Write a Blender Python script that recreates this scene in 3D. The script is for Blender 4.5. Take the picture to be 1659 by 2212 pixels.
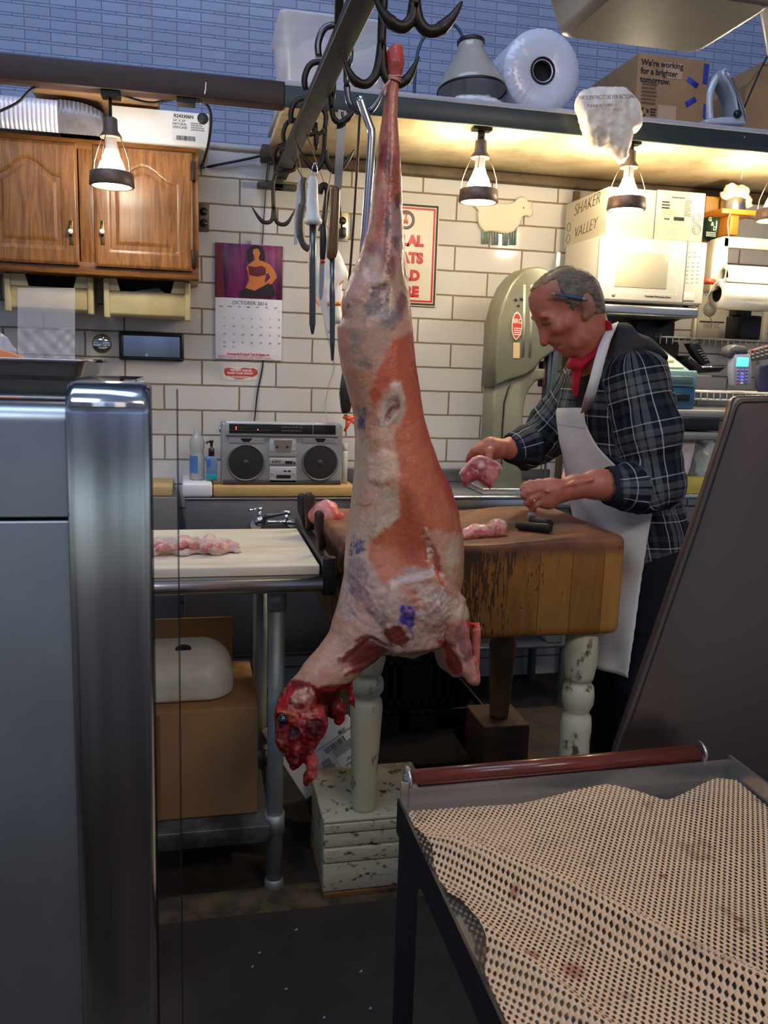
import bpy, bmesh, math, random
import numpy as np
from mathutils import Vector, Matrix, Euler

random.seed(7)
for _o in list(bpy.data.objects):
    bpy.data.objects.remove(_o)
SC = bpy.context.scene
COL = SC.collection

# ------------------------------------------------------------------ camera
FPX, W_IMG, H_IMG = 1851.35, 1659.0, 2212.0
YAW, PITCH, ROLL = .2207, .1672, .0316
EYE = np.array([0.0, 0.0, 1.45])
_cy, _sy, _cp, _sp = math.cos(YAW), math.sin(YAW), math.cos(PITCH), math.sin(PITCH)
_r = np.array([_cy, -_sy, 0.0]); FWD = np.array([_sy*_cp, _cy*_cp, -_sp]); _u = np.cross(_r, FWD)
RGT = math.cos(ROLL)*_r + math.sin(ROLL)*_u
UPV = -math.sin(ROLL)*_r + math.cos(ROLL)*_u

cam_d = bpy.data.cameras.new('camera'); cam = bpy.data.objects.new('camera', cam_d); COL.objects.link(cam)
cam_d.sensor_fit = 'VERTICAL'; cam_d.sensor_height = 36.0
cam_d.lens = FPX / H_IMG * 36.0
cam_d.clip_start = 0.02
cam_d.dof.use_dof = True; cam_d.dof.focus_distance = 2.3; cam_d.dof.aperture_fstop = 14.0
_m = Matrix(((RGT[0], UPV[0], -FWD[0], EYE[0]), (RGT[1], UPV[1], -FWD[1], EYE[1]), (RGT[2], UPV[2], -FWD[2], EYE[2]), (0, 0, 0, 1)))
cam.matrix_world = _m
SC.camera = cam

# ------------------------------------------------------------------ colour management
SC.view_settings.view_transform = 'Standard'
SC.view_settings.look = 'None'
SC.view_settings.exposure = 0.0
SC.view_settings.gamma = 1.0
SC.view_settings.use_curve_mapping = False
try:
    SC.cycles.use_denoising = True
    SC.cycles.max_bounces = 8
    SC.cycles.sample_clamp_indirect = 6.0
    SC.cycles.transparent_max_bounces = 12
except Exception:
    pass

# ------------------------------------------------------------------ world + hall daylight and fill
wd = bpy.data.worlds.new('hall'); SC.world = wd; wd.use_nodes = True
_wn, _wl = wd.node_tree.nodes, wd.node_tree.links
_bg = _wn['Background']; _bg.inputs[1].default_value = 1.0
# unseen hall: bright and dark bands shaped for the reflections in the case steel
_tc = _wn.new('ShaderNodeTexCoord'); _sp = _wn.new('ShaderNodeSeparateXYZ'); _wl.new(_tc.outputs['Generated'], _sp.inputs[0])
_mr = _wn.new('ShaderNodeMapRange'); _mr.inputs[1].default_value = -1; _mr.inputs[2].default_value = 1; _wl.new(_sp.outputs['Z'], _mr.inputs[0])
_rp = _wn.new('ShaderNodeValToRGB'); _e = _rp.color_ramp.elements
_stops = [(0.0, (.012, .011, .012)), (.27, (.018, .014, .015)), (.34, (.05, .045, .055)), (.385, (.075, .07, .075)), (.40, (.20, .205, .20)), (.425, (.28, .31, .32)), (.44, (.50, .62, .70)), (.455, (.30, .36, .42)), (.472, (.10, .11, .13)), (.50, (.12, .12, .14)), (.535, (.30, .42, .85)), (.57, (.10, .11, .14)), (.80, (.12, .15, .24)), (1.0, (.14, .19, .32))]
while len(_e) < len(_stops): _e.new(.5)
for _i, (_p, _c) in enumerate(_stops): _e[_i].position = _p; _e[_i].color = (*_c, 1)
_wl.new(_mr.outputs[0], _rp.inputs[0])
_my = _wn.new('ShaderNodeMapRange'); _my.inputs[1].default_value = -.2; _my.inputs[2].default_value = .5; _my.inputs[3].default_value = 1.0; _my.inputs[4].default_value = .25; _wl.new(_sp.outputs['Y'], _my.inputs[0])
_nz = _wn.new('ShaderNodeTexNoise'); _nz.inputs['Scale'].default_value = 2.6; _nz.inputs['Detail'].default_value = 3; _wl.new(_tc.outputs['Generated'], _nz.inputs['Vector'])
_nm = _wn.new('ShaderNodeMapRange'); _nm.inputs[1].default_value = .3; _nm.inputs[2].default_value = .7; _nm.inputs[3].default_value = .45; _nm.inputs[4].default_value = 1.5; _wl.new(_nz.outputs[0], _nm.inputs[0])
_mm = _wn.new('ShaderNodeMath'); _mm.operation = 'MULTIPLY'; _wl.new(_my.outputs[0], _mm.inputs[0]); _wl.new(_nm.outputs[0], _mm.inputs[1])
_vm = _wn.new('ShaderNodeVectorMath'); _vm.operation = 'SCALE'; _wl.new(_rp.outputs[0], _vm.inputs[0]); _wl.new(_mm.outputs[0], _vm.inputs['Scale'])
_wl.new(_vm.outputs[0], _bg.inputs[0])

def area(name, loc, target, sx, sy, power, color):
    l = bpy.data.lights.new(name, 'AREA'); l.shape = 'RECTANGLE'; l.size = sx; l.size_y = sy
    l.energy = power; l.color = color
    o = bpy.data.objects.new(name, l); COL.objects.link(o); o.location = loc
    d = Vector(target) - Vector(loc); o.rotation_euler = d.to_track_quat('-Z', 'Y').to_euler()
    return o
# daylight from the market hall's clerestory, high above and behind the customer
area('clerestory_daylight', (-1.2, 0.6, 6.2), (0.6, 5.0, 2.6), 5.0, 1.6, 160.0, (0.50, 0.66, 1.0))
# front fill added behind the customer for the hall's unseen light, warm and cool
area('aisle_fill_warm', (1.6, -1.6, 3.6), (0.8, 2.2, 1.0), 1.6, 0.5, 40.0, (1.0, 0.80, 0.66))
area('aisle_fill_cool', (-1.3, -1.0, 3.4), (0.2, 2.6, 1.1), 1.4, 0.6, 20.0, (0.80, 0.88, 1.0))
BULB = 205.0          # radiance of the bare bulbs under the shelf

# ------------------------------------------------------------------ pixel <-> world (photograph frame 1659 x 2212)
def atn(px, py, Y=None, z=None, x=None, d=None):
    v = FWD + (px-829.5)/FPX*RGT - (py-1106)/FPX*UPV
    if Y is not None: t = Y/v[1]
    elif z is not None: t = (z-EYE[2])/v[2]
    elif x is not None: t = x/v[0]
    else: t = d
    return EYE + t*v
def at(px, py, **k): return Vector(atn(px, py, **k))
def proj(P):
    q = np.asarray(P) - EYE; dd = q @ FWD
    return 829.5 + FPX*(q @ RGT)/dd, 1106 - FPX*(q @ UPV)/dd

# ------------------------------------------------------------------ materials
def srgb(r, g, b):
    f = lambda c: (c/255/12.92) if c/255 <= .04045 else ((c/255+.055)/1.055)**2.4
    return (f(r), f(g), f(b), 1.0)
def nodes(m): return m.node_tree.nodes, m.node_tree.links
def mat(name, col, rough=.5, metal=0., bump=0., bscale=60., var=0., vscale=8., spec=.5, trans=0., ior=1.45, emit=None, es=0., alpha=1., sss=0., stretch=None, coat=0., col2=None, thr=None):
    m = bpy.data.materials.new(name); m.use_nodes = True
    N, L = nodes(m); b = N['Principled BSDF']
    b.inputs['Roughness'].default_value = rough; b.inputs['Metallic'].default_value = metal
    b.inputs['Specular IOR Level'].default_value = spec
    b.inputs['Transmission Weight'].default_value = trans; b.inputs['IOR'].default_value = ior
    b.inputs['Alpha'].default_value = alpha; b.inputs['Coat Weight'].default_value = coat
    if sss: b.inputs['Subsurface Weight'].default_value = sss; b.inputs['Subsurface Radius'].default_value = (.012, .005, .003); b.inputs['Subsurface Scale'].default_value = 1.0
    b.inputs['Base Color'].default_value = col
    if emit: b.inputs['Emission Color'].default_value = emit; b.inputs['Emission Strength'].default_value = es
    tc = N.new('ShaderNodeTexCoord'); mp = N.new('ShaderNodeMapping'); L.new(tc.outputs['Object'], mp.inputs[0])
    if stretch: mp.inputs['Scale'].default_value = stretch
    if var or col2:
        n = N.new('ShaderNodeTexNoise'); n.inputs['Scale'].default_value = vscale; n.inputs['Detail'].default_value = 6; n.inputs['Roughness'].default_value = .65
        L.new(mp.outputs[0], n.inputs['Vector'])
        r = N.new('ShaderNodeValToRGB'); L.new(n.outputs[0], r.inputs[0])
        if col2:
            t = thr or (.45, .6)
            r.color_ramp.elements[0].position = t[0]; r.color_ramp.elements[1].position = t[1]
            r.color_ramp.elements[0].color = col; r.color_ramp.elements[1].color = col2
        else:
            r.color_ramp.elements[0].position = .3; r.color_ramp.elements[1].position = .7
            r.color_ramp.elements[0].color = tuple(c*(1-var) for c in col[:3])+(1,)
            r.color_ramp.elements[1].color = tuple(min(1, c*(1+var)) for c in col[:3])+(1,)
        L.new(r.outputs[0], b.inputs['Base Color'])
    if bump:
        n2 = N.new('ShaderNodeTexNoise'); n2.inputs['Scale'].default_value = bscale; n2.inputs['Detail'].default_value = 4
        L.new(mp.outputs[0], n2.inputs['Vector'])
        bp = N.new('ShaderNodeBump'); bp.inputs['Strength'].default_value = bump; bp.inputs['Distance'].default_value = .004
        L.new(n2.outputs[0], bp.inputs['Height']); L.new(bp.outputs[0], b.inputs['Normal'])
    return m
def vcol_mat(name, rough=.5, bump=0., bscale=80., sss=0., spec=.5, coat=0.):
    m = mat(name, (1, 1, 1, 1), rough, bump=bump, bscale=bscale, sss=sss, spec=spec, coat=coat)
    N, L = nodes(m); a = N.new('ShaderNodeAttribute'); a.attribute_name = 'Col'
    L.new(a.outputs['Color'], N['Principled BSDF'].inputs['Base Color'])
    return m

# ------------------------------------------------------------------ mesh builder
class MB:
    def __init__(s): s.v = []; s.f = []; s.sm = []
    def add(s, vs, fs, smooth=False):
        o = len(s.v); s.v += [tuple(map(float, p)) for p in vs]; s.f += [tuple(i+o for i in q) for q in fs]; s.sm += [smooth]*len(fs); return s
    def box(s, x0, x1, y0, y1, z0, z1, M=None):
        vs = [Vector(p) for p in ((x0,y0,z0),(x1,y0,z0),(x1,y1,z0),(x0,y1,z0),(x0,y0,z1),(x1,y0,z1),(x1,y1,z1),(x0,y1,z1))]
        if M: vs = [M @ p for p in vs]
        return s.add(vs, [(3,2,1,0),(4,5,6,7),(0,1,5,4),(1,2,6,5),(2,3,7,6),(3,0,4,7)])
    def rbox(s, x0, x1, y0, y1, z0, z1, r=.004, seg=2, M=None):
        bm = bmesh.new(); bmesh.ops.create_cube(bm, size=1)
        for v in bm.verts: v.co = Vector(((x0+x1)/2+v.co.x*(x1-x0), (y0+y1)/2+v.co.y*(y1-y0), (z0+z1)/2+v.co.z*(z1-z0)))
        r = min(r, .49*min(abs(x1-x0), abs(y1-y0), abs(z1-z0)))
        bmesh.ops.bevel(bm, geom=list(bm.edges), offset=r, segments=seg, affect='EDGES', profile=.5)
        return s.bm(bm, M, True)
    def bm(s, bm, M=None, smooth=False):
        bm.verts.index_update(); vs = [(M @ v.co) if M else v.co.copy() for v in bm.verts]
        fs = [tuple(v.index for v in f.verts) for f in bm.faces]; bm.free(); return s.add(vs, fs, smooth)
    def cyl(s, p0, p1, r0, r1=None, n=20, caps=True, smooth=True):
        return s.tube([p0, p1], [r0, r0 if r1 is None else r1], n, caps, smooth)
    def tube(s, pts, r, n=12, caps=True, smooth=True, flat=1.0, up=None):
        P = [Vector(p) for p in pts]; R = r if isinstance(r, (list, tuple)) else [r]*len(P)
        t0 = (P[1]-P[0]).normalized(); a = Vector(up) if up else (Vector((0,0,1)) if abs(t0.z) < .9 else Vector((1,0,0)))
        nrm = (a - t0*a.dot(t0)).normalized(); vs = []
        for i, p in enumerate(P):
            if i == 0: t = t0
            elif i == len(P)-1: t = (P[i]-P[i-1]).normalized()
            else: t = ((P[i+1]-P[i]).normalized() + (P[i]-P[i-1]).normalized()).normalized()
            nrm = (nrm - t*nrm.dot(t)).normalized(); bn = t.cross(nrm)
            for k in range(n):
                q = 2*math.pi*k/n; vs.append(p + R[i]*(math.cos(q)*nrm + flat*math.sin(q)*bn))
        fs = [(i*n+k, i*n+(k+1) % n, (i+1)*n+(k+1) % n, (i+1)*n+k) for i in range(len(P)-1) for k in range(n)]
        s.add(vs, fs, smooth)
        if caps: s.f += [tuple(len(s.v)-len(vs)+k for k in range(n))[::-1], tuple(len(s.v)-n+k for k in range(n))]; s.sm += [False, False]
        return s
    def lathe(s, prof, o=(0,0,0), axis=(0,0,1), n=28, caps=True):
        ax = Vector(axis).normalized(); q = Vector((0,0,1)).rotation_difference(ax).to_matrix(); o = Vector(o); vs = []
        for r, h in prof:
            for k in range(n):
                a = 2*math.pi*k/n; vs.append(o + q @ Vector((max(r,1e-5)*math.cos(a), max(r,1e-5)*math.sin(a), h)))
        m = len(prof); fs = [(i*n+k, i*n+(k+1) % n, (i+1)*n+(k+1) % n, (i+1)*n+k) for i in range(m-1) for k in range(n)]
        s.add(vs, fs, True); o2 = len(s.v)-len(vs)
        if caps: s.f += [tuple(o2+k for k in range(n))[::-1], tuple(o2+(m-1)*n+k for k in range(n))]; s.sm += [False, False]
        return s
    def prism(s, poly, d, smooth=False):
        """poly: list of Vectors (planar); extruded by vector d"""
        n = len(poly); P = [Vector(p) for p in poly]; d = Vector(d); vs = P + [p+d for p in P]
        nn = Vector((0,0,0))
        for i in range(n): nn += P[i].cross(P[(i+1) % n])
        fl = nn.dot(d) > 0
        fs = [tuple(range(n))[::-1], tuple(range(n, 2*n))] + [(i, (i+1) % n, n+(i+1) % n, n+i) for i in range(n)]
        if not fl: fs = [f[::-1] for f in fs]
        return s.add(vs, fs, smooth)
    def bprism(s, poly, d, r=.006, seg=2):
        t = MB().prism(poly, d); bm = bmesh.new(); V = [bm.verts.new(p) for p in t.v]
        for f in t.f:
            try: bm.faces.new([V[i] for i in f])
            except ValueError: pass
        bm.normal_update(); n = len(poly)
        bm.edges.ensure_lookup_table()
        es = [e for e in bm.edges if (e.verts[0].index if 0 else 0) == 0]
        bm.verts.index_update()
        es = [e for e in bm.edges if (e.verts[0].index < n) == (e.verts[1].index < n)]
        bmesh.ops.bevel(bm, geom=es, offset=r, segments=seg, affect='EDGES', profile=.5)
        return s.bm(bm, None, True)
    def ball(s, c, r, M=None, seg=16, ring=10):
        c = Vector(c); R = Vector(r) if isinstance(r, (tuple, list, Vector)) else Vector((r, r, r)); vs = []
        for i in range(ring+1):
            th = math.pi*i/ring
            for k in range(seg):
                ph = 2*math.pi*k/seg
                p = Vector((R.x*math.sin(th)*math.cos(ph), R.y*math.sin(th)*math.sin(ph), R.z*math.cos(th)))
                vs.append(c + (M @ p if M else p))
        fs = [(i*seg+k, (i+1)*seg+k, (i+1)*seg+(k+1) % seg, i*seg+(k+1) % seg) for i in range(ring) for k in range(seg)]
        return s.add(vs, fs, True)
    def grid(s, P, smooth=True, closed=False):
        """P: rows x cols of points"""
        r, c = len(P), len(P[0]); vs = [p for row in P for p in row]; cc = c if closed else c-1
        return s.add(vs, [(i*c+k, i*c+(k+1) % c, (i+1)*c+(k+1) % c, (i+1)*c+k) for i in range(r-1) for k in range(cc)], smooth)
    def build(s, name, m, parent=None, loc=None, kind=None, label=None, solid=0.):
        if parent is not None: off = origin(parent)
        elif loc is not None: off = Vector(loc)
        else:
            A = np.array(s.v); off = Vector(((A[:,0].min()+A[:,0].max())/2, (A[:,1].min()+A[:,1].max())/2, A[:,2].min()))
        me = bpy.data.meshes.new(name); me.from_pydata([tuple(Vector(p)-off) for p in s.v], [], s.f); me.validate()
        if len(me.polygons) == len(s.sm): me.polygons.foreach_set('use_smooth', s.sm)
        else: me.polygons.foreach_set('use_smooth', [any(s.sm)]*len(me.polygons))
        me.materials.append(m); me.update()
        o = bpy.data.objects.new(name, me); COL.objects.link(o)
        if parent is not None: o.parent = parent
        else: o.location = off
        if kind: o['kind'] = kind
        if label: o['label'] = label
        if solid:
            md = o.modifiers.new('thickness', 'SOLIDIFY'); md.thickness = solid; md.offset = 0
        return o
def origin(o):
    p = Vector(o.location)
    while o.parent: o = o.parent; p = p + Vector(o.location)
    return p
def tag(o, label, cat, group=None):
    o['label'] = label; o['category'] = cat
    if group: o['group'] = group
    return o
def thing(name, label, cat, loc, group=None):
    o = bpy.data.objects.new(name, None); COL.objects.link(o); o.location = loc; o.empty_display_size = .05
    return tag(o, label, cat, group)
def struct(o): o['kind'] = 'structure'; return o
def raw_mesh(name, V, Fq, m, parent=None, loc=None, cols=None, attrs=None, smooth=True):
    off = np.array(origin(parent)) if parent is not None else (np.array(loc) if loc is not None else np.array([(V[:,0].min()+V[:,0].max())/2, (V[:,1].min()+V[:,1].max())/2, V[:,2].min()]))
    me = bpy.data.meshes.new(name); nv, nf = len(V), len(Fq); k = Fq.shape[1]
    me.vertices.add(nv); me.vertices.foreach_set('co', (V-off).astype(np.float32).ravel())
    me.loops.add(nf*k); me.loops.foreach_set('vertex_index', Fq.astype(np.int32).ravel())
    me.polygons.add(nf); me.polygons.foreach_set('loop_start', np.arange(0, nf*k, k, dtype=np.int32))
    me.polygons.foreach_set('use_smooth', np.full(nf, smooth)); me.update(calc_edges=True); me.validate()
    me.materials.append(m)
    if cols is not None:
        a = me.color_attributes.new('Col', 'FLOAT_COLOR', 'POINT'); c4 = np.ones((nv, 4), np.float32); c4[:, :3] = cols; a.data.foreach_set('color', c4.ravel())
    for nm, arr in (attrs or {}).items():
        a = me.attributes.new(nm, 'FLOAT_VECTOR', 'POINT'); a.data.foreach_set('vector', arr.astype(np.float32).ravel())
    o = bpy.data.objects.new(name, me); COL.objects.link(o)
    if parent is not None: o.parent = parent
    else: o.location = off
    return o
def dup(o, name=None):
    """copy of a thing with copies of its parts and sub-parts"""
    r = o.copy(); COL.objects.link(r)
    for ch in list(o.children):
        c = ch.copy(); COL.objects.link(c); c.parent = r
        for g in ch.children:
            d = g.copy(); COL.objects.link(d); d.parent = c
    return r

# ------------------------------------------------------------------ lettering
def text(body, size, pos, m, parent, name='lettering', rot=None, align='CENTER', bold=0., depth=.0006, sx=1., shear=0.):
    cu = bpy.data.curves.new('t', 'FONT'); cu.body = body; cu.size = size; cu.align_x = align; cu.align_y = 'CENTER'
    cu.extrude = depth; cu.offset = bold; cu.shear = shear; cu.resolution_u = 3
    o = bpy.data.objects.new('t', cu); COL.objects.link(o); bpy.context.view_layer.update()
    me = bpy.data.meshes.new_from_object(o.evaluated_get(bpy.context.evaluated_depsgraph_get()))
    bpy.data.objects.remove(o); bpy.data.curves.remove(cu)
    R = rot if rot is not None else Matrix.Rotation(math.pi/2, 3, 'X')
    off = origin(parent)
    for v in me.vertices:
        v.co = R @ Vector((v.co.x*sx, v.co.y, v.co.z)) + Vector(pos) - off
    me.materials.clear(); me.materials.append(m); me.update()
    t = bpy.data.objects.new(name, me); COL.objects.link(t); t.parent = parent
    return t

# ------------------------------------------------------------------ implicit surfaces (surface nets)
def _hash(ix, iy, iz, seed):
    n = (ix.astype(np.int64)*374761393 + iy.astype(np.int64)*668265263 + iz.astype(np.int64)*1274126177 + seed*971) & 0x7fffffff
    n = (n ^ (n >> 13)) * 1274126177 & 0x7fffffff
    return ((n ^ (n >> 16)) & 0xffff)/65535.0
def vnoise(P, scale, seed=0):
    q = P*scale; i = np.floor(q).astype(np.int64); f = q-i; f = f*f*(3-2*f); r = 0
    for dx in (0, 1):
        for dy in (0, 1):
            for dz in (0, 1):
                w = (f[...,0] if dx else 1-f[...,0])*(f[...,1] if dy else 1-f[...,1])*(f[...,2] if dz else 1-f[...,2])
                r = r + w*_hash(i[...,0]+dx, i[...,1]+dy, i[...,2]+dz, seed)
    return r*2-1
def fbm(P, scale, seed=0, octv=3):
    r = 0; a = .5
    for k in range(octv): r = r + a*vnoise(P, scale*2**k, seed+k*17); a *= .5
    return r
class Grid:
    def __init__(s, lo, hi, h):
        s.lo = np.array(lo, float); s.h = h; n = np.ceil((np.array(hi)-s.lo)/h).astype(int)+1; s.n = n
        ax = [s.lo[i]+h*np.arange(n[i]) for i in range(3)]
        s.X, s.Y, s.Z = np.meshgrid(*ax, indexing='ij', sparse=True); s.ax = ax
        s.F = np.full(tuple(n), 1e3, np.float32)
    def P(s): return np.stack(np.broadcast_arrays(s.X, s.Y, s.Z), -1)
    def union(s, d, k=0.):
        if k <= 0: s.F = np.minimum(s.F, d.astype(np.float32))
        else:
            hh = np.clip(.5+.5*(s.F-d)/k, 0, 1); s.F = (s.F*(1-hh)+d*hh-k*hh*(1-hh)).astype(np.float32)
        return s
    def cut(s, d, k=0.):
        if k <= 0: s.F = np.maximum(s.F, (-d).astype(np.float32))
        else:
            d2 = -d; hh = np.clip(.5-.5*(s.F-d2)/k, 0, 1); s.F = (s.F*(1-hh)+d2*hh+k*hh*(1-hh)).astype(np.float32)
        return s
    def keep(s, d): s.F = np.maximum(s.F, d.astype(np.float32)); return s
    def cone(s, a, b, ra, rb):
        a = np.array(a, float); b = np.array(b, float); ab = b-a; L2 = (ab**2).sum()+1e-12
        t = np.clip(((s.X-a[0])*ab[0]+(s.Y-a[1])*ab[1]+(s.Z-a[2])*ab[2])/L2, 0, 1)
        return np.sqrt((s.X-a[0]-t*ab[0])**2+(s.Y-a[1]-t*ab[1])**2+(s.Z-a[2]-t*ab[2])**2)-(ra+(rb-ra)*t)
    def chain(s, pts, rs, k=.01, kk=None):
        d = None
        for i in range(len(pts)-1):
            e = s.cone(pts[i], pts[i+1], rs[i], rs[i+1]); d = e if d is None else smin(d, e, kk or k)
        return d
    def ell(s, c, r, M=None):
        x, y, z = s.X-c[0], s.Y-c[1], s.Z-c[2]
        if M is not None:
            m = np.array(M).T; x, y, z = m[0,0]*x+m[0,1]*y+m[0,2]*z, m[1,0]*x+m[1,1]*y+m[1,2]*z, m[2,0]*x+m[2,1]*y+m[2,2]*z
        k0 = np.sqrt((x/r[0])**2+(y/r[1])**2+(z/r[2])**2)
        return (k0-1)*min(r)*np.where(k0 < 1, 1, 1)
    def mesh(s, smooth=0, disp=None):
        F = s.F; n = F.shape; ins = F < 0
        c = [ins[dx:n[0]-1+dx, dy:n[1]-1+dy, dz:n[2]-1+dz] for dx in (0,1) for dy in (0,1) for dz in (0,1)]
        cnt = sum(a.astype(np.int8) for a in c); I = np.argwhere((cnt > 0) & (cnt < 8))
        idx = np.full((n[0]-1, n[1]-1, n[2]-1), -1, np.int64); idx[I[:,0], I[:,1], I[:,2]] = np.arange(len(I))
        offs = [(dx,dy,dz) for dx in (0,1) for dy in (0,1) for dz in (0,1)]
        vals = np.stack([F[I[:,0]+o[0], I[:,1]+o[1], I[:,2]+o[2]] for o in offs], 1).astype(float)
        pos = np.zeros((len(I), 3)); w = np.zeros(len(I)); oa = np.array(offs, float)
        for a in range(8):
            for b in range(a+1, 8):
                if np.abs(oa[a]-oa[b]).sum() != 1: continue
                m = (vals[:,a] < 0) != (vals[:,b] < 0); t = np.where(m, vals[:,a]/(vals[:,a]-vals[:,b]+1e-20), 0)
                pos += m[:,None]*(oa[a]+t[:,None]*(oa[b]-oa[a])); w += m
        V = s.lo+(I+pos/w[:,None])*s.h; Q = []
        for ax in range(3):
            o1, o2 = [(1,2),(2,0),(0,1)][ax]; sl0 = [slice(None)]*3; sl1 = [slice(None)]*3
            sl0[ax] = slice(0, n[ax]-1); sl1[ax] = slice(1, n[ax])
            E = np.argwhere(ins[tuple(sl0)] != ins[tuple(sl1)])
            E = E[(E[:,o1] > 0) & (E[:,o2] > 0) & (E[:,o1] < n[o1]-1) & (E[:,o2] < n[o2]-1)]
            flip = ins[E[:,0], E[:,1], E[:,2]]
            def cell(d1, d2):
                e = E.copy(); e[:,o1] -= d1; e[:,o2] -= d2; return idx[e[:,0], e[:,1], e[:,2]]
            q = np.stack([cell(1,1), cell(0,1), cell(0,0), cell(1,0)], 1); q[~flip] = q[~flip][:, ::-1]; Q.append(q)
        Q = np.concatenate(Q); Q = Q[(Q >= 0).all(1)]
        if smooth: V = lap(V, Q, smooth)
        if disp is not None:
            Nn = vnormals(V, Q); V = V + Nn*disp(V)[:,None]
        return V, Q
def lap(V, Q, it, f=.5):
    e = np.concatenate([Q[:, [i, (i+1) % 4]] for i in range(4)]); V = V.copy(); n = len(V)
    deg = np.bincount(e[:,0], minlength=n)+np.bincount(e[:,1], minlength=n)
    for _ in range(it):
        S = np.stack([np.bincount(e[:,0], V[e[:,1], k], n)+np.bincount(e[:,1], V[e[:,0], k], n) for k in range(3)], 1)
        V += f*(S/np.maximum(deg, 1)[:,None]-V)
    return V
def vnormals(V, Q):
    fn = np.cross(V[Q[:,2]]-V[Q[:,0]], V[Q[:,3]]-V[Q[:,1]]); N = np.zeros_like(V)
    for i in range(4):
        for k in range(3): N[:,k] += np.bincount(Q[:,i], fn[:,k], len(V))
    return N/(np.linalg.norm(N, axis=1, keepdims=True)+1e-12)
def smin(a, b, k):
    h = np.clip(.5+.5*(b-a)/k, 0, 1); return b*(1-h)+a*h-k*h*(1-h)
def poly_sd(x, y, poly):
    """signed distance to polygon (negative inside), arrays"""
    P = np.array(poly, float); d = np.full(np.shape(x), 1e18); ins = np.zeros(np.shape(x), bool); n = len(P)
    for i in range(n):
        a, b = P[i], P[(i+1) % n]; ex, ey = b-a; wx, wy = x-a[0], y-a[1]
        t = np.clip((wx*ex+wy*ey)/(ex*ex+ey*ey+1e-12), 0, 1); d = np.minimum(d, (wx-t*ex)**2+(wy-t*ey)**2)
        c = ((a[1] > y) != (b[1] > y)) & (x < (b[0]-a[0])*(y-a[1])/(b[1]-a[1]+1e-12)+a[0]); ins ^= c
    return np.where(ins, -1, 1)*np.sqrt(d)
def lin(r, g, b): return np.array(srgb(r, g, b)[:3])
def paint(C, msk, col, a=1.):
    m = (np.clip(msk, 0, 1)*a)[:,None]; return C*(1-m)+np.asarray(col)*m
# ================================================================== STRUCTURE
YW = 3.73
def rect(x0, y0, x1, y1, Y):
    """pixel rectangle on a plane parallel to the back wall -> x0,x1,z0,z1"""
    a = at(x0, (y0+y1)/2, Y=Y); b = at(x1, (y0+y1)/2, Y=Y); c = at((x0+x1)/2, y0, Y=Y); d = at((x0+x1)/2, y1, Y=Y)
    return a.x, b.x, d.z, c.z
def pz(px, py, Y): return at(px, py, Y=Y).z
def pxx(px, py, Y): return at(px, py, Y=Y).x

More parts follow.
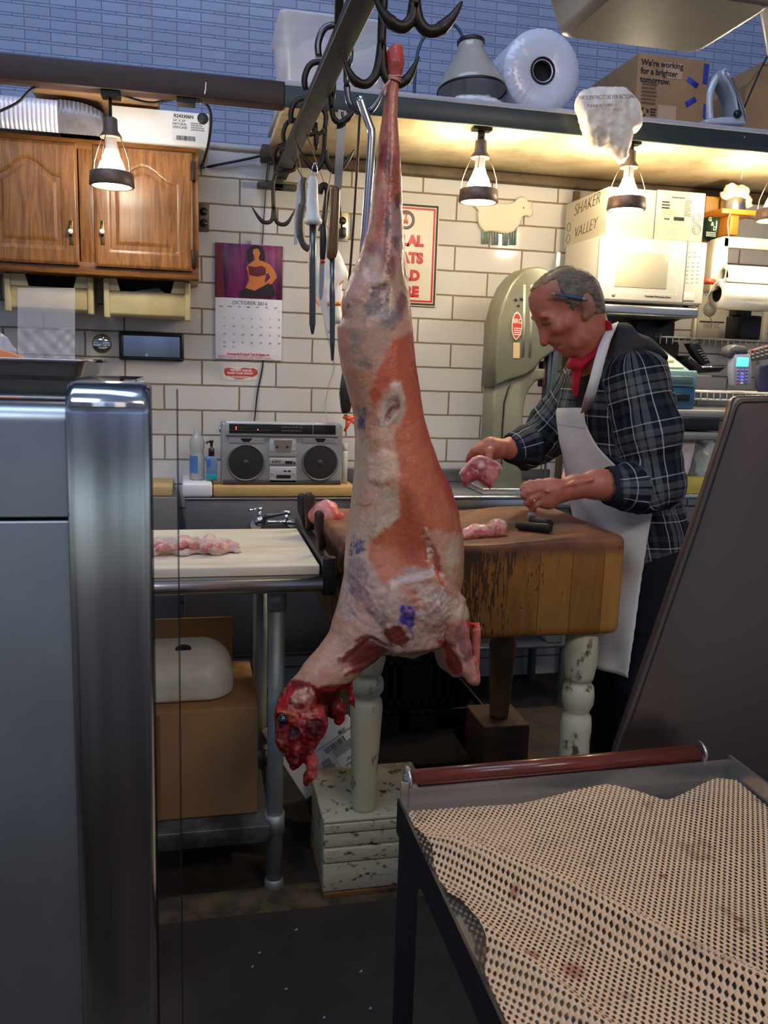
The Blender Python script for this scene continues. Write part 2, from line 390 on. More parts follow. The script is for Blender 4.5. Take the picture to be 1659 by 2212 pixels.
def tile_mat(name, tile, tile2, grout, w, h, mort, ox, oz, rough, plane='xz'):
    m = mat(name, tile, rough); N, L = nodes(m); b = N['Principled BSDF']
    tc = N.new('ShaderNodeTexCoord'); sp = N.new('ShaderNodeSeparateXYZ'); L.new(tc.outputs['Object'], sp.inputs[0])
    cb = N.new('ShaderNodeCombineXYZ')
    ax = N.new('ShaderNodeMath'); ax.operation = 'ADD'; ax.inputs[1].default_value = ox; L.new(sp.outputs['X'], ax.inputs[0])
    az = N.new('ShaderNodeMath'); az.operation = 'ADD'; az.inputs[1].default_value = oz; L.new(sp.outputs['Z'], az.inputs[0])
    L.new(ax.outputs[0], cb.inputs[0]); L.new(az.outputs[0], cb.inputs[1])
    nz = N.new('ShaderNodeTexNoise'); nz.inputs['Scale'].default_value = 14; nz.inputs['Detail'].default_value = 3; L.new(tc.outputs['Object'], nz.inputs['Vector'])
    wv = N.new('ShaderNodeVectorMath'); wv.operation = 'MULTIPLY_ADD'; wv.inputs[1].default_value = (.005, .005, 0); L.new(nz.outputs['Color'], wv.inputs[0]); L.new(cb.outputs[0], wv.inputs[2])
    br = N.new('ShaderNodeTexBrick'); br.inputs['Scale'].default_value = 1; br.inputs['Brick Width'].default_value = w; br.inputs['Row Height'].default_value = h
    br.inputs['Mortar Size'].default_value = mort; br.inputs['Mortar Smooth'].default_value = .25; br.inputs['Bias'].default_value = 0
    br.inputs['Color1'].default_value = tile; br.inputs['Color2'].default_value = tile2; br.inputs['Mortar'].default_value = grout
    L.new(wv.outputs[0], br.inputs['Vector'])
    n2 = N.new('ShaderNodeTexNoise'); n2.inputs['Scale'].default_value = 3.0; n2.inputs['Detail'].default_value = 7; L.new(tc.outputs['Object'], n2.inputs['Vector'])
    mx = N.new('ShaderNodeMix'); mx.data_type = 'RGBA'; mx.blend_type = 'MULTIPLY'; mx.inputs[0].default_value = .35
    rp = N.new('ShaderNodeValToRGB'); rp.color_ramp.elements[0].position = .35; rp.color_ramp.elements[0].color = (.72, .70, .64, 1); rp.color_ramp.elements[1].position = .6; rp.color_ramp.elements[1].color = (1, 1, 1, 1)
    L.new(n2.outputs[0], rp.inputs[0]); L.new(br.outputs['Color'], mx.inputs[6]); L.new(rp.outputs[0], mx.inputs[7]); L.new(mx.outputs[2], b.inputs['Base Color'])
    rr = N.new('ShaderNodeMath'); rr.operation = 'MULTIPLY_ADD'; rr.inputs[1].default_value = .6; rr.inputs[2].default_value = rough; L.new(br.outputs['Fac'], rr.inputs[0]); L.new(rr.outputs[0], b.inputs['Roughness'])
    iv = N.new('ShaderNodeMath'); iv.operation = 'MULTIPLY_ADD'; iv.inputs[1].default_value = -1.0; iv.inputs[2].default_value = 1.0; L.new(br.outputs['Fac'], iv.inputs[0])
    wob = N.new('ShaderNodeMath'); wob.operation = 'MULTIPLY_ADD'; wob.inputs[1].default_value = .25; L.new(nz.outputs[0], wob.inputs[0]); L.new(iv.outputs[0], wob.inputs[2])
    bp = N.new('ShaderNodeBump'); bp.inputs['Strength'].default_value = .5; bp.inputs['Distance'].default_value = .003
    L.new(wob.outputs[0], bp.inputs['Height']); L.new(bp.outputs[0], b.inputs['Normal'])
    return m
TW, TH = .3098, .105
M_tile = tile_mat('white_glazed_tile', srgb(197,196,196), srgb(189,187,185), srgb(120,106,86), TW, TH, .0044, -.0361+.5*TW+20*TW, .9562, .13)

def wall_box(name, x0, x1, y0, y1, z0, z1, m, kind='structure'):
    o = MB().box(x0, x1, y0, y1, z0, z1).build(name, m, loc=(0, 0, 0)); o['kind'] = kind; return o
Z_SH = 2.297                                  # underside of the shelf = top of the tiled wall
wall_box('wall_back', -1.3, 3.1, YW, YW+.12, 0, Z_SH, M_tile)

# glazed brick of the hall's outer wall, tall courses with thin soldier courses between
YB = 5.0
M_blue = mat('blue_grey_glazed_brick', srgb(140,150,180), .22)
def blue_nodes():
    N, L = nodes(M_blue); b = N['Principled BSDF']
    p0 = at(274.7, 60, Y=YB); pw = at(328.7, 64, Y=YB).x-p0.x
    z0 = at(300, 45/3.95, Y=YB).z; zp = at(300, 45/3.95, Y=YB).z-at(300, 45/3.95+26.6, Y=YB).z
    tall = .76*zp
    tc = N.new('ShaderNodeTexCoord'); sp = N.new('ShaderNodeSeparateXYZ'); L.new(tc.outputs['Object'], sp.inputs[0])
    def mth(op, a, bb=None, c=None):
        n = N.new('ShaderNodeMath'); n.operation = op
        for i, q in enumerate((a, bb, c)):
            if q is None: continue
            if isinstance(q, (int, float)): n.inputs[i].default_value = q
            else: L.new(q, n.inputs[i])
        return n.outputs[0]
    v = mth('MODULO', mth('SUBTRACT', z0+50*zp, sp.outputs['Z']), zp)          # distance below the top of a tall course
    isthin = mth('GREATER_THAN', v, tall)
    u0 = mth('ADD', sp.outputs['X'], -p0.x+60*pw); u = mth('MODULO', mth('ADD', u0, mth('MULTIPLY', isthin, pw*.45)), pw)
    g = .0022
    du = mth('MINIMUM', u, mth('SUBTRACT', pw, u))
    dv = mth('MINIMUM', mth('MINIMUM', v, mth('ABSOLUTE', mth('SUBTRACT', v, tall))), mth('SUBTRACT', zp, v))
    dm = mth('MINIMUM', du, dv)
    fac = N.new('ShaderNodeMapRange'); fac.inputs[1].default_value = g*.5; fac.inputs[2].default_value = g*1.5; L.new(dm, fac.inputs[0])
    iu = mth('FLOOR', mth('DIVIDE', mth('ADD', u0, mth('MULTIPLY', isthin, pw*.45)), pw)); iv = mth('FLOOR', mth('DIVIDE', mth('SUBTRACT', z0+50*zp, sp.outputs['Z']), zp))
    cb = N.new('ShaderNodeCombineXYZ'); L.new(iu, cb.inputs[0]); L.new(iv, cb.inputs[1]); L.new(isthin, cb.inputs[2])
    wn = N.new('ShaderNodeTexWhiteNoise'); L.new(cb.outputs[0], wn.inputs['Vector'])
    rp = N.new('ShaderNodeValToRGB'); rp.color_ramp.elements[0].color = srgb(146,156,184); rp.color_ramp.elements[1].color = srgb(158,168,194); L.new(wn.outputs['Value'], rp.inputs[0])
    mx = N.new('ShaderNodeMix'); mx.data_type = 'RGBA'; mx.inputs[6].default_value = srgb(104,112,138); L.new(fac.outputs[0], mx.inputs[0]); L.new(rp.outputs[0], mx.inputs[7]); L.new(mx.outputs[2], b.inputs['Base Color'])
    nz = N.new('ShaderNodeTexNoise'); nz.inputs['Scale'].default_value = 9; L.new(tc.outputs['Object'], nz.inputs['Vector'])
    # every brick sits at a slightly different angle
    hsum = mth('ADD', mth('MULTIPLY', fac.outputs[0], .6), mth('ADD', nz.outputs[0], mth('MULTIPLY', mth('MULTIPLY', wn.outputs['Value'], u), 18.0)))
    bp = N.new('ShaderNodeBump'); bp.inputs['Strength'].default_value = .35; bp.inputs['Distance'].default_value = .004; L.new(hsum, bp.inputs['Height']); L.new(bp.outputs[0], b.inputs['Normal'])
blue_nodes()
wall_box('wall_outer', -2.6, 4.6, YB, YB+.15, 0, 4.2, M_blue)

M_floor = mat('worn_brown_floor', srgb(62,50,39), .75, bump=.5, bscale=40, col2=srgb(40,33,27), vscale=7, thr=(.4,.62))
wall_box('floor', -2.6, 4.6, -.4, 5.2, -.1, 0, M_floor)
struct(MB().rbox(-2.0, 3.6, 2.083, 2.20, .0004, .008, .003).build('trim_4', mat('worn_timber_kerb', srgb(104,84,56), .75, col2=srgb(66,52,36), vscale=16, thr=(.4,.62), bump=.4)))
M_rub = mat('dark_rubber', srgb(72,61,52), .7, spec=.2, bump=.15, bscale=180, var=.25, vscale=5)
o = MB().rbox(-2.0, 3.6, -.3, 2.081, 0.0005, .012, .003).build('rubber_mat', M_rub); tag(o, 'dark rubber floor mat in front of the brown kerb line', 'mat')

M_dirty = mat('sooty_brown_trim', srgb(72,58,40), .6, var=.4, vscale=14)
struct(MB().rbox(.3, 3.1, YW-.045, YW-.0005, Z_SH-.045, Z_SH-.0006, .008).build('trim_1', M_dirty))
a = at(1239, 470, Y=YW); struct(MB().rbox(a.x-.012, a.x+.016, YW-.02, YW-.0004, .95, Z_SH-.05, .004).build('trim_2', mat('brown_corner_strip', srgb(104,86,58), .6, var=.3)))
# white plaster cap on the tiled wall, left of the shelf
struct(MB().rbox(-1.3, .30, YW+.0, YW+.125, Z_SH+.0005, Z_SH+.03, .012).build('trim_3', mat('white_plaster_cap', srgb(186,182,176), .6, var=.12)))

# ------------------------------------------------------------------ beam and shelf
M_beam = mat('brown_painted_steel', srgb(50,33,29), .5, metal=.0, bump=.1, bscale=40, var=.2)
Ybm = 3.04
zb1 = pz(200, 160, Ybm)
t = thing('steel_beam', 'dark brown steel beam across the top left, in front of the blue brick', 'beam', (-.3, Ybm, Z_SH))
m = MB(); zt = Z_SH+.075
m.rbox(-1.4, .30, Ybm, Ybm+.012, Z_SH, zt, .003); m.rbox(-1.4, .30, Ybm+.012, Ybm+.07, Z_SH+.0, Z_SH+.01, .003)
m.build('angle_iron', M_beam, t)
M_clip = mat('dark_clip', srgb(36,31,29), .6)
for x in (-.255, -.02): MB().rbox(x-.03, x+.03, Ybm+.01, Ybm+.06, Z_SH-.02, Z_SH-.0005, .003).build('conduit_clip', M_clip, t)
t = thing('overhead_shelf', 'long deep overhead shelf with dark green front edge and cream underside', 'shelf', (1.7, Ybm+.3, Z_SH))
M_green = mat('dark_green_enamel', srgb(44,54,52), .38, var=.15, vscale=20)
M_cream = mat('grimy_cream_underside', srgb(206,188,150), .42, col2=srgb(150,126,88), vscale=5, thr=(.45, .75), bump=.1, bscale=20)
MB().rbox(.30, 3.1, Ybm+.012, YW-.002, Z_SH+.004, Z_SH+.03, .004).build('underside_panel', M_cream, t)
m = MB(); m.rbox(.30, 3.1, Ybm, Ybm+.012, Z_SH-.002, Z_SH+.062, .002); m.build('front_edge', M_green, t)
MB().rbox(.30, 3.1, Ybm-.002, YW-.0, Z_SH+.0622, Z_SH+.08, .003).build('top_board', mat('grey_white_board', srgb(172,172,176), .5, var=.12), t)
for x in (1.0, 1.9, 2.8): MB().box(x-.02, x+.02, Ybm+.02, YW-.01, Z_SH+.0305, Z_SH+.062).build('bearer', M_green, t)
Z_TOP = Z_SH+.0802

# ================================================================== WALL CABINET (top left)
def oak(name, c1, c2, vertical=True, rough=.32):
    m = mat(name, c1, rough); N, L = nodes(m); b = N['Principled BSDF']
    tc = N.new('ShaderNodeTexCoord'); mp = N.new('ShaderNodeMapping'); L.new(tc.outputs['Object'], mp.inputs[0])
    mp.inputs['Scale'].default_value = (7, 7, .8) if vertical else (.8, 7, 7)
    w = N.new('ShaderNodeTexNoise'); w.inputs['Scale'].default_value = 4.5; w.inputs['Detail'].default_value = 5; w.inputs['Distortion'].default_value = 2.2; L.new(mp.outputs[0], w.inputs[0])
    mp2 = N.new('ShaderNodeMapping'); L.new(tc.outputs['Object'], mp2.inputs[0]); mp2.inputs['Scale'].default_value = (160, 160, 5) if vertical else (5, 160, 160)
    f = N.new('ShaderNodeTexNoise'); f.inputs['Scale'].default_value = 2.5; f.inputs['Detail'].default_value = 3; L.new(mp2.outputs[0], f.inputs[0])
    mul = N.new('ShaderNodeMath'); mul.operation = 'MULTIPLY_ADD'; mul.inputs[1].default_value = .55; L.new(f.outputs[0], mul.inputs[0]); L.new(w.outputs[0], mul.inputs[2])
    r = N.new('ShaderNodeValToRGB'); e = r.color_ramp.elements; e[0].position = .55; e[0].color = c2; e[1].position = .95; e[1].color = c1; L.new(mul.outputs[0], r.inputs[0])
    L.new(r.outputs[0], b.inputs['Base Color'])
    bp = N.new('ShaderNodeBump'); bp.inputs['Strength'].default_value = .12; bp.inputs['Distance'].default_value = .002; L.new(mul.outputs[0], bp.inputs['Height']); L.new(bp.outputs[0], b.inputs['Normal'])
    return m
M_oak = oak('honey_oak', srgb(148,98,48), srgb(98,60,26)); M_oakh = oak('honey_oak_rail', srgb(138,90,43), srgb(90,54,22), False)
Yc = 3.42
cx0, cx1, cz0, cz1 = rect(-150, 305, 429, 604, Yc); cz0 = pz(250, 590, Yc)-.01; cz1 = pz(250, 306, Yc)
t = thing('wall_cabinet', 'honey oak wall cabinet with two arched-panel doors, top left', 'cabinet', (-.25, Yc+.15, cz0))
m = MB(); m.rbox(cx0, cx1, Yc+.02, YW-.001, cz0, cz1, .003); m.build('body', M_oak, t)
m = MB()
xs = [pxx(x, 450, Yc) for x in (-60, -30, 169, 204, 416, 431)]
m.rbox(xs[2]+.004, xs[3]+.006, Yc, Yc+.02, cz0, cz1, .002); m.build('stile', M_oak, t)
MB().rbox(xs[4]-.01, cx1, Yc, Yc+.02, cz0, cz1, .002).build('stile', M_oak, t)
MB().rbox(cx0, cx1, Yc-.0004, Yc+.0195, cz1-.035, cz1, .002).build('rail', M_oakh, t); MB().rbox(cx0, cx1, Yc-.0004, Yc+.0195, cz0, cz0+.045, .002).build('rail', M_oakh, t)
def door(x0, x1, z0, z1, par):
    n, k = 96, 120; P = []; w = x1-x0; h = z1-z0; fr = .055
    def hgt(u, v):
        e = min(u, w-u, v, h-v); H = 0
        if e < .008: H -= (.008-e)*.7
        cxm = abs(u-w/2)/(w/2-fr)
        arch = h-fr-.06+.055*(.5+.5*math.cos(min(1, cxm*1.12)*math.pi)) if cxm < 1 else h-fr-.06
        d = min(u-fr, w-fr-u, v-fr-.006, arch-v)
        if d > 0:
            if d < .006: H -= .007*d/.006
            elif d < .03: H -= .007-.006*(d-.006)/.024
            else: H -= .001
        elif d > -.006: H -= .001
        return H
    us = np.unique(np.concatenate([np.linspace(0, w, n)])); vs = np.linspace(0, h, k)
    rows = [[(x0+u, Yc-.022-hgt(u, v), z0+v) for u in us] for v in vs]
    m = MB(); m.grid([r for r in rows])
    m.box(x0+.001, x1-.001, Yc-.018, Yc-.001, z0+.001, z1-.001)
    return m.build('door', M_oak, par)
M_brass = mat('aged_brass', srgb(120,100,62), .35, metal=.9); M_porc = mat('white_porcelain', srgb(235,232,225), .15)
M_hinge = mat('dark_bronze_hinge', srgb(52,40,32), .45, metal=.6)
for (a0, a1, kx) in ((-43, 170, 156), (205, 416, 223)):
    x0, x1 = pxx(a0, 450, Yc), pxx(a1, 450, Yc); zc = cz0+.026
    d = door(x0, x1, cz0+.03, cz1-.022, t)
    kz = pz(kx, 500, Yc); X = pxx(kx, 500, Yc)
    hd = MB().rbox(X-.007, X+.007, Yc-.027, Yc-.0225, kz-.05, kz+.035, .003); hd.tube([(X, Yc-.03, kz+.03), (X, Yc-.045, kz+.015), (X, Yc-.048, kz-.005), (X, Yc-.03, kz-.02)], .004, 8)
    h = hd.build('handle', M_brass, d); MB().ball((X, Yc-.047, kz-.006), (.0095, .008, .0095)).build('knob', M_porc, d)
m = MB()
for z in (cz1-.085, cz0+.075): MB().rbox(xs[4]-.004, xs[4]+.012, Yc-.028, Yc-.0002, z-.033, z+.033, .002).build('hinge', M_hinge, t)
CAB_TOP = cz1

# things on the cabinet
def pxbox(x0, y0, x1, y1, Y): return rect(x0, y0, x1, y1, Y)
M_wbox = mat('white_cardboard', srgb(214,212,210), .55, var=.05, vscale=6); M_print = mat('black_print', srgb(38,36,36), .6); M_grey_print = mat('grey_print', srgb(120,118,116), .6)
M_kraft = mat('kraft_cardboard', srgb(156,120,84), .75, var=.12, vscale=9, bump=.1)
Yb = 3.40
bx0, bx1, bz0, bz1 = rect(240, 238, 452, 312, Yb)
t = thing('bin_liner_carton', 'long white carton with a printed label lying on the oak cabinet', 'carton', ((bx0+bx1)/2, Yb+.12, CAB_TOP+.001))
MB().rbox(bx0, bx1, Yb, Yb+.28, CAB_TOP+.001, CAB_TOP+.001+(bz1-bz0), .003).build('body', M_wbox, t)
ZB = CAB_TOP+.001
lx0, lx1 = pxx(372, 270, Yb), pxx(449, 270, Yb)
MB().box(lx0, lx1, Yb-.0012, Yb-.0003, ZB+.016, ZB+(bz1-bz0)-.008).build('label', mat('pale_label', srgb(206,206,206), .5), t)
def lines(parent, x0, x1, z0, z1, Y, n, m, frac=.55, name='print_line', jag=.25):
    mm = MB(); hh = (z1-z0)/n
    for i in range(n):
        xe = x1-(x1-x0)*random.uniform(0, jag); x = x0
        while x < xe-.002:
            w = random.uniform(.006, .018)*max(.35, (x1-x0)/.08); w = min(w, xe-x); mm.box(x, x+w*.86, Y-.0006, Y, z0+hh*i, z0+hh*(i+frac)); x += w
    return mm.build(name, m, parent)
def barcode(parent, x0, x1, z0, z1, Y, m, seed=3):
    rr = random.Random(seed); mm = MB(); x = x0
    while x < x1:
        w = rr.choice((.3, .5, .8))*(x1-x0)/34; mm.box(x, min(x+w, x1), Y-.0006, Y, z0, z1); x += w+rr.choice((.3, .5, .7))*(x1-x0)/34
    return mm.build('barcode', m, parent)
top = ZB+(bz1-bz0)
text('R243306N', .016, ((lx0*.68+lx1*.32), Yb-.0016, top-.017), M_print, t, bold=.0004)
text('24" X 33"\nNATURAL\n1000/CASE', .0115, (lx0+.026, Yb-.0016, top-.044), M_print, t)
lines(t, lx0+.066, lx1-.006, top-.062, top-.032, Yb-.0012, 4, M_grey_print)
barcode(t, lx0+.014, lx0+.082, ZB+.018, ZB+.034, Yb-.0012, M_print)
MB().lathe([(.0, 0), (.02, 0), (.02, .0006), (0, .0006)], (lx1-.018, Yb-.0013, top-.018), (0, -1, 0), 20).build('oval_mark', M_print, t)
# ribbed, shrink-wrapped pack
M_rib = mat('clear_wrapped_ribbed_plastic', srgb(222,220,230), .16, spec=.9, coat=.6)
rx0, rx1, rz0, rz1 = rect(-70, 237, 125, 296, 3.36)
t = thing('ribbed_lid_pack', 'shrink-wrapped pack of ribbed white lids on the cabinet beside the carton', 'pack', ((rx0+rx1)/2, 3.45, CAB_TOP+.001))
m = MB(); R = []; nn = 150
for i in range(nn):
    x = rx0+(rx1-rx0)*i/(nn-1); wv = .006*abs(math.sin(i*.42)); R.append([(x, 3.37-wv, ZB), (x, 3.355-wv, ZB+.03), (x, 3.355-wv, ZB+.085), (x, 3.37-wv*.5, ZB+.108), (x, 3.55, ZB+.115), (x, 3.6, ZB+.05), (x, 3.6, ZB)])
m.grid(R); m.f += [tuple(range(7))[::-1], tuple((nn-1)*7+k for k in range(7))]; m.sm += [False, False]
m.build('lids', M_rib, t)
m = MB(); x2 = pxx(222, 250, 3.37); R = []
for i in range(40):
    f = i/39; x = rx1+(x2-rx1)*f; k = 1-.0*f; w = .004*math.sin(i*1.7)
    R.append([(x, 3.37+w, ZB+.001), (x, 3.36-w, ZB+.05), (x, 3.37+w, ZB+.112*(1-.28*f**3)), (x, 3.48, ZB+.13*(1-.3*f**2)), (x, 3.57, ZB+.05), (x, 3.57, ZB+.001)])
m.grid(R); m.f += [tuple(range(6))[::-1], tuple(39*6+k for k in range(6))]; m.sm += [False, False]
m.build('crumpled_wrap', mat('grey_film', srgb(112,106,108), .3, spec=.8, var=.3, vscale=20), t)
# cardboard lid leaning behind them, just under the beam
p = [at(80, 186, Y=3.5), at(345, 205, Y=3.5), at(346, 228, Y=3.5), at(250, 233, Y=3.5), at(100, 212, Y=3.5)]
zz = ZB+.132
t = thing('flat_carton', 'flattened brown carton laid on top of the ribbed pack and white carton', 'carton', (p[2].x-.2, 3.5, zz))
m = MB(); m.rbox(p[0].x, p[1].x, 3.36, 3.66, zz, zz+.018, .004); m.build('board', M_kraft, t)
m = MB(); m.rbox(p[0].x+.02, p[0].x+.24, 3.345, 3.6, zz+.0185, zz+.03, .004); m.build('flap', M_kraft, t)

# ------------------------------------------------------------------ paper-towel dispensers hung under the cabinet
M_dcream = mat('aged_cream_plastic', srgb(198,186,146), .42, col2=srgb(178,160,112), vscale=6, thr=(.4, .7)); M_black = mat('black_inside', srgb(26,22,21), .8)
def dispenser(x0, x1, y1, o0, o1, oy, label, paper):
    Y0 = 3.50; X0, X1, Z0, Z1 = rect(x0, 606, x1, y1, Y0); Z1 = cz0-.002
    t = thing('towel_dispenser', label, 'dispenser', ((X0+X1)/2, Y0+.1, Z0), 'towel dispensers under the cabinet')
    OX0, OX1 = pxx(o0, 620, Y0), pxx(o1, 620, Y0); OZ = pz((o0+o1)/2, oy, Y0); s = .012
    m = MB()
    for (A, B) in (((X0, OX0), (X0, OX0+s)), ((OX1, X1), (OX1-s, X1))):
        m.prism([(A[0], Y0, Z1), (A[1], Y0, Z1), (B[1], Y0, OZ), (B[0], Y0, OZ)], (0, .02, 0))
    m.rbox(X0+.006, X1-.006, Y0+.002, Y0+.2, Z0+.012, OZ+.001, .01); m.box(X0+.004, X0+.016, Y0+.02, YW-.002, Z0+.02, Z1); m.box(X1-.016, X1-.004, Y0+.02, YW-.002, Z0+.02, Z1)
    m.build('cover', M_dcream, t)
    MB().rbox(X0-.006, X0+.016, Y0-.012, Y0+.03, Z0, Z1, .005).build('side_rail', M_dcream, t); MB().rbox(X1-.016, X1+.006, Y0-.012, Y0+.03, Z0, Z1, .005).build('side_rail', M_dcream, t)
    MB().box(X0+.017, X1-.017, Y0+.08, Y0+.11, OZ-.002, Z1).build('dark_inside', M_black, t)
    if paper:
        m = MB(); m.prism([(OX0+.05, Y0+.03, OZ), (OX1-.03, Y0+.03, OZ), (OX1-.06, Y0+.05, OZ+.022), (OX0+.09, Y0+.05, OZ+.012)], (0, .004, 0)); m.build('paper_towel', mat('dull_paper', srgb(150,146,140), .9), t)
    return t
dispenser(14, 199, 676, 54, 166, 620, 'cream towel dispenser at left, behind the hanging clear bag', False)
dispenser(228, 408, 690, 252, 376, 631, 'cream towel dispenser under the right end of the cabinet, folded paper inside', True)

# clear bag pulled down from the left dispenser
M_bag = mat('clear_plastic_film', srgb(226,226,240), .15, spec=.8, alpha=.30)
def film(name, label, px, ny, crinkle, Yf, m, yc, frames=None):
    rows = []
    for j in range(ny+1):
        v = j/ny; row = []
        for i in range(31):
            u = i/30; x = px[0]+(px[1]-px[0])*u; y = px[2]+(px[3]-px[2])*v
            a = crinkle*(.06 if y < yc else 1.0)
            q = atn(x, y, Y=Yf+a*(math.sin(9*u+17*v)*.35+math.sin(23*u-31*v)*.25+.5*math.sin(41*u*v+5))); row.append(tuple(q))
        rows.append(row)
    o = MB().grid(rows).build(name, m); tag(o, label, 'bag'); return o
film('clear_bag', 'clear plastic bag hanging in front of the left towel dispenser', (38, 162, 622, 786), 60, .006, 3.44, M_bag, 712)

# ================================================================== WALL ITEMS
M_blk = mat('black_plastic', srgb(24,23,24), .35); M_chrome = mat('chrome', srgb(214,216,220), .12, metal=1.); M_mirror = mat('mirror_glass', srgb(205,214,220), .02, metal=1.)
# round convex mirror
p = at(220, 742, Y=YW); rr = (at(241, 742, Y=YW)-p).length
t = thing('round_mirror', 'small round convex mirror stuck on the tiles left of the long mirror', 'mirror', (p.x, YW-.006, p.z-rr))
MB().lathe([(rr, .0), (rr, .004), (rr*.9, .0042)], (p.x, YW-.0005, p.z), (0, -1, 0), 36, False).build('rim', mat('pewter_rim', srgb(120,116,104), .35, metal=.8), t)
MB().lathe([(rr*.92, .003), (rr*.7, .007), (rr*.4, .0095), (.0001, .0105)], (p.x, YW-.0005, p.z), (0, -1, 0), 36, False).build('glass', M_mirror, t)
x0, x1, z0, z1 = rect(258, 718, 397, 779, YW)
t = thing('framed_mirror', 'small oblong mirror in a black frame on the tiles', 'mirror', ((x0+x1)/2, YW-.01, z0))
m = MB(); f = .016
P = []
m.rbox(x0, x1, YW-.02, YW-.0005, z1-f, z1, .007); m.rbox(x0, x1, YW-.02, YW-.0005, z0, z0+f, .007); m.rbox(x0, x0+f, YW-.0198, YW-.0006, z0, z1, .007); m.rbox(x1-f, x1, YW-.0198, YW-.0006, z0, z1, .007)
m.build('frame', M_blk, t)
mm = MB(); R = []
for j in range(9):
    R.append([(x0+f*.8+(x1-x0-f*1.6)*i/12, YW-.008-.004*math.sin(math.pi*i/12), z0+f*.8+(z1-z0-f*1.6)*j/8) for i in range(13)])
mm.grid(R); mm.build('glass', M_mirror, t)
# outlets
def outlet(px, py, w, h, face, label, dark):
    X0, X1, Z0, Z1 = rect(px-w/2, py-h/2, px+w/2, py+h/2, YW)
    t = thing('wall_outlet', label, 'outlet', ((X0+X1)/2, YW-.003, Z0))
    MB().rbox(X0, X1, YW-.006, YW-.0005, Z0, Z1, .003).build('cover_plate', face, t)
    m = MB(); cx = (X0+X1)/2
    for k in (.3, .7):
        z = Z0+(Z1-Z0)*k; m.lathe([(.016, 0), (.016, .003), (.0, .003)], (cx, YW-.006, z), (0, -1, 0), 18)
    m.build('socket', dark, t); return t
M_plate = mat('brown_grey_plate', srgb(88,80,72), .4, metal=.3)
outlet(440, 470, 24, 62, M_plate, 'dark double wall outlet at the right end of the oak cabinet', M_blk)
t = outlet(739, 490, 27, 64, mat('steel_plate', srgb(190,180,150), .3, metal=.8), 'steel wall outlet with a black plug, behind the hanging tools', M_blk)
a = at(738, 505, Y=YW)
plug = MB().rbox(a.x-.012, a.x+.012, YW-.05, YW-.008, a.z-.02, a.z+.02, .005); plug.tube([at(738, 495, Y=YW-.04), at(737, 470, Y=YW-.05), at(733, 440, Y=YW-.05), at(727, 400, Y=YW-.03)], .004, 8)
plug.build('plug', M_blk, t)

# ------------------------------------------------------------------ calendar
Ycal = YW-.004
x0, x1, zc0, zc1 = rect(465, 528, 609, 777, Ycal); zm = pz(537, 645, Ycal)
t = thing('wall_calendar', 'wall calendar with a purple picture above the October month page', 'calendar', ((x0+x1)/2, Ycal, zc0))
M_page = mat('calendar_paper', srgb(214,214,222), .5)
MB().rbox(x0, x1, Ycal-.004, Ycal+.003, zc0, zm, .001).build('month_page', M_page, t)
pic = MB().rbox(x0-.001, x1+.001, Ycal-.0042, Ycal+.003, zm, zc1, .001).build('picture_page', mat('purple_drape_print', srgb(128,38,104), .35, col2=srgb(58,16,52), vscale=26, stretch=(1, 1, .08), thr=(.42, .62)), t)
def flat(pts, Y, m, name, par, d=.0006): return MB().prism([at(a, b, Y=Y) for a, b in pts], (0, d, 0)).build(name, m, par)
Yp = Ycal-.0052
skin_p = mat('print_skin', srgb(188,112,58), .45); hair_p = mat('print_dark', srgb(32,18,22), .45); red_p = mat('print_red', srgb(92,20,40), .45)
flat([(540,532),(552,530),(566,533),(572,546),(573,566),(566,574),(560,560),(556,548),(548,552),(546,566),(540,574),(533,560),(534,540)], Yp+.0003, hair_p, 'figure_hair', pic)
flat([(548,538),(558,537),(562,546),(559,556),(560,562),(572,566),(584,572),(595,588),(598,600),(588,612),(574,620),(572,612),(584,600),(580,590),(575,592),(572,606),(576,622),(560,634),(536,634),(530,622),(538,606),(536,590),(532,578),(540,568),(551,562),(550,554),(546,546)], Yp-.0004, skin_p, 'figure', pic)
flat([(536,574),(552,577),(566,574),(574,580),(574,594),(556,598),(538,594)], Yp-.0008, red_p, 'figure_top', pic)
flat([(530,622),(550,628),(580,612),(590,618),(596,636),(590,642),(520,642),(516,632)], Yp-.0009, hair_p, 'figure_skirt', pic)
flat([(466,528),(478,528),(486,642),(467,642)], Yp, red_p, 'figure_drape', pic)
M_pt = mat('calendar_print', srgb(112,112,122), .6); M_rt = mat('calendar_red', srgb(178,44,58), .6)
def ctext(s, px, py, size, m=M_pt, Y=Ycal-.0048, par=t, **k): return text(s, size, at(px, py, Y=Y), m, par, **k)
ctext('OCTOBER 2016', 540, 655, .021)
wd_ = ['SUN','MON','TUE','WED','THU','FRI','SAT']
for i in range(7): ctext(wd_[i], 477+19.8*i, 661.5+.7*i, .0075)
dd = [(1, 6, 0)]+[(2+k, k % 7, 1+k//7) for k in range(28)]+[(30, 0, 4.55), (31, 1, 4.55)]
for n, cx_, rw in dd: ctext(str(n), 485+19.6*cx_, 669.5+17.3*rw+.7*cx_, .0105)
ctext('Ornamental Products Tool & Supply, Inc.', 537, 765.5, .0125, M_rt, bold=.0003, sx=.86)
lines(t, x0+.012, x1-.012, zc0+.004, zc0+.018, Ycal-.0042, 3, mat('calendar_faint_red', srgb(196,130,140), .6), name='small_print')
MB().tube([at(537, 531, Y=Ycal), at(536, 522, Y=YW-.012), at(540, 518, Y=YW-.01), at(541, 527, Y=YW-.006)], .0022, 8).build('hanger_hook', M_chrome, t)

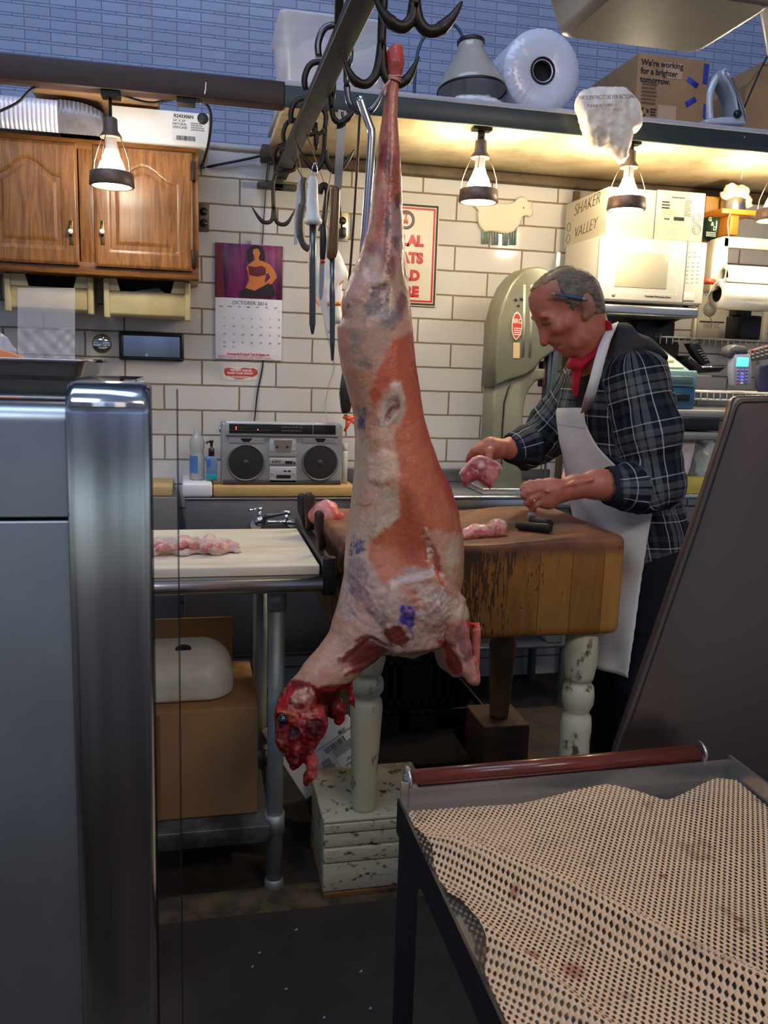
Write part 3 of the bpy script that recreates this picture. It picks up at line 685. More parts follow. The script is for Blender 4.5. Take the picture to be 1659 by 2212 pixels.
# PREVENT DISEASE sticker
t = thing('wash_hands_sticker', 'torn red and white hand-washing sticker on the tiles below the calendar', 'sticker', tuple(at(518, 822, Y=YW-.001)))
MB().prism([at(a, b, Y=YW-.0014) for a, b in ((482,797),(492,793),(555,795),(558,806),(556,820),(530,823),(482,820),(480,808))], (0, .001, 0)).build('backing', mat('torn_paper', srgb(206,198,192), .7), t)
MB().prism([at(a, b, Y=YW-.0018) for a, b in ((485,796),(494,794),(506,797),(517,798),(526,794),(541,796),(548,795),(556,800),(557,808),(551,812),(546,814),(532,816),(526,819),(512,820),(503,817),(497,812),(488,812),(484,805))], (0, .0006, 0)).build('red_print', mat('faded_red', srgb(172,62,58), .6), t)
M_wt = mat('white_lettering', srgb(236,222,216), .6)
ctext('"PREVENT DISEASE', 520, 800.5, .011, M_wt, YW-.0021, t, bold=.0003); ctext('WASH YOUR HANDS"', 519, 806.5, .011, M_wt, YW-.0021, t, bold=.0003)
lines(t, at(500, 812, Y=YW).x, at(545, 812, Y=YW).x, at(520, 817, Y=YW).z, at(520, 811, Y=YW).z, YW-.0019, 2, M_wt, frac=.4, name='small_print')

def cord(name, pts, r, m, label, cat='cord', n=8):
    P = [Vector(p) for p in pts]; Q = []
    for i in range(len(P)-1):           # Catmull-Rom
        p0, p1, p2, p3 = P[max(i-1,0)], P[i], P[i+1], P[min(i+2,len(P)-1)]
        for k in range(6):
            s = k/6; Q.append(.5*((2*p1)+(p2-p0)*s+(2*p0-5*p1+4*p2-p3)*s*s+(3*p1-p0-3*p2+p3)*s**3))
    Q.append(P[-1]); o = MB().tube(Q, r, n).build(name, m); return tag(o, label, cat)
M_cord = mat('black_cord', srgb(20,19,20), .5)
cord('power_cord', [at(567,770,Y=YW-.0006), at(568,786,Y=YW-.004), at(564,810,Y=YW-.006), at(556,850,Y=YW-.006), at(550,905,Y=YW-.02), at(548,912,Y=YW-.06)], .0032, M_cord, 'black power cord running from behind the calendar down to the radio')
cord('antenna_wire', [at(700,600,Y=YW-.005), at(704,700,Y=YW-.004), at(722,785,Y=YW-.004), at(712,830,Y=YW-.005), at(703,870,Y=YW-.005), at(707,908,Y=YW-.07)], .0013, mat('grey_wire', srgb(150,148,146), .5), 'thin pale wire on the tiles behind the right end of the radio', 'wire')
cord('wall_cable', [at(588,332,Y=YW-.03), at(578,360,Y=YW-.012), at(572,440,Y=YW-.006), at(568,500,Y=YW-.006), at(566,528,Y=YW-.006)], .0022, mat('brown_wire', srgb(58,40,34), .5), 'thin brown cable dropping down the tiles behind the hooks to the calendar')
# ================================================================== SINK RUN, RADIO, BOTTLES
M_steel = mat('stainless_steel', srgb(196,196,196), .30, metal=1., bump=.03, bscale=90)
M_dsteel = mat('dull_stainless', srgb(112,112,114), .42, metal=.85, var=.12, vscale=5)
M_galv = mat('galvanised_pipe', srgb(150,156,150), .5, metal=.6, var=.22, vscale=9)
Ys = 3.45
zs = pz(580, 1075, Ys); sx0, sx1 = pxx(400, 1080, Ys), .655
t = thing('steel_sink', 'stainless steel sink with a tall back panel behind the white cutting table', 'sink', ((sx0+sx1)/2, 3.3, 0))
m = MB(); m.rbox(sx0, sx1, Ys, Ys+.02, .45, zs, .003); m.rbox(sx0, sx1, Ys-.004, YW-.001, zs-.012, zs+.0, .003); m.build('back_panel', M_dsteel, t)
m = MB(); m.rbox(sx0, sx1, 2.98, 3.0, .42, .70, .004); m.rbox(sx0, sx0+.02, 3.0, 3.449, .42, .70, .004); m.rbox(sx1-.02, sx1, 3.0, 3.449, .42, .70, .004); m.rbox(sx0, sx1, 2.99, 3.449, .40, .42, .004); m.build('basin', M_dsteel, t)
for x in (sx0+.04, sx1-.04):
    for y in (3.03, 3.40): MB().cyl((x, y, 0), (x, y, .405), .017, n=12).build('leg', M_galv, t)
# faucet
Yf = 3.38; F0 = at(565, 1128, Y=Yf)
m = MB(); m.cyl(at(553, 1134, Y=Ys-.004), at(553, 1134, Y=Yf), .022); m.cyl(at(630, 1130, Y=Ys-.004), at(630, 1130, Y=Yf), .018); m.tube([at(553,1130,Y=Yf), at(600,1128,Y=Yf), at(640,1128,Y=Yf)], .010, 10); m.ball(at(560,1125,Y=Yf), .022)
fb = m.build('faucet', M_chrome, t)
MB().tube([at(566,1128,Y=Yf), at(574,1116,Y=Yf-.04), at(600,1110,Y=Yf-.09), at(622,1106,Y=Yf-.12), at(626,1112,Y=Yf-.125)], [.012,.011,.010,.009,.008], 10).build('spout', M_chrome, fb)
m = MB(); m.cyl(at(560,1118,Y=Yf), at(561,1104,Y=Yf), .010); m.ball(at(562,1100,Y=Yf), .012); m.tube([at(562,1098,Y=Yf), at(538,1103,Y=Yf-.03)], [.007,.006], 8); m.cyl(at(619,1124,Y=Yf), at(618,1112,Y=Yf), .009); m.build('tap_handle', M_chrome, fb)
# left steel panel seen through the glass
x1 = pxx(384, 1100, Ys)
o = MB().rbox(-.9, x1, Ys, YW-.001, .0, zs+.004, .004).build('steel_cabinet', M_dsteel); tag(o, 'grey steel counter unit against the tiles left of the sink, seen through the case glass', 'counter')
o = MB().rbox(-.9, pxx(372, 1060, Ys), Ys+.02, YW-.002, zs+.0045, pz(350, 1052, Ys), .003).build('wooden_board', mat('pale_pine', srgb(178,146,92), .6, var=.15, vscale=8, stretch=(1,8,8))); tag(o, 'pale wooden board on the steel counter unit, seen through the case glass', 'board')
# white porcelain ledge
x0, x1, z0, z1 = rect(393, 1044, 459, 1076, Ys)
o = MB().rbox(x0, x1, Ys+.0, YW-.001, zs+.0006, z1, .01).build('soap_ledge', mat('white_enamel', srgb(206,206,208), .35)); tag(o, 'white enamel ledge under the two soap bottles', 'ledge'); ZL = z1
# wooden board under the radio
M_pine = mat('yellowed_pine', srgb(176,144,88), .55, var=.14, vscale=7, stretch=(1.5, 10, 10))
x0, x1, z0, z1 = rect(461, 1050, 780, 1074, 3.47); x1 = .654
zrad = pz(610, 1051, 3.47)
o = MB().rbox(x0, x1, 3.47, YW-.001, zs+.0006, zrad, .004).build('wooden_board', M_pine); tag(o, 'yellowed wooden board under the silver radio', 'board')

# ------------------------------------------------------------------ silver radio cassette
Yr = 3.52
def Rr(px, py, dy=0.): return at(px, py, Y=Yr+dy)
x0, x1, z0, z1 = rect(478, 915, 740, 1049, Yr); z0 = zrad+.001
M_sil = mat('silver_plastic', srgb(148,148,150), .38, metal=.35); M_sil2 = mat('light_silver', srgb(176,176,178), .32, metal=.4); M_grille = mat('black_speaker_mesh', srgb(20,18,17), .6, bump=.3, bscale=900)
t = thing('radio_cassette_player', 'silver twin-speaker radio cassette player on the wooden board', 'radio', ((x0+x1)/2, Yr+.06, z0))
MB().rbox(x0, x1, Yr, Yr+.13, z0, z1, .008).build('case', M_sil, t)
MB().rbox(x0+.006, x1-.006, Yr-.004, Yr, z0+.002, z0+.02, .002).build('base_strip', mat('dark_grey_plastic', srgb(58,56,56), .5), t)
xa, xb, za, zb = rect(486, 911, 733, 942, Yr)
MB().rbox(xa, xb, Yr-.016, Yr+.01, za, zb, .005).build('tuner_housing', M_sil2, t)
xa, xb, za, zb = rect(495, 917, 725, 937, Yr-.016)
dial = MB().rbox(xa, xb, Yr-.0185, Yr-.014, za, zb, .001).build('tuner_dial', mat('dark_dial_glass', srgb(34,33,34), .12), t)
MB().box(*[f for f in (pxx(676,925,Yr-.02), pxx(676,925,Yr-.02)+.0012)], Yr-.0192, Yr-.0186, za, zb).build('needle', M_sil2, dial)
M_led = mat('red_led', srgb(255,40,60), .4, emit=(1, .05, .12, 1), es=6.0)
m = MB()
for a, b in ((510,923), (510,927), (557,928)): m.ball(at(a, b, Y=Yr-.0187), .0022, seg=8, ring=6)
m.build('red_light', M_led, dial)
text('FM 88 92 96 100 104 108', .008, at(630, 923, Y=Yr-.0189), M_grey_print, t, name='dial_print'); text('AM 53 60 70 90 120 160', .008, at(630, 931, Y=Yr-.0189), M_grey_print, t, name='dial_print')
for cx, cy in ((531, 999), (691, 999)):
    c = Rr(cx, cy); R = .0760
    sp = MB().lathe([(R, 0), (R, .008), (R*.96, .010), (R*.9, .006)], (c.x, Yr, c.z), (0,-1,0), 40, False).build('speaker', mat('speaker_ring', srgb(118,120,122), .3, metal=.7), t)
    MB().lathe([(R*.91, .007), (R*.5, .0095), (.0001, .0105)], (c.x, Yr, c.z), (0,-1,0), 40, False).build('grille', M_grille, sp)
    MB().lathe([(.012, .0105), (.009, .0125), (.0001, .013)], (c.x, Yr, c.z), (0,-1,0), 20, False).build('dust_cap', mat('dark_cap', srgb(52,50,50), .3), sp)
    xa, xb, za, zb = rect(cx-37, 946, cx+40, 957, Yr); MB().rbox(xa, xb, Yr-.003, Yr+.002, za, zb, .001).build('tweeter', M_sil2, t)
    xa, xb, za, zb = rect(cx-12, 947, cx+14, 955, Yr-.003); MB().prism([(xa, Yr-.0036, zb), (xb, Yr-.0036, zb), (xb-.012, Yr-.0036, za), (xa+.012, Yr-.0036, za)], (0, .0008, 0)).build('tweeter_slot', M_blk, t)
xa, xb, za, zb = rect(581, 946, 640, 986, Yr); cas = MB().rbox(xa, xb, Yr-.006, Yr+.002, za, zb, .003).build('cassette_door', M_sil2, t)
MB().prism([at(a, b, Y=Yr-.0072) for a, b in ((591,951),(632,951),(628,977),(595,977))], (0, .001, 0)).build('window', mat('cassette_window', srgb(112,104,98), .15), cas)
m = MB()
for a in (599, 621): m.lathe([(.005, 0), (.005, .001), (0, .001)], at(a, 965, Y=Yr-.0073), (0,-1,0), 14)
m.build('reel', M_blk, cas)
m = MB()
for a in (587, 635): m.ball(at(a, 972, Y=Yr-.007), .004, seg=10, ring=6)
m.build('screw_knob', M_chrome, cas)
xa, xb, za, zb = rect(582, 989, 640, 1003, Yr); MB().rbox(xa, xb, Yr-.004, Yr+.002, za, zb, .001).build('name_plate', M_sil2, t)
text('cec', .022, at(596, 996, Y=Yr-.0045), M_print, t, sx=1.3, shear=.35)
xa, xb, za, zb = rect(616, 996, 632, 1002, Yr-.004); m = MB(); m.box(xa, xb, Yr-.005, Yr-.0042, za, zb); xa, xb, za, zb = rect(634, 998, 638, 1002, Yr-.004); m.box(xa, xb, Yr-.005, Yr-.0042, za, zb); m.build('slot', M_blk, t)
xa, xb, za, zb = rect(582, 1008, 640, 1042, Yr); low = MB().rbox(xa, xb, Yr-.004, Yr+.002, za, zb, .002).build('control_panel', M_sil2, t)
m = MB()
for r_ in ((597,1026,628,1033), (613,1016,619,1019), (622,1016,628,1019)):
    xa, xb, za, zb = rect(*r_, Yr-.004); m.box(xa, xb, Yr-.0052, Yr-.0042, za, zb)
m.build('key', M_blk, low)
m = MB()
for a, b, r in ((587,1022,.004), (587,1035,.006), (635,1023,.003)): m.lathe([(r, 0), (r*.9, .005), (0, .005)], at(a, b, Y=Yr-.004), (0,-1,0), 14)
m.build('dial_knob', M_sil, low)
ztop = z1
for a in (521, 542, 563, 652, 673, 694, 714):
    x = pxx(a, 908, Yr+.03); MB().rbox(x-.012, x+.012, Yr+.02, Yr+.05, ztop-.002, ztop+.008, .003).build('top_knob', M_sil2, t)
xa = pxx(582, 908, Yr+.02); xb = pxx(638, 908, Yr+.02)
m = MB()
for i in range(6): m.rbox(xa+(xb-xa)*i/6, xa+(xb-xa)*(i+.85)/6, Yr+.01, Yr+.04, ztop-.002, ztop+.005, .001)
m.build('cassette_key', M_dsteel, t)
for sx, q in ((x0, -1), (x1, 1)): MB().lathe([(.014, 0), (.014, .006), (.01, .008), (0, .008)], (sx, Yr+.06, ztop-.03), (q, 0, 0), 16).build('handle_pivot', M_chrome, t)
x, xb, za, zb = rect(739, 953, 748, 975, Yr+.03)
o = MB().lathe([(.011, 0), (.011, .03), (.008, .032), (0, .032)], (x+.016, Yr+.05, za), (0,0,1), 16).lathe([(.013, -za+zrad+.001), (.013, -.004), (.011, 0)], (x+.016, Yr+.05, za), (0,0,1), 16).build('small_bottle', mat('cloudy_bottle', srgb(196,200,196), .3)); tag(o, 'small cloudy bottle with a white cap right of the radio', 'bottle')

# ------------------------------------------------------------------ soap bottles
M_clearp = mat('milky_clear_plastic', srgb(206,208,204), .2, trans=.55, ior=1.3); M_bluel = mat('blue_label', srgb(70,116,168), .5)
c = at(426, 1046, Y=3.56); h = pz(426, 927, 3.56)-ZL
t = thing('squeeze_bottle', 'tall clear squeeze bottle with a pinched neck, left of the hand soap', 'bottle', (c.x, 3.56, ZL+.001))
MB().lathe([(.028, 0), (.031, .004), (.031, h*.45), (.026, h*.52), (.027, h*.56), (.031, h*.66), (.030, h*.76), (.022, h*.86), (.013, h*.9), (.013, h*.99), (.0, h)], (c.x, 3.56, ZL+.001), n=28).build('body', M_clearp, t)
MB().grid([[(c.x+.0316*math.sin(a), 3.56-.0316*math.cos(a), ZL+.03+.07*k) for a in np.linspace(-1.2, .1, 14)] for k in (0, 1)]).build('label', M_bluel, t)
c = at(457, 1046, Y=3.53); zb = ZL+.001 if pxx(459,1046,3.53) > c.x else ZL
t = thing('soap_pump', 'hand soap pump with blue liquid and black top beside the radio', 'soap dispenser', (c.x, 3.53, ZL+.001))
hb = pz(457, 985, 3.53)-ZL
MB().rbox(c.x-.022, c.x+.022, 3.512, 3.548, ZL+.001, ZL+hb, .008).build('body', mat('clear_blue_plastic', srgb(120,156,190), .15, trans=.5, ior=1.3), t)
MB().rbox(c.x-.0225, c.x+.0225, 3.5115, 3.5485, ZL+.002, ZL+hb*.35, .008).build('liquid', mat('teal_soap', srgb(30,138,150), .2), t)
MB().box(c.x-.02, c.x-.004, 3.5105, 3.5118, ZL+hb*.6, ZL+hb*.85).build('label', mat('soap_label_blue', srgb(50,90,180), .5), t)
m = MB(); m.lathe([(.012, 0), (.012, .03), (.005, .034), (.005, .052), (.008, .053), (.008, .064), (0, .064)], (c.x, 3.53, ZL+hb), n=16); m.tube([(c.x, 3.53, ZL+hb+.058), (c.x-.016, 3.52, ZL+hb+.058), (c.x-.02, 3.515, ZL+hb+.052)], .004, 8); m.build('pump', M_blk, t)

# ================================================================== LEFT CUTTING TABLE
zt_ = pz(690, 1221, 2.1); tb = pz(690, 1242, 2.1); TX1 = pxx(692, 1230, 2.1); TY0, TY1 = 2.1, at(648, 1141, z=zt_).y
M_board = mat('white_cutting_board', srgb(226,216,192), .38, col2=srgb(206,178,132), vscale=5, thr=(.5, .78), stretch=(.6, 2.5, 1))
t = thing('steel_work_table', 'steel work table with rolled edge, left of the butcher block', 'table', (-.2, 2.4, 0))
m = MB(); yb_ = 2.094; rz = tb-.020
m.tube([(-.95, yb_, rz), (TX1+.004, yb_, rz)], .0205, 18); m.rbox(-.95, TX1+.002, yb_, TY1+.01, tb-.016, tb-.001, .003)
m.rbox(-.95, TX1-.03, 2.15, TY1-.03, tb-.06, tb-.016, .004); m.build('top', M_steel, t)
lx = pxx(596, 1500, 2.2); zu = pz(600, 1783, 2.15)
for (x, y) in ((lx, 2.2), (pxx(562, 1400, 2.62), 2.62), (-.85, 2.2), (-.85, 2.62)):
    m = MB(); m.cyl((x, y, .0), (x, y, tb-.06), .0225, n=20); m.cyl((x, y, tb-.115), (x, y, tb-.06), .026, n=20); m.cyl((x, y, zu-.045), (x, y, zu+.012), .028, n=20); m.lathe([(.03, 0), (.026, .03), (.0226, .034)], (x, y, 0.001), n=18); m.build('leg', M_galv, t)
m = MB(); m.rbox(-.9, lx-.015, 2.16, 2.66, zu-.012, zu, .003); m.rbox(-.9, lx-.015, 2.155, 2.165, zu-.05, zu-.0005, .003); m.build('under_shelf', mat('galvanised_shelf', srgb(104,106,100), .5, metal=.6, col2=srgb(66,62,54), vscale=6), t)
o = MB().rbox(-.93, TX1-.001, TY0, TY1, tb, zt_, .004).build('cutting_board', M_board); tag(o, 'large white cutting board covering the steel work table', 'cutting board')
# knife rack bolted to the table's right edge
t = thing('knife_rack', 'black knife rack along the right edge of the white cutting board', 'rack', (TX1+.03, 2.35, tb-.03))
m = MB(); m.rbox(TX1+.006, TX1+.034, 2.09, 2.72, tb-.045, zt_+.012, .004); m.rbox(TX1+.004, TX1+.04, 2.085, 2.115, tb-.052, zt_+.022, .005); m.build('bar', M_blk, t)
M_hdl = mat('dark_rosewood', srgb(58,38,28), .45, var=.3, vscale=30, stretch=(6, 6, 1)); M_hdl2 = mat('black_knife_handle', srgb(34,31,29), .5)
M_blade = mat('knife_steel', srgb(150,152,154), .28, metal=1.)
def knife_up(px, y0, y1, Y, m, lab, w=.012):
    zA = pz(px, y0, Y); x = pxx(px, (y0+y1)/2, Y); xb = TX1+.026; zB = zt_+.014
    t = thing('knife', lab, 'knife', (xb, Y, .6), 'knives in the black rack')
    lean = Vector((x-xb, 0, 0))
    P = [Vector((xb, Y, zB)), Vector((x, Y, zB+(zA-zB)*.5)), Vector((x, Y, zA))]
    MB().tube([P[0], P[1], P[1].lerp(P[2], .8), P[2]], [w*.8, w, w*1.05, w*.7], 12, flat=.75, up=(1,0,0)).build('handle', m, t)
    MB().prism([(xb-.0008, Y-.016, zB), (xb-.0008, Y+.016, zB), (xb-.0008, Y+.014, zB-.14), (xb-.0008, Y-.004, zB-.19)], (.0016, 0, 0)).build('blade', M_blade, t)
knife_up(652, 1066, 1175, 2.58, M_hdl2, 'knife with the flat black handle, farthest back in the table rack', .014)
knife_up(668, 1064, 1180, 2.50, M_hdl, 'knife with the tall brown handle, middle of the table rack', .016)
knife_up(689, 1103, 1200, 2.24, M_hdl, 'knife with the short dark handle, nearest in the table rack', .013)

# rag and scraps on the cutting board
def blob(name, m, lo, hi, h, fn, smooth=2, col=None, parent=None, loc=None, disp=None):
    g = Grid(lo, hi, h); fn(g); V, Q = g.mesh(smooth, disp); C = col(V) if col else None
    return raw_mesh(name, V, Q, m, parent, loc, C)
ra = at(345, 1190, z=zt_); rb = at(518, 1193, z=zt_)
def rag(g):
    for k, (f0, f1, y, r) in enumerate(((-.25, .95, 0, .019), (-.25, 1.0, -.035, .015), (-.2, .86, .03, .022), (-.2, .62, .06, .022), (.5, .93, -.014, .015), (-.2, .8, -.055, .012))):
        pts = [(ra.x+(rb.x-ra.x)*(f0+(f1-f0)*i/8), ra.y+y+.012*math.sin(i*1.9+k*2), zt_+.008+.006*math.sin(i*1.3+k)) for i in range(9)]
        g.union(g.chain(pts, [r*(.7+.3*math.sin(i*2.1+k)) for i in range(9)], .01), .012)
    g.keep(zt_+.001-g.Z)
dd_ = lambda V: .008*fbm(V*np.array([.7,1,1.6]), 60, 3)+.004*fbm(V, 130, 8)
o = blob('crumpled_cloth', mat('damp_grey_cloth', srgb(212,188,172), .85, bump=.3, bscale=220, col2=srgb(214,150,140), vscale=14, thr=(.52,.7)), (ra.x-.15, ra.y-.12, zt_-.02), (rb.x+.06, ra.y+.12, zt_+.06), .004, rag, 1, disp=dd_)
tag(o, 'crumpled off-white cloth on the white cutting board', 'cloth')
M_scrap = mat('pink_meat_scraps', srgb(206,120,110), .4, col2=srgb(228,190,174), vscale=60, thr=(.42,.6), bump=.3, bscale=70)
for k, (px, py, w) in enumerate(((362,1172,.030), (402,1166,.022), (428,1168,.024), (457,1171,.034), (345,1168,.02))):
    c = at(px, py+7, z=zt_+.035)
    def sc(g, c=c, w=w): g.union(g.cone((c.x-w*.7, c.y+.03, zt_+.024), (c.x+w*.7, c.y+.035, zt_+.026), .010, .008))
    o = blob('meat_scrap', M_scrap, (c.x-w-.04, c.y-.03, zt_-.01), (c.x+w+.04, c.y+.08, zt_+.08), .004, sc, 1, disp=lambda V: .006*fbm(V, 80, 5))
    tag(o, 'pink meat scrap on the crumpled cloth, %s' % ('just right of the steel post','second from the glass edge','middle of the row','rightmost, long and red','smallest, tucked by the steel post')[k], 'meat', 'meat scraps on the cloth')

# under the table: carton with an upturned white plastic cover
Yk = 2.22; kx1 = pxx(574, 1640, Yk); kz1 = pz(500, 1530, Yk); kz0 = zu+.001
t = thing('brown_carton', 'large brown carton on the shelf under the cutting table', 'carton', (kx1-.3, 2.4, kz0))
M_kraft2 = mat('dull_brown_cardboard', srgb(152,116,78), .9, spec=.15, var=.05, vscale=4, bump=.03)
MB().rbox(kx1-.62, kx1-.02, Yk, 2.60, kz0, kz1, .006).build('body', M_kraft2, t)
fz = pz(420, 1336, 2.58); MB().rbox(kx1-.62, pxx(502, 1400, 2.58), 2.585, 2.592, kz1-.005, fz, .002).build('flap', M_kraft2, t)
MB().box(kx1-.62+.28, kx1-.62+.34, Yk-.001, Yk, kz0+.01, kz1-.01).build('tape', mat('brown_tape', srgb(122,88,54), .4), t)
c0 = at(500, 1500, Y=2.36); wv = .0
t = thing('plastic_cover', 'upturned white plastic cover with rounded corners on the brown carton', 'cover', (c0.x-.17, 2.38, kz1+.001))
def cov(g):
    cx, cy = c0.x-.20, 2.40; qx = np.abs(g.X-cx)-.12; qy = np.abs(g.Y-cy)-.05; qz = np.abs(g.Z-(kz1+.02))-.02
    d = np.sqrt(np.maximum(qx,0)**2+np.maximum(qy,0)**2+(np.maximum(qz,0)*1.0)**2)-.085
    g.union(d); g.keep(kz1+.002-g.Z)
V_ = Grid((c0.x-.45, 2.2, kz1-.03), (c0.x+.05, 2.6, kz1+.16), .008); cov(V_); v_, q_ = V_.mesh(3)
raw_mesh('shell', v_, q_, mat('old_white_plastic', srgb(216,214,202), .4, col2=srgb(186,182,166), vscale=5, thr=(.5,.75)), t)
hp = at(396, 1440, Y=2.34); MB().lathe([(.022, .0), (.022, .004), (0, .004)], (hp.x, 2.36, kz1+.123), (0, -.2, 1), 20).build('hole', M_black, t)

# ================================================================== BUTCHER BLOCK
def block_top(x, y): return min(BZ1, BZ1-.036*math.exp(-((x-.70)/.26)**2-((y-2.36)/.22)**2)-.012*math.exp(-((x-.72)/.2)**2)+.01*math.exp(-((x-1.05)/.1)**2-((y-2.6)/.1)**2))
def on_block(px, py, up=0.):
    z = 1.0
    for _ in range(12): p = at(px, py, z=z+up); z = block_top(p.x, p.y)
    return at(px, py, z=z+up)
BY0, BY1 = 2.1, 2.62; BX1 = pxx(1348, 1270, BY0); BX0 = .365; BZ0 = pz(1200, 1378, BY0); BZ1 = 1.018
def block_mat():
    m = mat('block_maple', srgb(176,122,58), .5); N, L = nodes(m); b = N['Principled BSDF']
    tc = N.new('ShaderNodeTexCoord'); sp = N.new('ShaderNodeSeparateXYZ'); L.new(tc.outputs['Object'], sp.inputs[0])
    def mth(op, a, bb=None, c=None):
        n = N.new('ShaderNodeMath'); n.operation = op
        for i, q in enumerate((a, bb, c)):
            if q is None: continue
            if isinstance(q, (int, float)): n.inputs[i].default_value = q
            else: L.new(q, n.inputs[i])
        return n.outputs[0]
    def noise(sc, det, scale=(1,1,1), dist=0.):
        mp = N.new('ShaderNodeMapping'); mp.inputs['Scale'].default_value = scale; L.new(tc.outputs['Object'], mp.inputs[0])
        n = N.new('ShaderNodeTexNoise'); n.inputs['Scale'].default_value = sc; n.inputs['Detail'].default_value = det; n.inputs['Distortion'].default_value = dist; L.new(mp.outputs[0], n.inputs[0]); return n.outputs[0]
    def ramp(f, *st):
        r = N.new('ShaderNodeValToRGB'); e = r.color_ramp.elements
        while len(e) < len(st): e.new(.5)
        for i, (p, c) in enumerate(st): e[i].position = p; e[i].color = c
        L.new(f, r.inputs[0]); return r.outputs[0]
    def mix(f, a, bcol):
        x = N.new('ShaderNodeMix'); x.data_type = 'RGBA'
        L.new(f, x.inputs[0]) if not isinstance(f, float) else None
        for i, q in ((6, a), (7, bcol)):
            if isinstance(q, tuple): x.inputs[i].default_value = q
            else: L.new(q, x.inputs[i])
        return x.outputs[2]
    stave = mth('DIVIDE', mth('SUBTRACT', sp.outputs['X'], pxx(1163, 1290, BY0)-(BX0+BX1)/2), (pxx(1303, 1290, BY0)-pxx(1096, 1290, BY0))/3); fl = mth('FLOOR', stave); fr = mth('FRACT', stave)
    wn = N.new('ShaderNodeTexWhiteNoise'); wn.noise_dimensions = '1D'; L.new(fl, wn.inputs['W'])
    base = ramp(mth('ADD', mth('MULTIPLY', wn.outputs['Value'], .5), mth('MULTIPLY', noise(5, 4, (6, 6, .7), 1.5), .6)), (.25, srgb(126,80,28)), (.6, srgb(158,106,42)), (.9, srgb(174,124,56)))
    seam = mth('LESS_THAN', mth('MINIMUM', fr, mth('SUBTRACT', 1.0, fr)), .012); base = mix(seam, base, srgb(96,56,20))
    # end-grain top, darkened by years of use
    top = ramp(noise(9, 5, (1, 1.6, 1), .6), (.3, srgb(82,46,30)), (.5, srgb(112,67,42)), (.72, srgb(146,92,52)))
    mr = N.new('ShaderNodeMapRange'); mr.inputs[1].default_value = BZ1-BZ0-.05; mr.inputs[2].default_value = BZ1-BZ0-.028
    L.new(mth('ADD', sp.outputs['Z'], mth('MULTIPLY', noise(14, 2), .02)), mr.inputs[0]); base = mix(mr.outputs[0], base, top)
    # knife scoring and grime on the left of the front face
    mx = N.new('ShaderNodeMapRange'); mx.inputs[1].default_value = .36; mx.inputs[2].default_value = .06; L.new(mth('ADD', sp.outputs['X'], mth('MULTIPLY', noise(6, 2), .22)), mx.inputs[0])
    mz = N.new('ShaderNodeMapRange'); mz.inputs[1].default_value = .02; mz.inputs[2].default_value = .24; L.new(sp.outputs['Z'], mz.inputs[0])
    mt = N.new('ShaderNodeMapRange'); mt.inputs[1].default_value = BZ1-BZ0-.03; mt.inputs[2].default_value = BZ1-BZ0-.045; L.new(sp.outputs['Z'], mt.inputs[0])
    sc = mth('MAXIMUM', noise(30, 3, (7, 7, .7), .3), mth('SUBTRACT', noise(26, 2, (3.2, 3.2, .8), .4), .05)); dens = mth('MULTIPLY', mth('MULTIPLY', mx.outputs[0], mth('ADD', mth('MULTIPLY', mz.outputs[0], .5), .5)), mt.outputs[0])
    th = mth('GREATER_THAN', mth('ADD', sc, mth('MULTIPLY', dens, .28)), .725); base = mix(mth('MULTIPLY', th, .85), base, srgb(44,30,14))
    bd = N.new('ShaderNodeMapRange'); bd.inputs[1].default_value = .035; bd.inputs[2].default_value = .0; L.new(mth('ADD', mth('ABSOLUTE', mth('SUBTRACT', sp.outputs['Z'], BZ1-BZ0-.060)), mth('MULTIPLY', noise(30, 3, (1, 1, .4)), .02)), bd.inputs[0])
    base = mix(mth('MULTIPLY', mth('MULTIPLY', bd.outputs[0], mx.outputs[0]), .9), base, srgb(52,40,24))
    L.new(base, b.inputs['Base Color']); return m
t = thing('butcher_block', 'thick dished wooden butcher block on turned white legs', 'butcher block', ((BX0+BX1)/2, (BY0+BY1)/2, 0))
g = Grid((BX0-.02, BY0-.02, BZ0-.02), (BX1+.02, BY1+.02, BZ1+.03), .008)
cx, cy, cz = (BX0+BX1)/2, (BY0+BY1)/2, (BZ0+BZ1)/2
def rb(r, hz): 
    qx, qy, qz = np.abs(g.X-cx)-(BX1-BX0)/2+r, np.abs(g.Y-cy)-(BY1-BY0)/2+r, np.abs(g.Z-cz)-hz+r
    return np.sqrt(np.maximum(qx,0)**2+np.maximum(qy,0)**2+np.maximum(qz,0)**2)+np.minimum(np.maximum(np.maximum(qx,qy),qz),0)-r
g.union(rb(.022, (BZ1-BZ0)/2))
dish = g.Z-(BZ1-.036*np.exp(-((g.X-.70)/.26)**2-((g.Y-2.36)/.22)**2)-.012*np.exp(-((g.X-.72)/.2)**2)+.01*np.exp(-((g.X-1.05)/.1)**2-((g.Y-2.6)/.1)**2))
g.F = np.maximum(g.F, dish.astype(np.float32)) if 1 else g.F
V, Q = g.mesh(3)
blk = raw_mesh('chopping_top', V, Q, block_mat(), None, ((BX0+BX1)/2, (BY0+BY1)/2, BZ0)); blk.parent = t; blk.location = (0, 0, BZ0)
M_chip = mat('chipped_white_paint', srgb(198,190,156), .5, col2=srgb(92,70,42), vscale=24, thr=(.57, .66), bump=.3, bscale=50, stretch=(1,1,.6))
M_chip2 = mat('worn_white_paint', srgb(188,182,152), .55, col2=srgb(70,52,32), vscale=30, thr=(.56, .64), bump=.4, bscale=60, stretch=(1, 1, 1.8))
ZP = pz(785, 1745, 2.17)
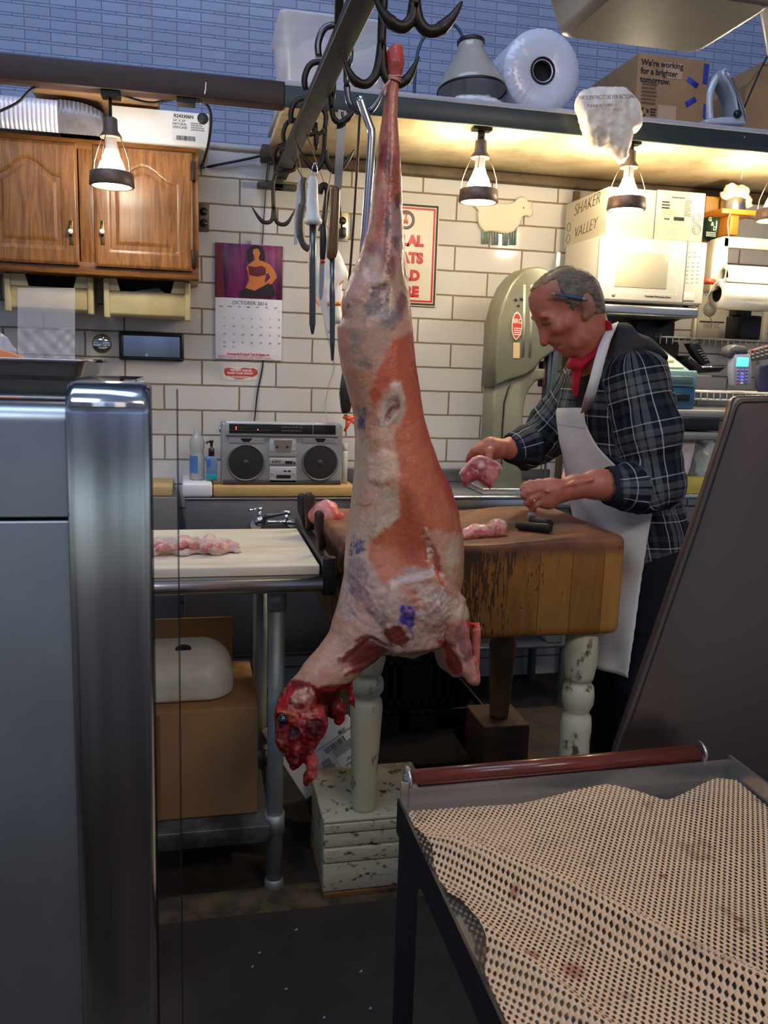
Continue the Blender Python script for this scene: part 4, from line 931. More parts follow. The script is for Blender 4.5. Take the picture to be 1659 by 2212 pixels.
legp = lambda H: [(.030, 0), (.032, .01), (.043, H*.52), (.045, H*.60), (.042, H*.645), (.034, H*.66), (.035, H*.668), (.0455, H*.70), (.0465, H*.735), (.043, H*.77), (.034, H*.785), (.034, H*.795), (.040, H*.80), (.0415, H*.815), (.048, H*.87), (.047, H*.93), (.044, H)]
def leg(x, y, z0, m): return MB().lathe([(r, h) for r, h in legp(BZ0-z0)], (x, y, z0), n=32).build('leg', m, t)
LX = pxx(785, 1740, 2.17); leg(LX, 2.17, ZP, M_chip)
RX = pxx(1253, 1440, 2.17); leg(RX, 2.17, .0, M_chip)
M_bleg = mat('bare_brown_leg', srgb(112,86,54), .6, var=.3, vscale=9); kx = pxx(1083, 1450, 2.55)
zb_ = pz(1090, 1545, 2.55); leg(kx, 2.55, zb_, M_bleg); leg(LX, 2.55, .12, M_bleg)
pz_ = lambda y: pz(760, y, 2.12)
t = thing('painted_plinth', 'chipped white wooden plinth with grooved boards under the near left block leg', 'plinth', (.48, 2.25, 0))
px0, px1 = pxx(697, 1850, 2.12), .66
Zs_ = [ZP-.001, pz_(1799), pz_(1829), pz_(1862), pz_(1924)]
m = MB(); m.rbox(px0+.008, px1-.008, 2.128, 2.42, .0, ZP-.012, .003); m.rbox(px0, px1, 2.12, 2.43, ZP-.012, ZP-.001, .004); m.build('core', M_chip2, t)
for i in range(4):
    zt1 = Zs_[i]-(.0125 if i == 0 else .002); MB().rbox(px0+.002, px1-.002, 2.118+.003*(i % 2), 2.14, Zs_[i+1]+.002, zt1, .004).build('board', M_chip2, t)
MB().rbox(px0+.004, px1, 2.116, 2.42, .0005, Zs_[4]+.001, .003).build('base_board', mat('ochre_stained_wood', srgb(122,84,36), .6, col2=srgb(58,42,26), vscale=9), t)
o = MB().rbox(kx-.08, kx+.08, 2.47, 2.66, 0.0005, zb_-.0015, .006).build('wooden_footing', mat('stacked_brown_timber', srgb(58,40,26), .7, var=.35, vscale=6, stretch=(1,1,9))); tag(o, 'stack of brown timber under the back right block leg', 'plinth')
o = MB().rbox(LX-.07, LX+.07, 2.48, 2.62, 0.0005, .1185, .006).build('wooden_footing', mat('hidden_timber', srgb(84,60,40), .7, var=.3)); tag(o, 'low timber under the back left block leg', 'plinth')

# things under the block
M_crate = mat('black_crate_plastic', srgb(17,16,18), .6)
def crate(x0, x1, y0, y1, z0, h, lab):
    t = thing('milk_crate', lab, 'crate', ((x0+x1)/2, (y0+y1)/2, z0), 'black crates under the block')
    w = .008; m = MB()
    for (a, b, c, d) in ((x0, x1, y0, y0+w), (x0, x1, y1-w, y1), (x0, x0+w, y0, y1), (x1-w, x1, y0, y1)):
        L_ = (b-a) > (d-c); n = 9
        m.rbox(a, b, c, d, z0+.001, z0+.035, .002); m.rbox(a, b, c, d, z0+h-.028, z0+h, .002); m.rbox(a, b, c, d, z0+h-.1, z0+h-.08, .002)
        for i in range(n+1):
            f = i/n
            if .36 < f < .64:
                zc = z0+h-.09
            else: zc = z0+h-.01
            if L_: xx = a+(b-a-.014)*f; m.box(xx, xx+.014, c, d, z0+.01, zc)
            else: yy = c+(d-c-.014)*f; m.box(a, b, yy, yy+.014, z0+.01, zc)
        q_ = .0025
        if L_: m.box(a, a+(b-a)*.36, c+q_, d-q_, z0+.03, z0+h-.02); m.box(b-(b-a)*.36, b, c+q_, d-q_, z0+.03, z0+h-.02); m.box(a, b, c+q_, d-q_, z0+.03, z0+h-.095)
        else: m.box(a+q_, b-q_, c, d, z0+.03, z0+h-.095)
    m.box(x0, x1, y0, y1, z0+.001, z0+.008); m.build('basket', M_crate, t); return t
cxa = pxx(925, 1560, 2.75); cxb = pxx(1065, 1560, 2.75)
crate(.72, 1.0, 2.72, 3.0, .0005, .28, 'black milk crate with a hand slot on the floor under the block')
crate(.44, .70, 2.74, 3.0, .0005, .28, 'black milk crate behind the near white leg, under the block')
crate(.60, .90, 2.73, 3.0, .2815, .26, 'black milk crate stacked on the two floor crates under the block')
c = at(900, 1412, Y=2.84)
o = MB().lathe([(.10, 0), (.125, .012), (.15, .08), (.155, .082), (.148, .082), (.118, .016), (.0, .012)], (.75, 2.86, .5425), n=36).build('grey_basin', mat('grey_plastic_tub', srgb(126,130,122), .45)); tag(o, 'grey plastic basin on top of the crates behind the hanging carcass', 'basin')
# white carton tilted against the black bin
t = thing('black_bin', 'low black plastic bin on the floor behind the painted plinth', 'bin', (.52, 2.56, 0))
m = MB(); m.rbox(.36, .86, 2.46, 2.70, .0005, .20, .012); m.build('body', M_crate, t); m = MB(); m.rbox(.35, .87, 2.45, 2.71, .2003, .215, .006); m.build('lid', mat('black_lid', srgb(14,13,14), .8, spec=.1), t)
A = at(660, 1727, Y=2.40); B = at(805, 1621, Y=2.44); D = at(600, 1606, Y=2.50)
ux = (B-A); uz = (D-A); wl, hl = ux.length, uz.length; ux.normalize(); uz = (uz-ux*uz.dot(ux)).normalized(); uy = uz.cross(ux)
Mx = Matrix((ux, uy, uz)).transposed()
t = thing('labelled_carton', 'white carton with a printed label, tipped on its corner beside the near white leg', 'carton', tuple(A))
MX = Matrix.Translation(A) @ Mx.to_4x4()
MB().rbox(0, wl, 0, .10, 0, hl+.06, .004, M=MX).build('body', mat('white_carton_board', srgb(228,226,222), .6), t)
def onface(mb, x0, x1, z0, z1): return mb.box(x0, x1, -.0012, -.0002, z0, z1, M=MX)
m = MB(); rr = random.Random(5)
x = .0
for i in range(26):
    w = rr.uniform(.0012, .004); onface(m, .128+x, .128+x+w*.8, .072, .090); x += w+rr.uniform(.0008, .003)
    if x > .072: break
m.build('barcode', M_print, t)
m = MB()
for i in range(9): onface(m, .095, .135-.01*rr.random(), .010+i*.0058, .0135+i*.0058)
for i in range(6): onface(m, .145, .225-.02*rr.random(), .046+i*.0045, .0480+i*.0045)
onface(m, .140, .1412, .005, .068); onface(m, .088, .0892, .005, .068); onface(m, .088, .141, .004, .005)
onface(m, .09, .24, .097, .0985); onface(m, .155, .225, .008, .012); [onface(m, .165+.004*k, .190-.004*k, .020+.003*k, .0218+.003*k) for k in range(3)]; m.build('print', M_grey_print, t)
rotm = Mx @ Matrix.Rotation(math.pi/2, 3, 'X')
text('10.00', .013, MX @ Vector((.205, -.0015, .105)), M_print, t, rot=rotm @ Matrix.Rotation(math.pi, 3, 'Z'), bold=.0003)

# ================================================================== BACK COUNTER, RIGHT OF THE CARCASS
YC0 = 3.27; zc = pz(1000, 1072, YC0); CX0, CX1 = .66, 1.62
t = thing('steel_counter', 'stainless back counter with raised splash under the bandsaw', 'counter', (1.15, 3.5, 0))
m = MB(); m.rbox(CX0, CX1, YC0, YW-.002, zc-.012, zc, .003); m.tube([(CX0, YC0, zc-.006), (CX1, YC0, zc-.006)], .009, 12); m.rbox(CX0, CX1, YC0-.004, YC0+.012, zc-.05, zc-.006, .003); m.build('worktop', M_steel, t)
MB().rbox(CX0, CX1, YW-.02, YW-.0025, zc, pz(1000, 1012, YW), .003).build('splash', M_dsteel, t)
for x in (CX0+.05, CX1-.05):
    for y in (YC0+.05, YW-.06): MB().cyl((x, y, 0), (x, y, zc-.012), .02, n=14).build('leg', M_galv, t)
MB().rbox(CX0+.03, CX1-.03, YC0+.03, YW-.05, .28, .295, .003).build('under_shelf', M_dsteel, t)
x0, x1, z0, z1 = rect(1207, 1100, 1252, 1152, YC0+.02)
z0 = .2965
o = MB().rbox(x0, x1+.1, YC0+.05, YC0+.3, .2965, z1, .004).build('grey_box', mat('grey_green_box', srgb(112,116,106), .5, col2=srgb(150,152,140), vscale=9)); tag(o, 'grey green box on the shelf under the back counter beside the apron', 'box')
# ================================================================== HELPERS: inflated outlines
def inflate(name, poly_px, Y, W, R, h, m, parent=None, disp=None, smooth=2, col=None, wfun=None, tilt=0., keepback=False):
    P3 = [atn(a, b, Y=Y) for a, b in poly_px]; P = [(p[0], p[2]) for p in P3]; A = np.array(P)
    g = Grid((A[:,0].min()-.02, Y-W-.03-abs(tilt), A[:,1].min()-.02), (A[:,0].max()+.02, Y+W+.03+abs(tilt), A[:,1].max()+.02), h)
    X, Z = np.meshgrid(g.ax[0], g.ax[2], indexing='ij'); s = poly_sd(X, Z, P); q = np.clip(-s/R, 0, 1)
    w = W if wfun is None else wfun(X, Z); ya = w*np.sqrt(np.maximum(0, 1-(1-q)**2))
    F = np.maximum(np.abs(g.Y-Y-tilt*(g.Z-A[:,1].mean()))-ya[:, None, :], s[:, None, :])
    g.F = np.broadcast_to(F, tuple(g.n)).astype(np.float32).copy()
    V, Q = g.mesh(smooth, disp)
    return raw_mesh(name, V, Q, m, parent, None, col(V) if col else None)

# ================================================================== BANDSAW
YS = 3.36
M_saw = mat('worn_cast_aluminium', srgb(126,124,104), .42, metal=.35, col2=srgb(96,96,82), vscale=4, thr=(.4,.75), bump=.08, bscale=30)
sb = at(1095, 1015, Y=YS)
t = thing('meat_bandsaw', 'tall grey cast-metal meat bandsaw with a red oval badge, behind the butcher', 'bandsaw', (sb.x, YS+.1, zc+.001))
head = [(1164,575),(1141,578),(1122,591),(1102,615),(1086,651),(1076,690),(1070,771),(1066,837),(1100,824),(1138,812),(1156,799),(1172,778),(1190,766),(1203,757),(1212,735),(1216,690),(1212,640),(1200,600),(1184,580)]
m = MB().bprism([at(a, b, Y=YS) for a, b in head], (0, .17, 0), .014, 3); m.build('wheel_housing', M_saw, t)
col_ = [(1068,815),(1064,898),(1060,960),(1058,1012),(1060,1060),(1132,1060),(1128,1010),(1131,898),(1133,877),(1138,853),(1146,838),(1158,824),(1178,818),(1178,797),(1150,795),(1120,806)]
m = MB().bprism([at(a, b, Y=YS+.012) for a, b in col_], (0, .14, 0), .01, 3); m.build('column', M_saw, t)
m = MB()
for xx, w in ((1133, 3.0), (1148, 3.5)):
    m.tube([at(xx, 615, Y=YS), at(xx-1, 700, Y=YS), at(xx-4, 770, Y=YS)], .006, 8, flat=.6)
m.build('rib', mat('lightened_rib', srgb(170,168,148), .4, metal=.35), t)  # lighter copy of the cast metal, brightening the ridges by colour
m = MB(); m.tube([at(1107, 822, Y=YS+.008), at(1098, 838, Y=YS+.008), at(1089, 870, Y=YS+.008), at(1085, 930, Y=YS+.008), at(1083, 1012, Y=YS+.008)], .003, 8); m.build('cover_seam', M_blk, t)
m = MB()
for a, b in ((1114,647),(1126,646),(1120,660)): m.lathe([(.006, 0), (.005, .004), (0, .004)], at(a, b, Y=YS-.0005), (0,-1,0), 12)
m.build('bolt', mat('dark_bolt', srgb(60,56,46), .5, metal=.6), t)
bad = [(1118,673),(1124,679),(1128,692),(1128.5,708),(1125,722),(1119,731),(1114,735),(1109,728),(1106,716),(1106,700),(1109,684),(1113,676)]
bp_ = MB().prism([at(a, b, Y=YS-.006) for a, b in bad], (0, .0055, 0)).build('badge', mat('badge_cream', srgb(206,190,170), .4), t)
ib = [(117*10-53+(a-1117)*.84, 705+(b-705)*.88) for a, b in bad]
MB().prism([at(a, b, Y=YS-.0068) for a, b in ib], (0, .0008, 0)).build('red_field', mat('badge_red', srgb(172,62,52), .4), bp_)
text('BIRO', .026, at(1117, 694, Y=YS-.0072), mat('badge_letters', srgb(222,205,190), .4), t, bold=.0004, sx=.74)
lines(t, pxx(1109, 712, YS), pxx(1126, 712, YS), pz(1117, 724, YS), pz(1117, 706, YS), YS-.0068, 4, mat('badge_lines', srgb(214,196,182), .4), frac=.5, name='badge_print', jag=.1)
MB().prism([at(a, b, Y=YS-.002) for a, b in ((1109,740),(1123,740),(1122.5,774),(1108.5,774))], (0, .0018, 0)).build('paper_label', mat('yellowed_label', srgb(188,164,120), .6), t)
m = MB(); a, b, c_, d = rect(1184, 756, 1206, 870, YS+.02); m.rbox(a, b, YS+.03, YS+.08, c_, d, .004); m.rbox(a+.016, a+.02, YS+.02, YS+.04, zc+.02, d, .001); m.build('blade_guide', mat('blue_grey_steel', srgb(82,94,98), .4, metal=.5), t)
m = MB(); a, b, c_, d = rect(1176, 780, 1186, 836, YS+.02); m.rbox(a, b, YS+.04, YS+.09, c_, d, .003); m.build('guide_block', mat('rusty_brown', srgb(74,44,34), .6), t)
a, b, c_, d = rect(1199, 545, 1208, 600, YS+.09); MB().rbox(a, b, YS+.08, YS+.10, c_, d+.0, .002).build('tension_bar', M_steel, t)
a, b, c_, d = rect(1040, 1020, 1215, 1066, YS); MB().rbox(pxx(1040,1060,YS-.03), pxx(1236,1060,YS-.03), YS-.05, YS+.2, zc+.001, zc+.026, .004).build('saw_table', M_steel, t)
ms = at(1233, 1030, Y=3.30)
o = inflate('meat_joint', [(1221,1002),(1232,995),(1246,997),(1252,1008),(1246,1012),(1240,1013),(1238,1020),(1248,1022),(1254,1030),(1252,1048),(1216,1050),(1214,1030)], 3.42, .03, .03, .006, mat('pale_pink_joint', srgb(226,176,160), .35, col2=srgb(206,96,80), vscale=22, thr=(.55,.65)), smooth=1)
tag(o, 'pale pink meat joint with a hollow, on the saw table behind the apron', 'meat')

# ================================================================== SIGN AND SHEEP ON THE TILES
Yg = YW-.006
x0, x1, z0, z1 = rect(799, 438, 945, 660, Yg)
t = thing('shop_sign', 'white sign with red capitals in a black and red border, behind the carcass leg', 'sign', ((x0+x1)/2, Yg, z0))
MB().rbox(x0, x1, Yg-.004, Yg+.005, z0, z1, .002).build('panel', mat('sign_white', srgb(206,200,186), .35), t)
def border(parent, x0, x1, z0, z1, ins, w, Y, m, name):
    mm = MB(); a, b, c, d = x0+ins, x1-ins, z0+ins, z1-ins
    mm.box(a, b, Y-.0006, Y, d-w, d); mm.box(a, b, Y-.0006, Y, c, c+w); mm.box(a, a+w, Y-.0006, Y, c+w, d-w); mm.box(b-w, b, Y-.0006, Y, c+w, d-w); return mm.build(name, m, parent)
M_red = mat('sign_red', srgb(166,22,16), .4)
border(t, x0, x1, z0, z1, .004, .009, Yg-.0042, M_print, 'black_border'); border(t, x0, x1, z0, z1, .017, .008, Yg-.0042, M_red, 'red_border')
for s_, py in (('HALAL', 520), ('MEATS', 557), ('SOLD', 595), ('HERE', 630)): text(s_, .058, at(871, py, Y=Yg-.0045), M_red, t, bold=.0042)
c = at(877, 475, Y=Yg-.0045); m = MB()
m.tube([(c.x+.033*math.cos(a), c.y, c.z+.033*math.sin(a)) for a in np.linspace(0, 2*math.pi, 30)], .006, 6, False, flat=.1); m.build('round_emblem', mat('emblem_black', srgb(60,58,58), .4), t)
text('T', .034, (c.x, c.y-.0005, c.z+.012), M_red, t, bold=.001); text('M', .026, (c.x, c.y-.0005, c.z-.008), M_red, t, bold=.001)
t = thing('sheep_plaque', 'white sheep cut-out with grey-green legs stuck on the tiles under the lamp', 'plaque', tuple(at(1085, 527, Y=YW-.008)))
M_sheep = mat('painted_wool_white', srgb(206,198,178), .6, bump=.35, bscale=24, var=.05, vscale=10)
shp = [(1021,443),(1032,455),(1030,466),(1033,486),(1045,502),(1064,500),(1082,505),(1098,505),(1110,501),(1123,486),(1129,469),(1136,466),(1144,470),(1150,465),(1152,455),(1147,447),(1151,440),(1149,435),(1141,435),(1136,427),(1127,424),(1118,427),(1110,436),(1097,440),(1080,438),(1064,440),(1045,436)]
inflate('body', shp, YW-.009, .0085, .016, .004, M_sheep, t, smooth=1)
m = MB()
for a, b, w in ((1042,1053,0),(1064,1075,2),(1088,1096,3),(1103,1113,2)):
    for i in range(3):
        xx = a+(b-a)*i/2; m.tube([at(xx+1.5, 486+2*i, Y=YW-.011), at(xx, 527+w, Y=YW-.006)], .0045, 6)
m.build('leg', mat('grey_green_legs', srgb(112,134,128), .5, var=.3, vscale=60), t)
MB().ball(at(1131, 449, Y=YW-.018), .0032, seg=8, ring=6).build('eye', M_print, t)

# ================================================================== LAMPS UNDER THE SHELF
M_ring = mat('burnt_brown_ring', srgb(112,90,76), .45, metal=.4, var=.2, vscale=30); M_sock = mat('bakelite_socket', srgb(96,80,66), .5, var=.25, vscale=20)
M_wire = mat('brass_wire', srgb(150,128,98), .35, metal=.8)
M_bulb = mat('glowing_flood_bulb', srgb(255,244,220), .3, emit=(1.0, .84, .58, 1), es=BULB)
M_bulb1 = mat('glowing_flood_bulb_neutral', srgb(255,248,236), .3, emit=(1.0, .88, .70, 1), es=BULB*.55)
M_neck = mat('white_glass_neck', srgb(226,224,220), .3)
def lamp(px, py, Y, ztop, label, bm_, flange=True):
    c = at(px, py, Y=Y); zr = c.z; x = c.x; R = .069
    t = thing('caged_lamp', label, 'lamp', (x, Y, ztop), 'caged flood lamps')
    H = ztop-zr; m = MB(); zs0 = zr+.155
    if flange: m.rbox(x-.035, x+.035, Y-.02, Y+.02, ztop-.012, ztop-.0005, .003)
    m.cyl((x, Y, zs0+.045), (x, Y, ztop-.001), .0135 if flange else .005, n=14); m.build('stem', M_blk if flange else M_cord, t)
    MB().lathe([(.014, .06), (.021, .055), (.022, .02), (.036, 0), (.034, -.004), (.0, -.004)], (x, Y, zs0), n=24).build('socket', M_sock, t)
    MB().lathe([(R, 0), (R+.003, .004), (R-.001, .044), (R-.005, .046), (R-.008, .044), (R-.006, .006), (R-.006, 0), (R, 0)], (x, Y, zr), n=36, caps=False).build('ring', M_ring, t)
    for k in range(4):
        a = math.pi/4+k*math.pi/2+.35; d = Vector((math.cos(a), math.sin(a), 0)); o = Vector((x, Y, 0))
        MB().tube([o+d*.032+Vector((0,0,zs0)), o+d*.05+Vector((0,0,zs0-.04)), o+d*.062+Vector((0,0,zr+.08)), o+d*.0655+Vector((0,0,zr+.04))], .0016, 6).build('guard_wire', M_wire, t)
    MB().lathe([(.017, .155), (.019, .12), (.020, .115)], (x, Y, zr), n=24, caps=False).build('bulb_neck', M_neck, t)
    MB().lathe([(.020, .1149), (.024, .10), (.036, .075), (.048, .04), (.056, .014), (.057, .008), (.045, .003), (.0, .0005)], (x, Y, zr), n=28).build('bulb', bm_, t)
lamp(242, 404, 3.075, Z_SH-.0005, 'caged lamp hanging from the brown beam in front of the oak cabinet', M_bulb1, False)
lamp(1033, 438, 3.09, Z_SH+.0035, 'caged lamp hanging above the sheep cut-out', M_bulb)
lamp(1352, 455, 3.085, Z_SH+.0035, 'caged lamp hanging in front of the white cartons on the microwave', M_bulb)
lamp(1672, 478, 3.085, Z_SH+.0035, 'caged lamp cut off by the right edge of the photo', M_bulb)

cord('lamp_cable', [at(-60,265,Y=3.1), at(0,240,Y=3.1), at(40,220,Y=3.1), at(78,188,Y=3.1), at(150,186,Y=3.09), at(235,194,Y=3.085)], .0045, M_cord, 'black lamp cable drooping under the left end of the brown beam', 'cable')
cord('loop_cable', [at(238,196,Y=3.1), at(320,222,Y=3.12), at(390,212,Y=3.1), at(436,218,Y=3.1), at(455,245,Y=3.2), at(452,300,Y=3.36), at(440,350,Y=3.5), at(437,362,Y=3.72), at(470,356,Y=3.715), at(540,342,Y=3.71), at(572,334,Y=3.68)], .005, M_cord, 'black cable looping from the beam past the white carton to the rusty box', 'cable')
cord('white_string', [at(445,178,Y=3.036), at(443,200,Y=3.036), at(436,218,Y=3.09), at(433,224,Y=3.09)], .0022, mat('white_string', srgb(206,200,190), .8), 'white string tied round the beam cable', 'string')
x0, x1, z0, z1 = rect(566, 312, 604, 340, 3.62)
o = MB().rbox(x0, x1, 3.62, 3.729, z0, z1, .004).build('rusty_box', mat('rusty_black_box', srgb(40,34,32), .7, col2=srgb(86,56,40), vscale=18)); tag(o, 'rusty black junction box on the wall at the far end of the hook rail', 'junction box')

# ================================================================== HOOK RAIL, HOOKS AND TOOLS
M_rail = mat('dark_green_painted_iron', srgb(44,46,40), .5, var=.3, vscale=12, bump=.2, bscale=50)
RXC, RZ = .345, 2.205
t = thing('hook_rail', 'dark green iron hook rail running from the wall towards the viewer', 'rail', (RXC, 2.4, RZ))
m = MB(); m.rbox(RXC-.026, RXC+.03, .9, 3.70, RZ-.012, RZ+.0, .003); m.rbox(RXC-.006, RXC+.006, .9, 3.70, RZ, RZ+.06, .003); m.build('rail_bar', M_rail, t)
x0, x1, z0, z1 = rect(556, 396, 641, 408, 3.69); MB().rbox(x0, x1, 3.68, 3.7285, z0, z1, .004).rbox(RXC-.02, RXC+.02, 3.68, 3.7285, z0, RZ+.05, .004).build('wall_bracket', M_rail, t)
m = MB()
for y in (1.0, 2.2): m.cyl((RXC, y, RZ+.055), (RXC, y, 3.9), .012)
m.build('hanger_rod', M_rail, t)
M_hook = mat('blackened_iron_hook', srgb(52,46,42), .42, metal=.55, var=.25, vscale=25); M_hook2 = mat('grey_steel_hook', srgb(104,106,112), .3, metal=.9)
def curve3(P, n=5):
    P = [Vector(p) for p in P]; Q = []
    for i in range(len(P)-1):
        p0, p1, p2, p3 = P[max(i-1,0)], P[i], P[i+1], P[min(i+2,len(P)-1)]
        for k in range(n):
            s = k/n; Q.append(.5*((2*p1)+(p2-p0)*s+(2*p0-5*p1+4*p2-p3)*s*s+(3*p1-p0-3*p2+p3)*s**3))
    Q.append(P[-1]); return Q
def hook(label, Y, shank, prongs, r, m=M_hook, loop=True):
    """shank: pixel path top->bottom, prongs: pixel paths fork->tip"""
    S = [at(a, b, Y=Y) for a, b in shank]
    if loop:
        top = S[0]; zt = RZ+.078
        xr = max(top.x, RXC+.032+r)
        S = [Vector((RXC-.028-r, Y, RZ+.002)), Vector((RXC-.030-r, Y, RZ+.035)), Vector((RXC-.022, Y, zt-.008)), Vector((RXC+.015, Y, zt)), Vector((xr, Y, RZ+.045)), Vector((xr, Y, RZ-.01))] + S[(0 if top.z < RZ-.03 else 1):]
    t = thing('meat_hook', label, 'hook', tuple(S[-1]), 'meat hooks on the rail')
    C = curve3(S, 4); MB().tube(C, r, 10).build('shank', m, t)
    for pr in prongs:
        P = curve3([at(a, b, Y=Y) for a, b in pr], 5); n = len(P)
        MB().tube(P, [r*(1 if i < n*.6 else 1.12*(1-((i-n*.6)/(n*.42))**1.3)+.02) for i in range(n)], 10).build('prong', m, t)
    return t
YL = 1.88                                       # plane the carcass hangs in
hook('largest meat hook, nearest, cut off by the top edge beside the carcass foot', 1.52, [(897,-160),(897,-60),(896,20)], [[(895,10),(889,42),(872,58),(850,52),(829,30),(805,-14)], [(897,10),(904,45),(922,66),(948,64),(975,40),(998,4)]], .0105)
hook('meat hook that carries the carcass, tied through its hind leg', YL, [(829,-60),(827,20),(824,100)], [[(824,95),(818,140),(808,168),(790,182),(768,175),(752,150),(738,108)], [(825,95),(828,150),(838,174),(860,182),(880,170),(893,148),(905,122)]], .0095)
hook('blue-grey steel hook left of the carcass leg, holding the bent steel bar', 2.28, [(751,60),(749,110),(749,190)], [[(749,185),(754,220),(768,238),(786,243),(802,236),(818,215),(828,192)]], .0085, M_hook2)
hook('dark hook behind the flat blade, second hook from the blue-grey one', 2.55, [(718,150),(716,200),(715,235)], [[(715,228),(720,254),(733,265),(748,258),(762,244),(774,228)]], .0085)
hook('two-pronged dark hook in front of the cream shelf underside, left of the flat blade', 2.9, [(703,200),(702,280),(700,335)], [[(700,325),(696,350),(684,366),(672,360),(656,340),(641,312)], [(702,325),(707,352),(719,370),(735,365),(752,345),(765,323)]], .0085)
hook('small dark hook half hidden behind the two-pronged hook', 3.15, [(684,245),(682,270)], [[(682,265),(679,286),(668,290),(656,272)], [(682,265),(684,288),(698,284),(709,268)]], .0075)
hook('two-pronged hook at the wall end of the rail, left of the hanging tools', 3.5, [(600,330),(594,380),(591,455)], [[(591,448),(588,474),(576,481),(562,474),(544,447)], [(592,448),(596,476),(608,485),(622,480),(637,454)]], .0078, M_hook)
# tools
M_wh = mat('white_plastic_handle', srgb(222,220,216), .4); M_rod = mat('dark_steel_rod', srgb(96,100,104), .32, metal=.9)
Yt = 2.9
t = thing('sharpening_steel', 'sharpening steel with a white handle hanging from a hook by its ring', 'sharpening steel', tuple(at(678, 380, Y=Yt-.03)))
P = lambda a, b, Y=Yt-.03: at(a, b, Y=Y)
m = MB(); m.tube([P(677,382), P(676,390), P(675,430), P(676,468), P(676,474), P(676,482), P(676,486)], [.010,.016,.019,.021,.030,.030,.02], 14, up=(1,0,0)); m.build('handle', M_wh, t)
MB().tube([P(676,486), P(676,560), P(675,700), P(675,722)], [.0115,.0115,.0105,.004], 10).build('rod', M_rod, t)
MB().tube(curve3([P(683,380), P(686,366), P(680,352), P(674,366), P(677,380)], 4), .002, 6).build('hanging_ring', M_chrome, t)
Yt2 = 2.565
P = lambda a, b, Y=Yt2: at(a, b, Y=Y)
t = thing('steel_strip', 'wide flat steel strip hanging from the dark hook above the brown-handled steel', 'strip', tuple(P(735, 240)))
m = MB(); m.prism([P(731,236), P(748,240), P(747,290), P(742,345), P(738,408), P(722,406), P(725,330), P(728,270)], (0, .004, 0)); m.tube(curve3([P(739,242), P(742,256), P(750,262), P(758,254)], 4), .004, 8); m.build('strip', M_rod, t)
t = thing('butcher_steel', 'long dark sharpening steel with a brown wooden handle, lowest of the hanging tools', 'sharpening steel', tuple(P(728, 410, Yt2-.02)))
P = lambda a, b, Y=Yt2+.002: at(a, b, Y=Y)
MB().tube([P(726,404), P(725,412), P(722,470), P(718,540), P(716,556), P(717,560)], [.011,.0135,.0155,.0165,.014,.008], 14).build('handle', mat('varnished_brown_handle', srgb(112,80,44), .3, var=.2, vscale=30, stretch=(8,8,1)), t)
MB().tube([P(718,558), P(718,640), P(718,740), P(718,779)], [.008,.0085,.0075,.004], 10).build('rod', M_rod, t)
P = lambda a, b, Y=2.84: at(a, b, Y=Y)
t = thing('boning_knife', 'boning knife with a black handle and red bolster hanging point down between the two steels', 'knife', tuple(P(698, 485)))
MB().tube([P(698,484), P(698,490), P(699,520), P(697,556), P(697,562)], [.007,.011,.0125,.009,.007], 12, flat=.6).build('handle', M_blk, t)
MB().cyl(P(697,561), P(697,568), .0085, n=12).build('bolster', mat('red_plastic', srgb(206,58,36), .4), t)
MB().prism([P(690.5,568), P(701,568), P(700,610), P(696,645), P(691,650), P(689,630)], (0, .002, 0)).build('blade', M_blade, t)
MB().tube([P(698,485), P(703,470), P(706,420), P(716,370)], .0016, 6).build('hanging_loop', M_wire, t)
t = thing('meat_saw', 'old hand saw with a curved grey handle hanging at the left of the tools', 'saw', tuple(P(655, 385, 3.0)))
P = lambda a, b, Y=3.02: at(a, b, Y=Y)
MB().tube([P(656,388), P(652,378), Vector((RXC-.01, 3.02, RZ-.012))], .0018, 6).build('hanging_loop', M_wire, t)
MB().tube(curve3([P(658,384), P(655,400), P(656,436), P(652,450), P(648,480), P(650,510), P(657,530), P(668,538)], 4), [.011]*10+[.014]*11+[.012]*8, 10, flat=.7).build('handle', mat('grey_cast_handle', srgb(88,84,78), .45, metal=.4), t)
MB().prism([P(645,380), P(651,382), P(646,470), P(642,528), P(635,530), P(636,470)], (0, .003, 0)).build('blade', mat('pale_blade', srgb(206,208,204), .3), t)
t = thing('bent_rod', 'bent dark iron rod hanging behind the white-handled sharpening steel', 'rod', tuple(P(700, 420, 2.95)))
P = lambda a, b, Y=2.96: at(a, b, Y=Y)
MB().tube([P(700,402), P(699,392), Vector((RXC+.02, 2.96, RZ-.012))], .0018, 6).build('hanging_loop', M_wire, t)
MB().tube(curve3([P(690,418), P(696,402), P(704,402), P(708,416), P(705,440), P(699,480), P(693,500)], 4), .0105, 10).build('rod', M_hook, t)
P = lambda a, b, Y=2.24: at(a, b, Y=Y)
t = thing('bent_steel_bar', 'long bright bent steel bar hung on the blue-grey hook beside the carcass', 'bar', tuple(P(780, 215)))
MB().tube([P(776,206), P(780,218), P(788,242), P(797,268), P(802,280), P(803,296), P(800,350), P(793,440), P(787,520), P(783,576)], .0105, 10, flat=.55).build('bar', mat('bright_steel', srgb(196,200,206), .18, metal=1.), t)
cord('thin_rod', [at(777,250,Y=2.27), at(773,330,Y=2.28), at(766,450,Y=2.3), at(758,560,Y=2.32), at(754,608,Y=2.33)], .0034, mat('rusty_thin_rod', srgb(84,70,52), .5, metal=.4), 'thin rusty rod hanging left of the bright bent bar', 'rod')
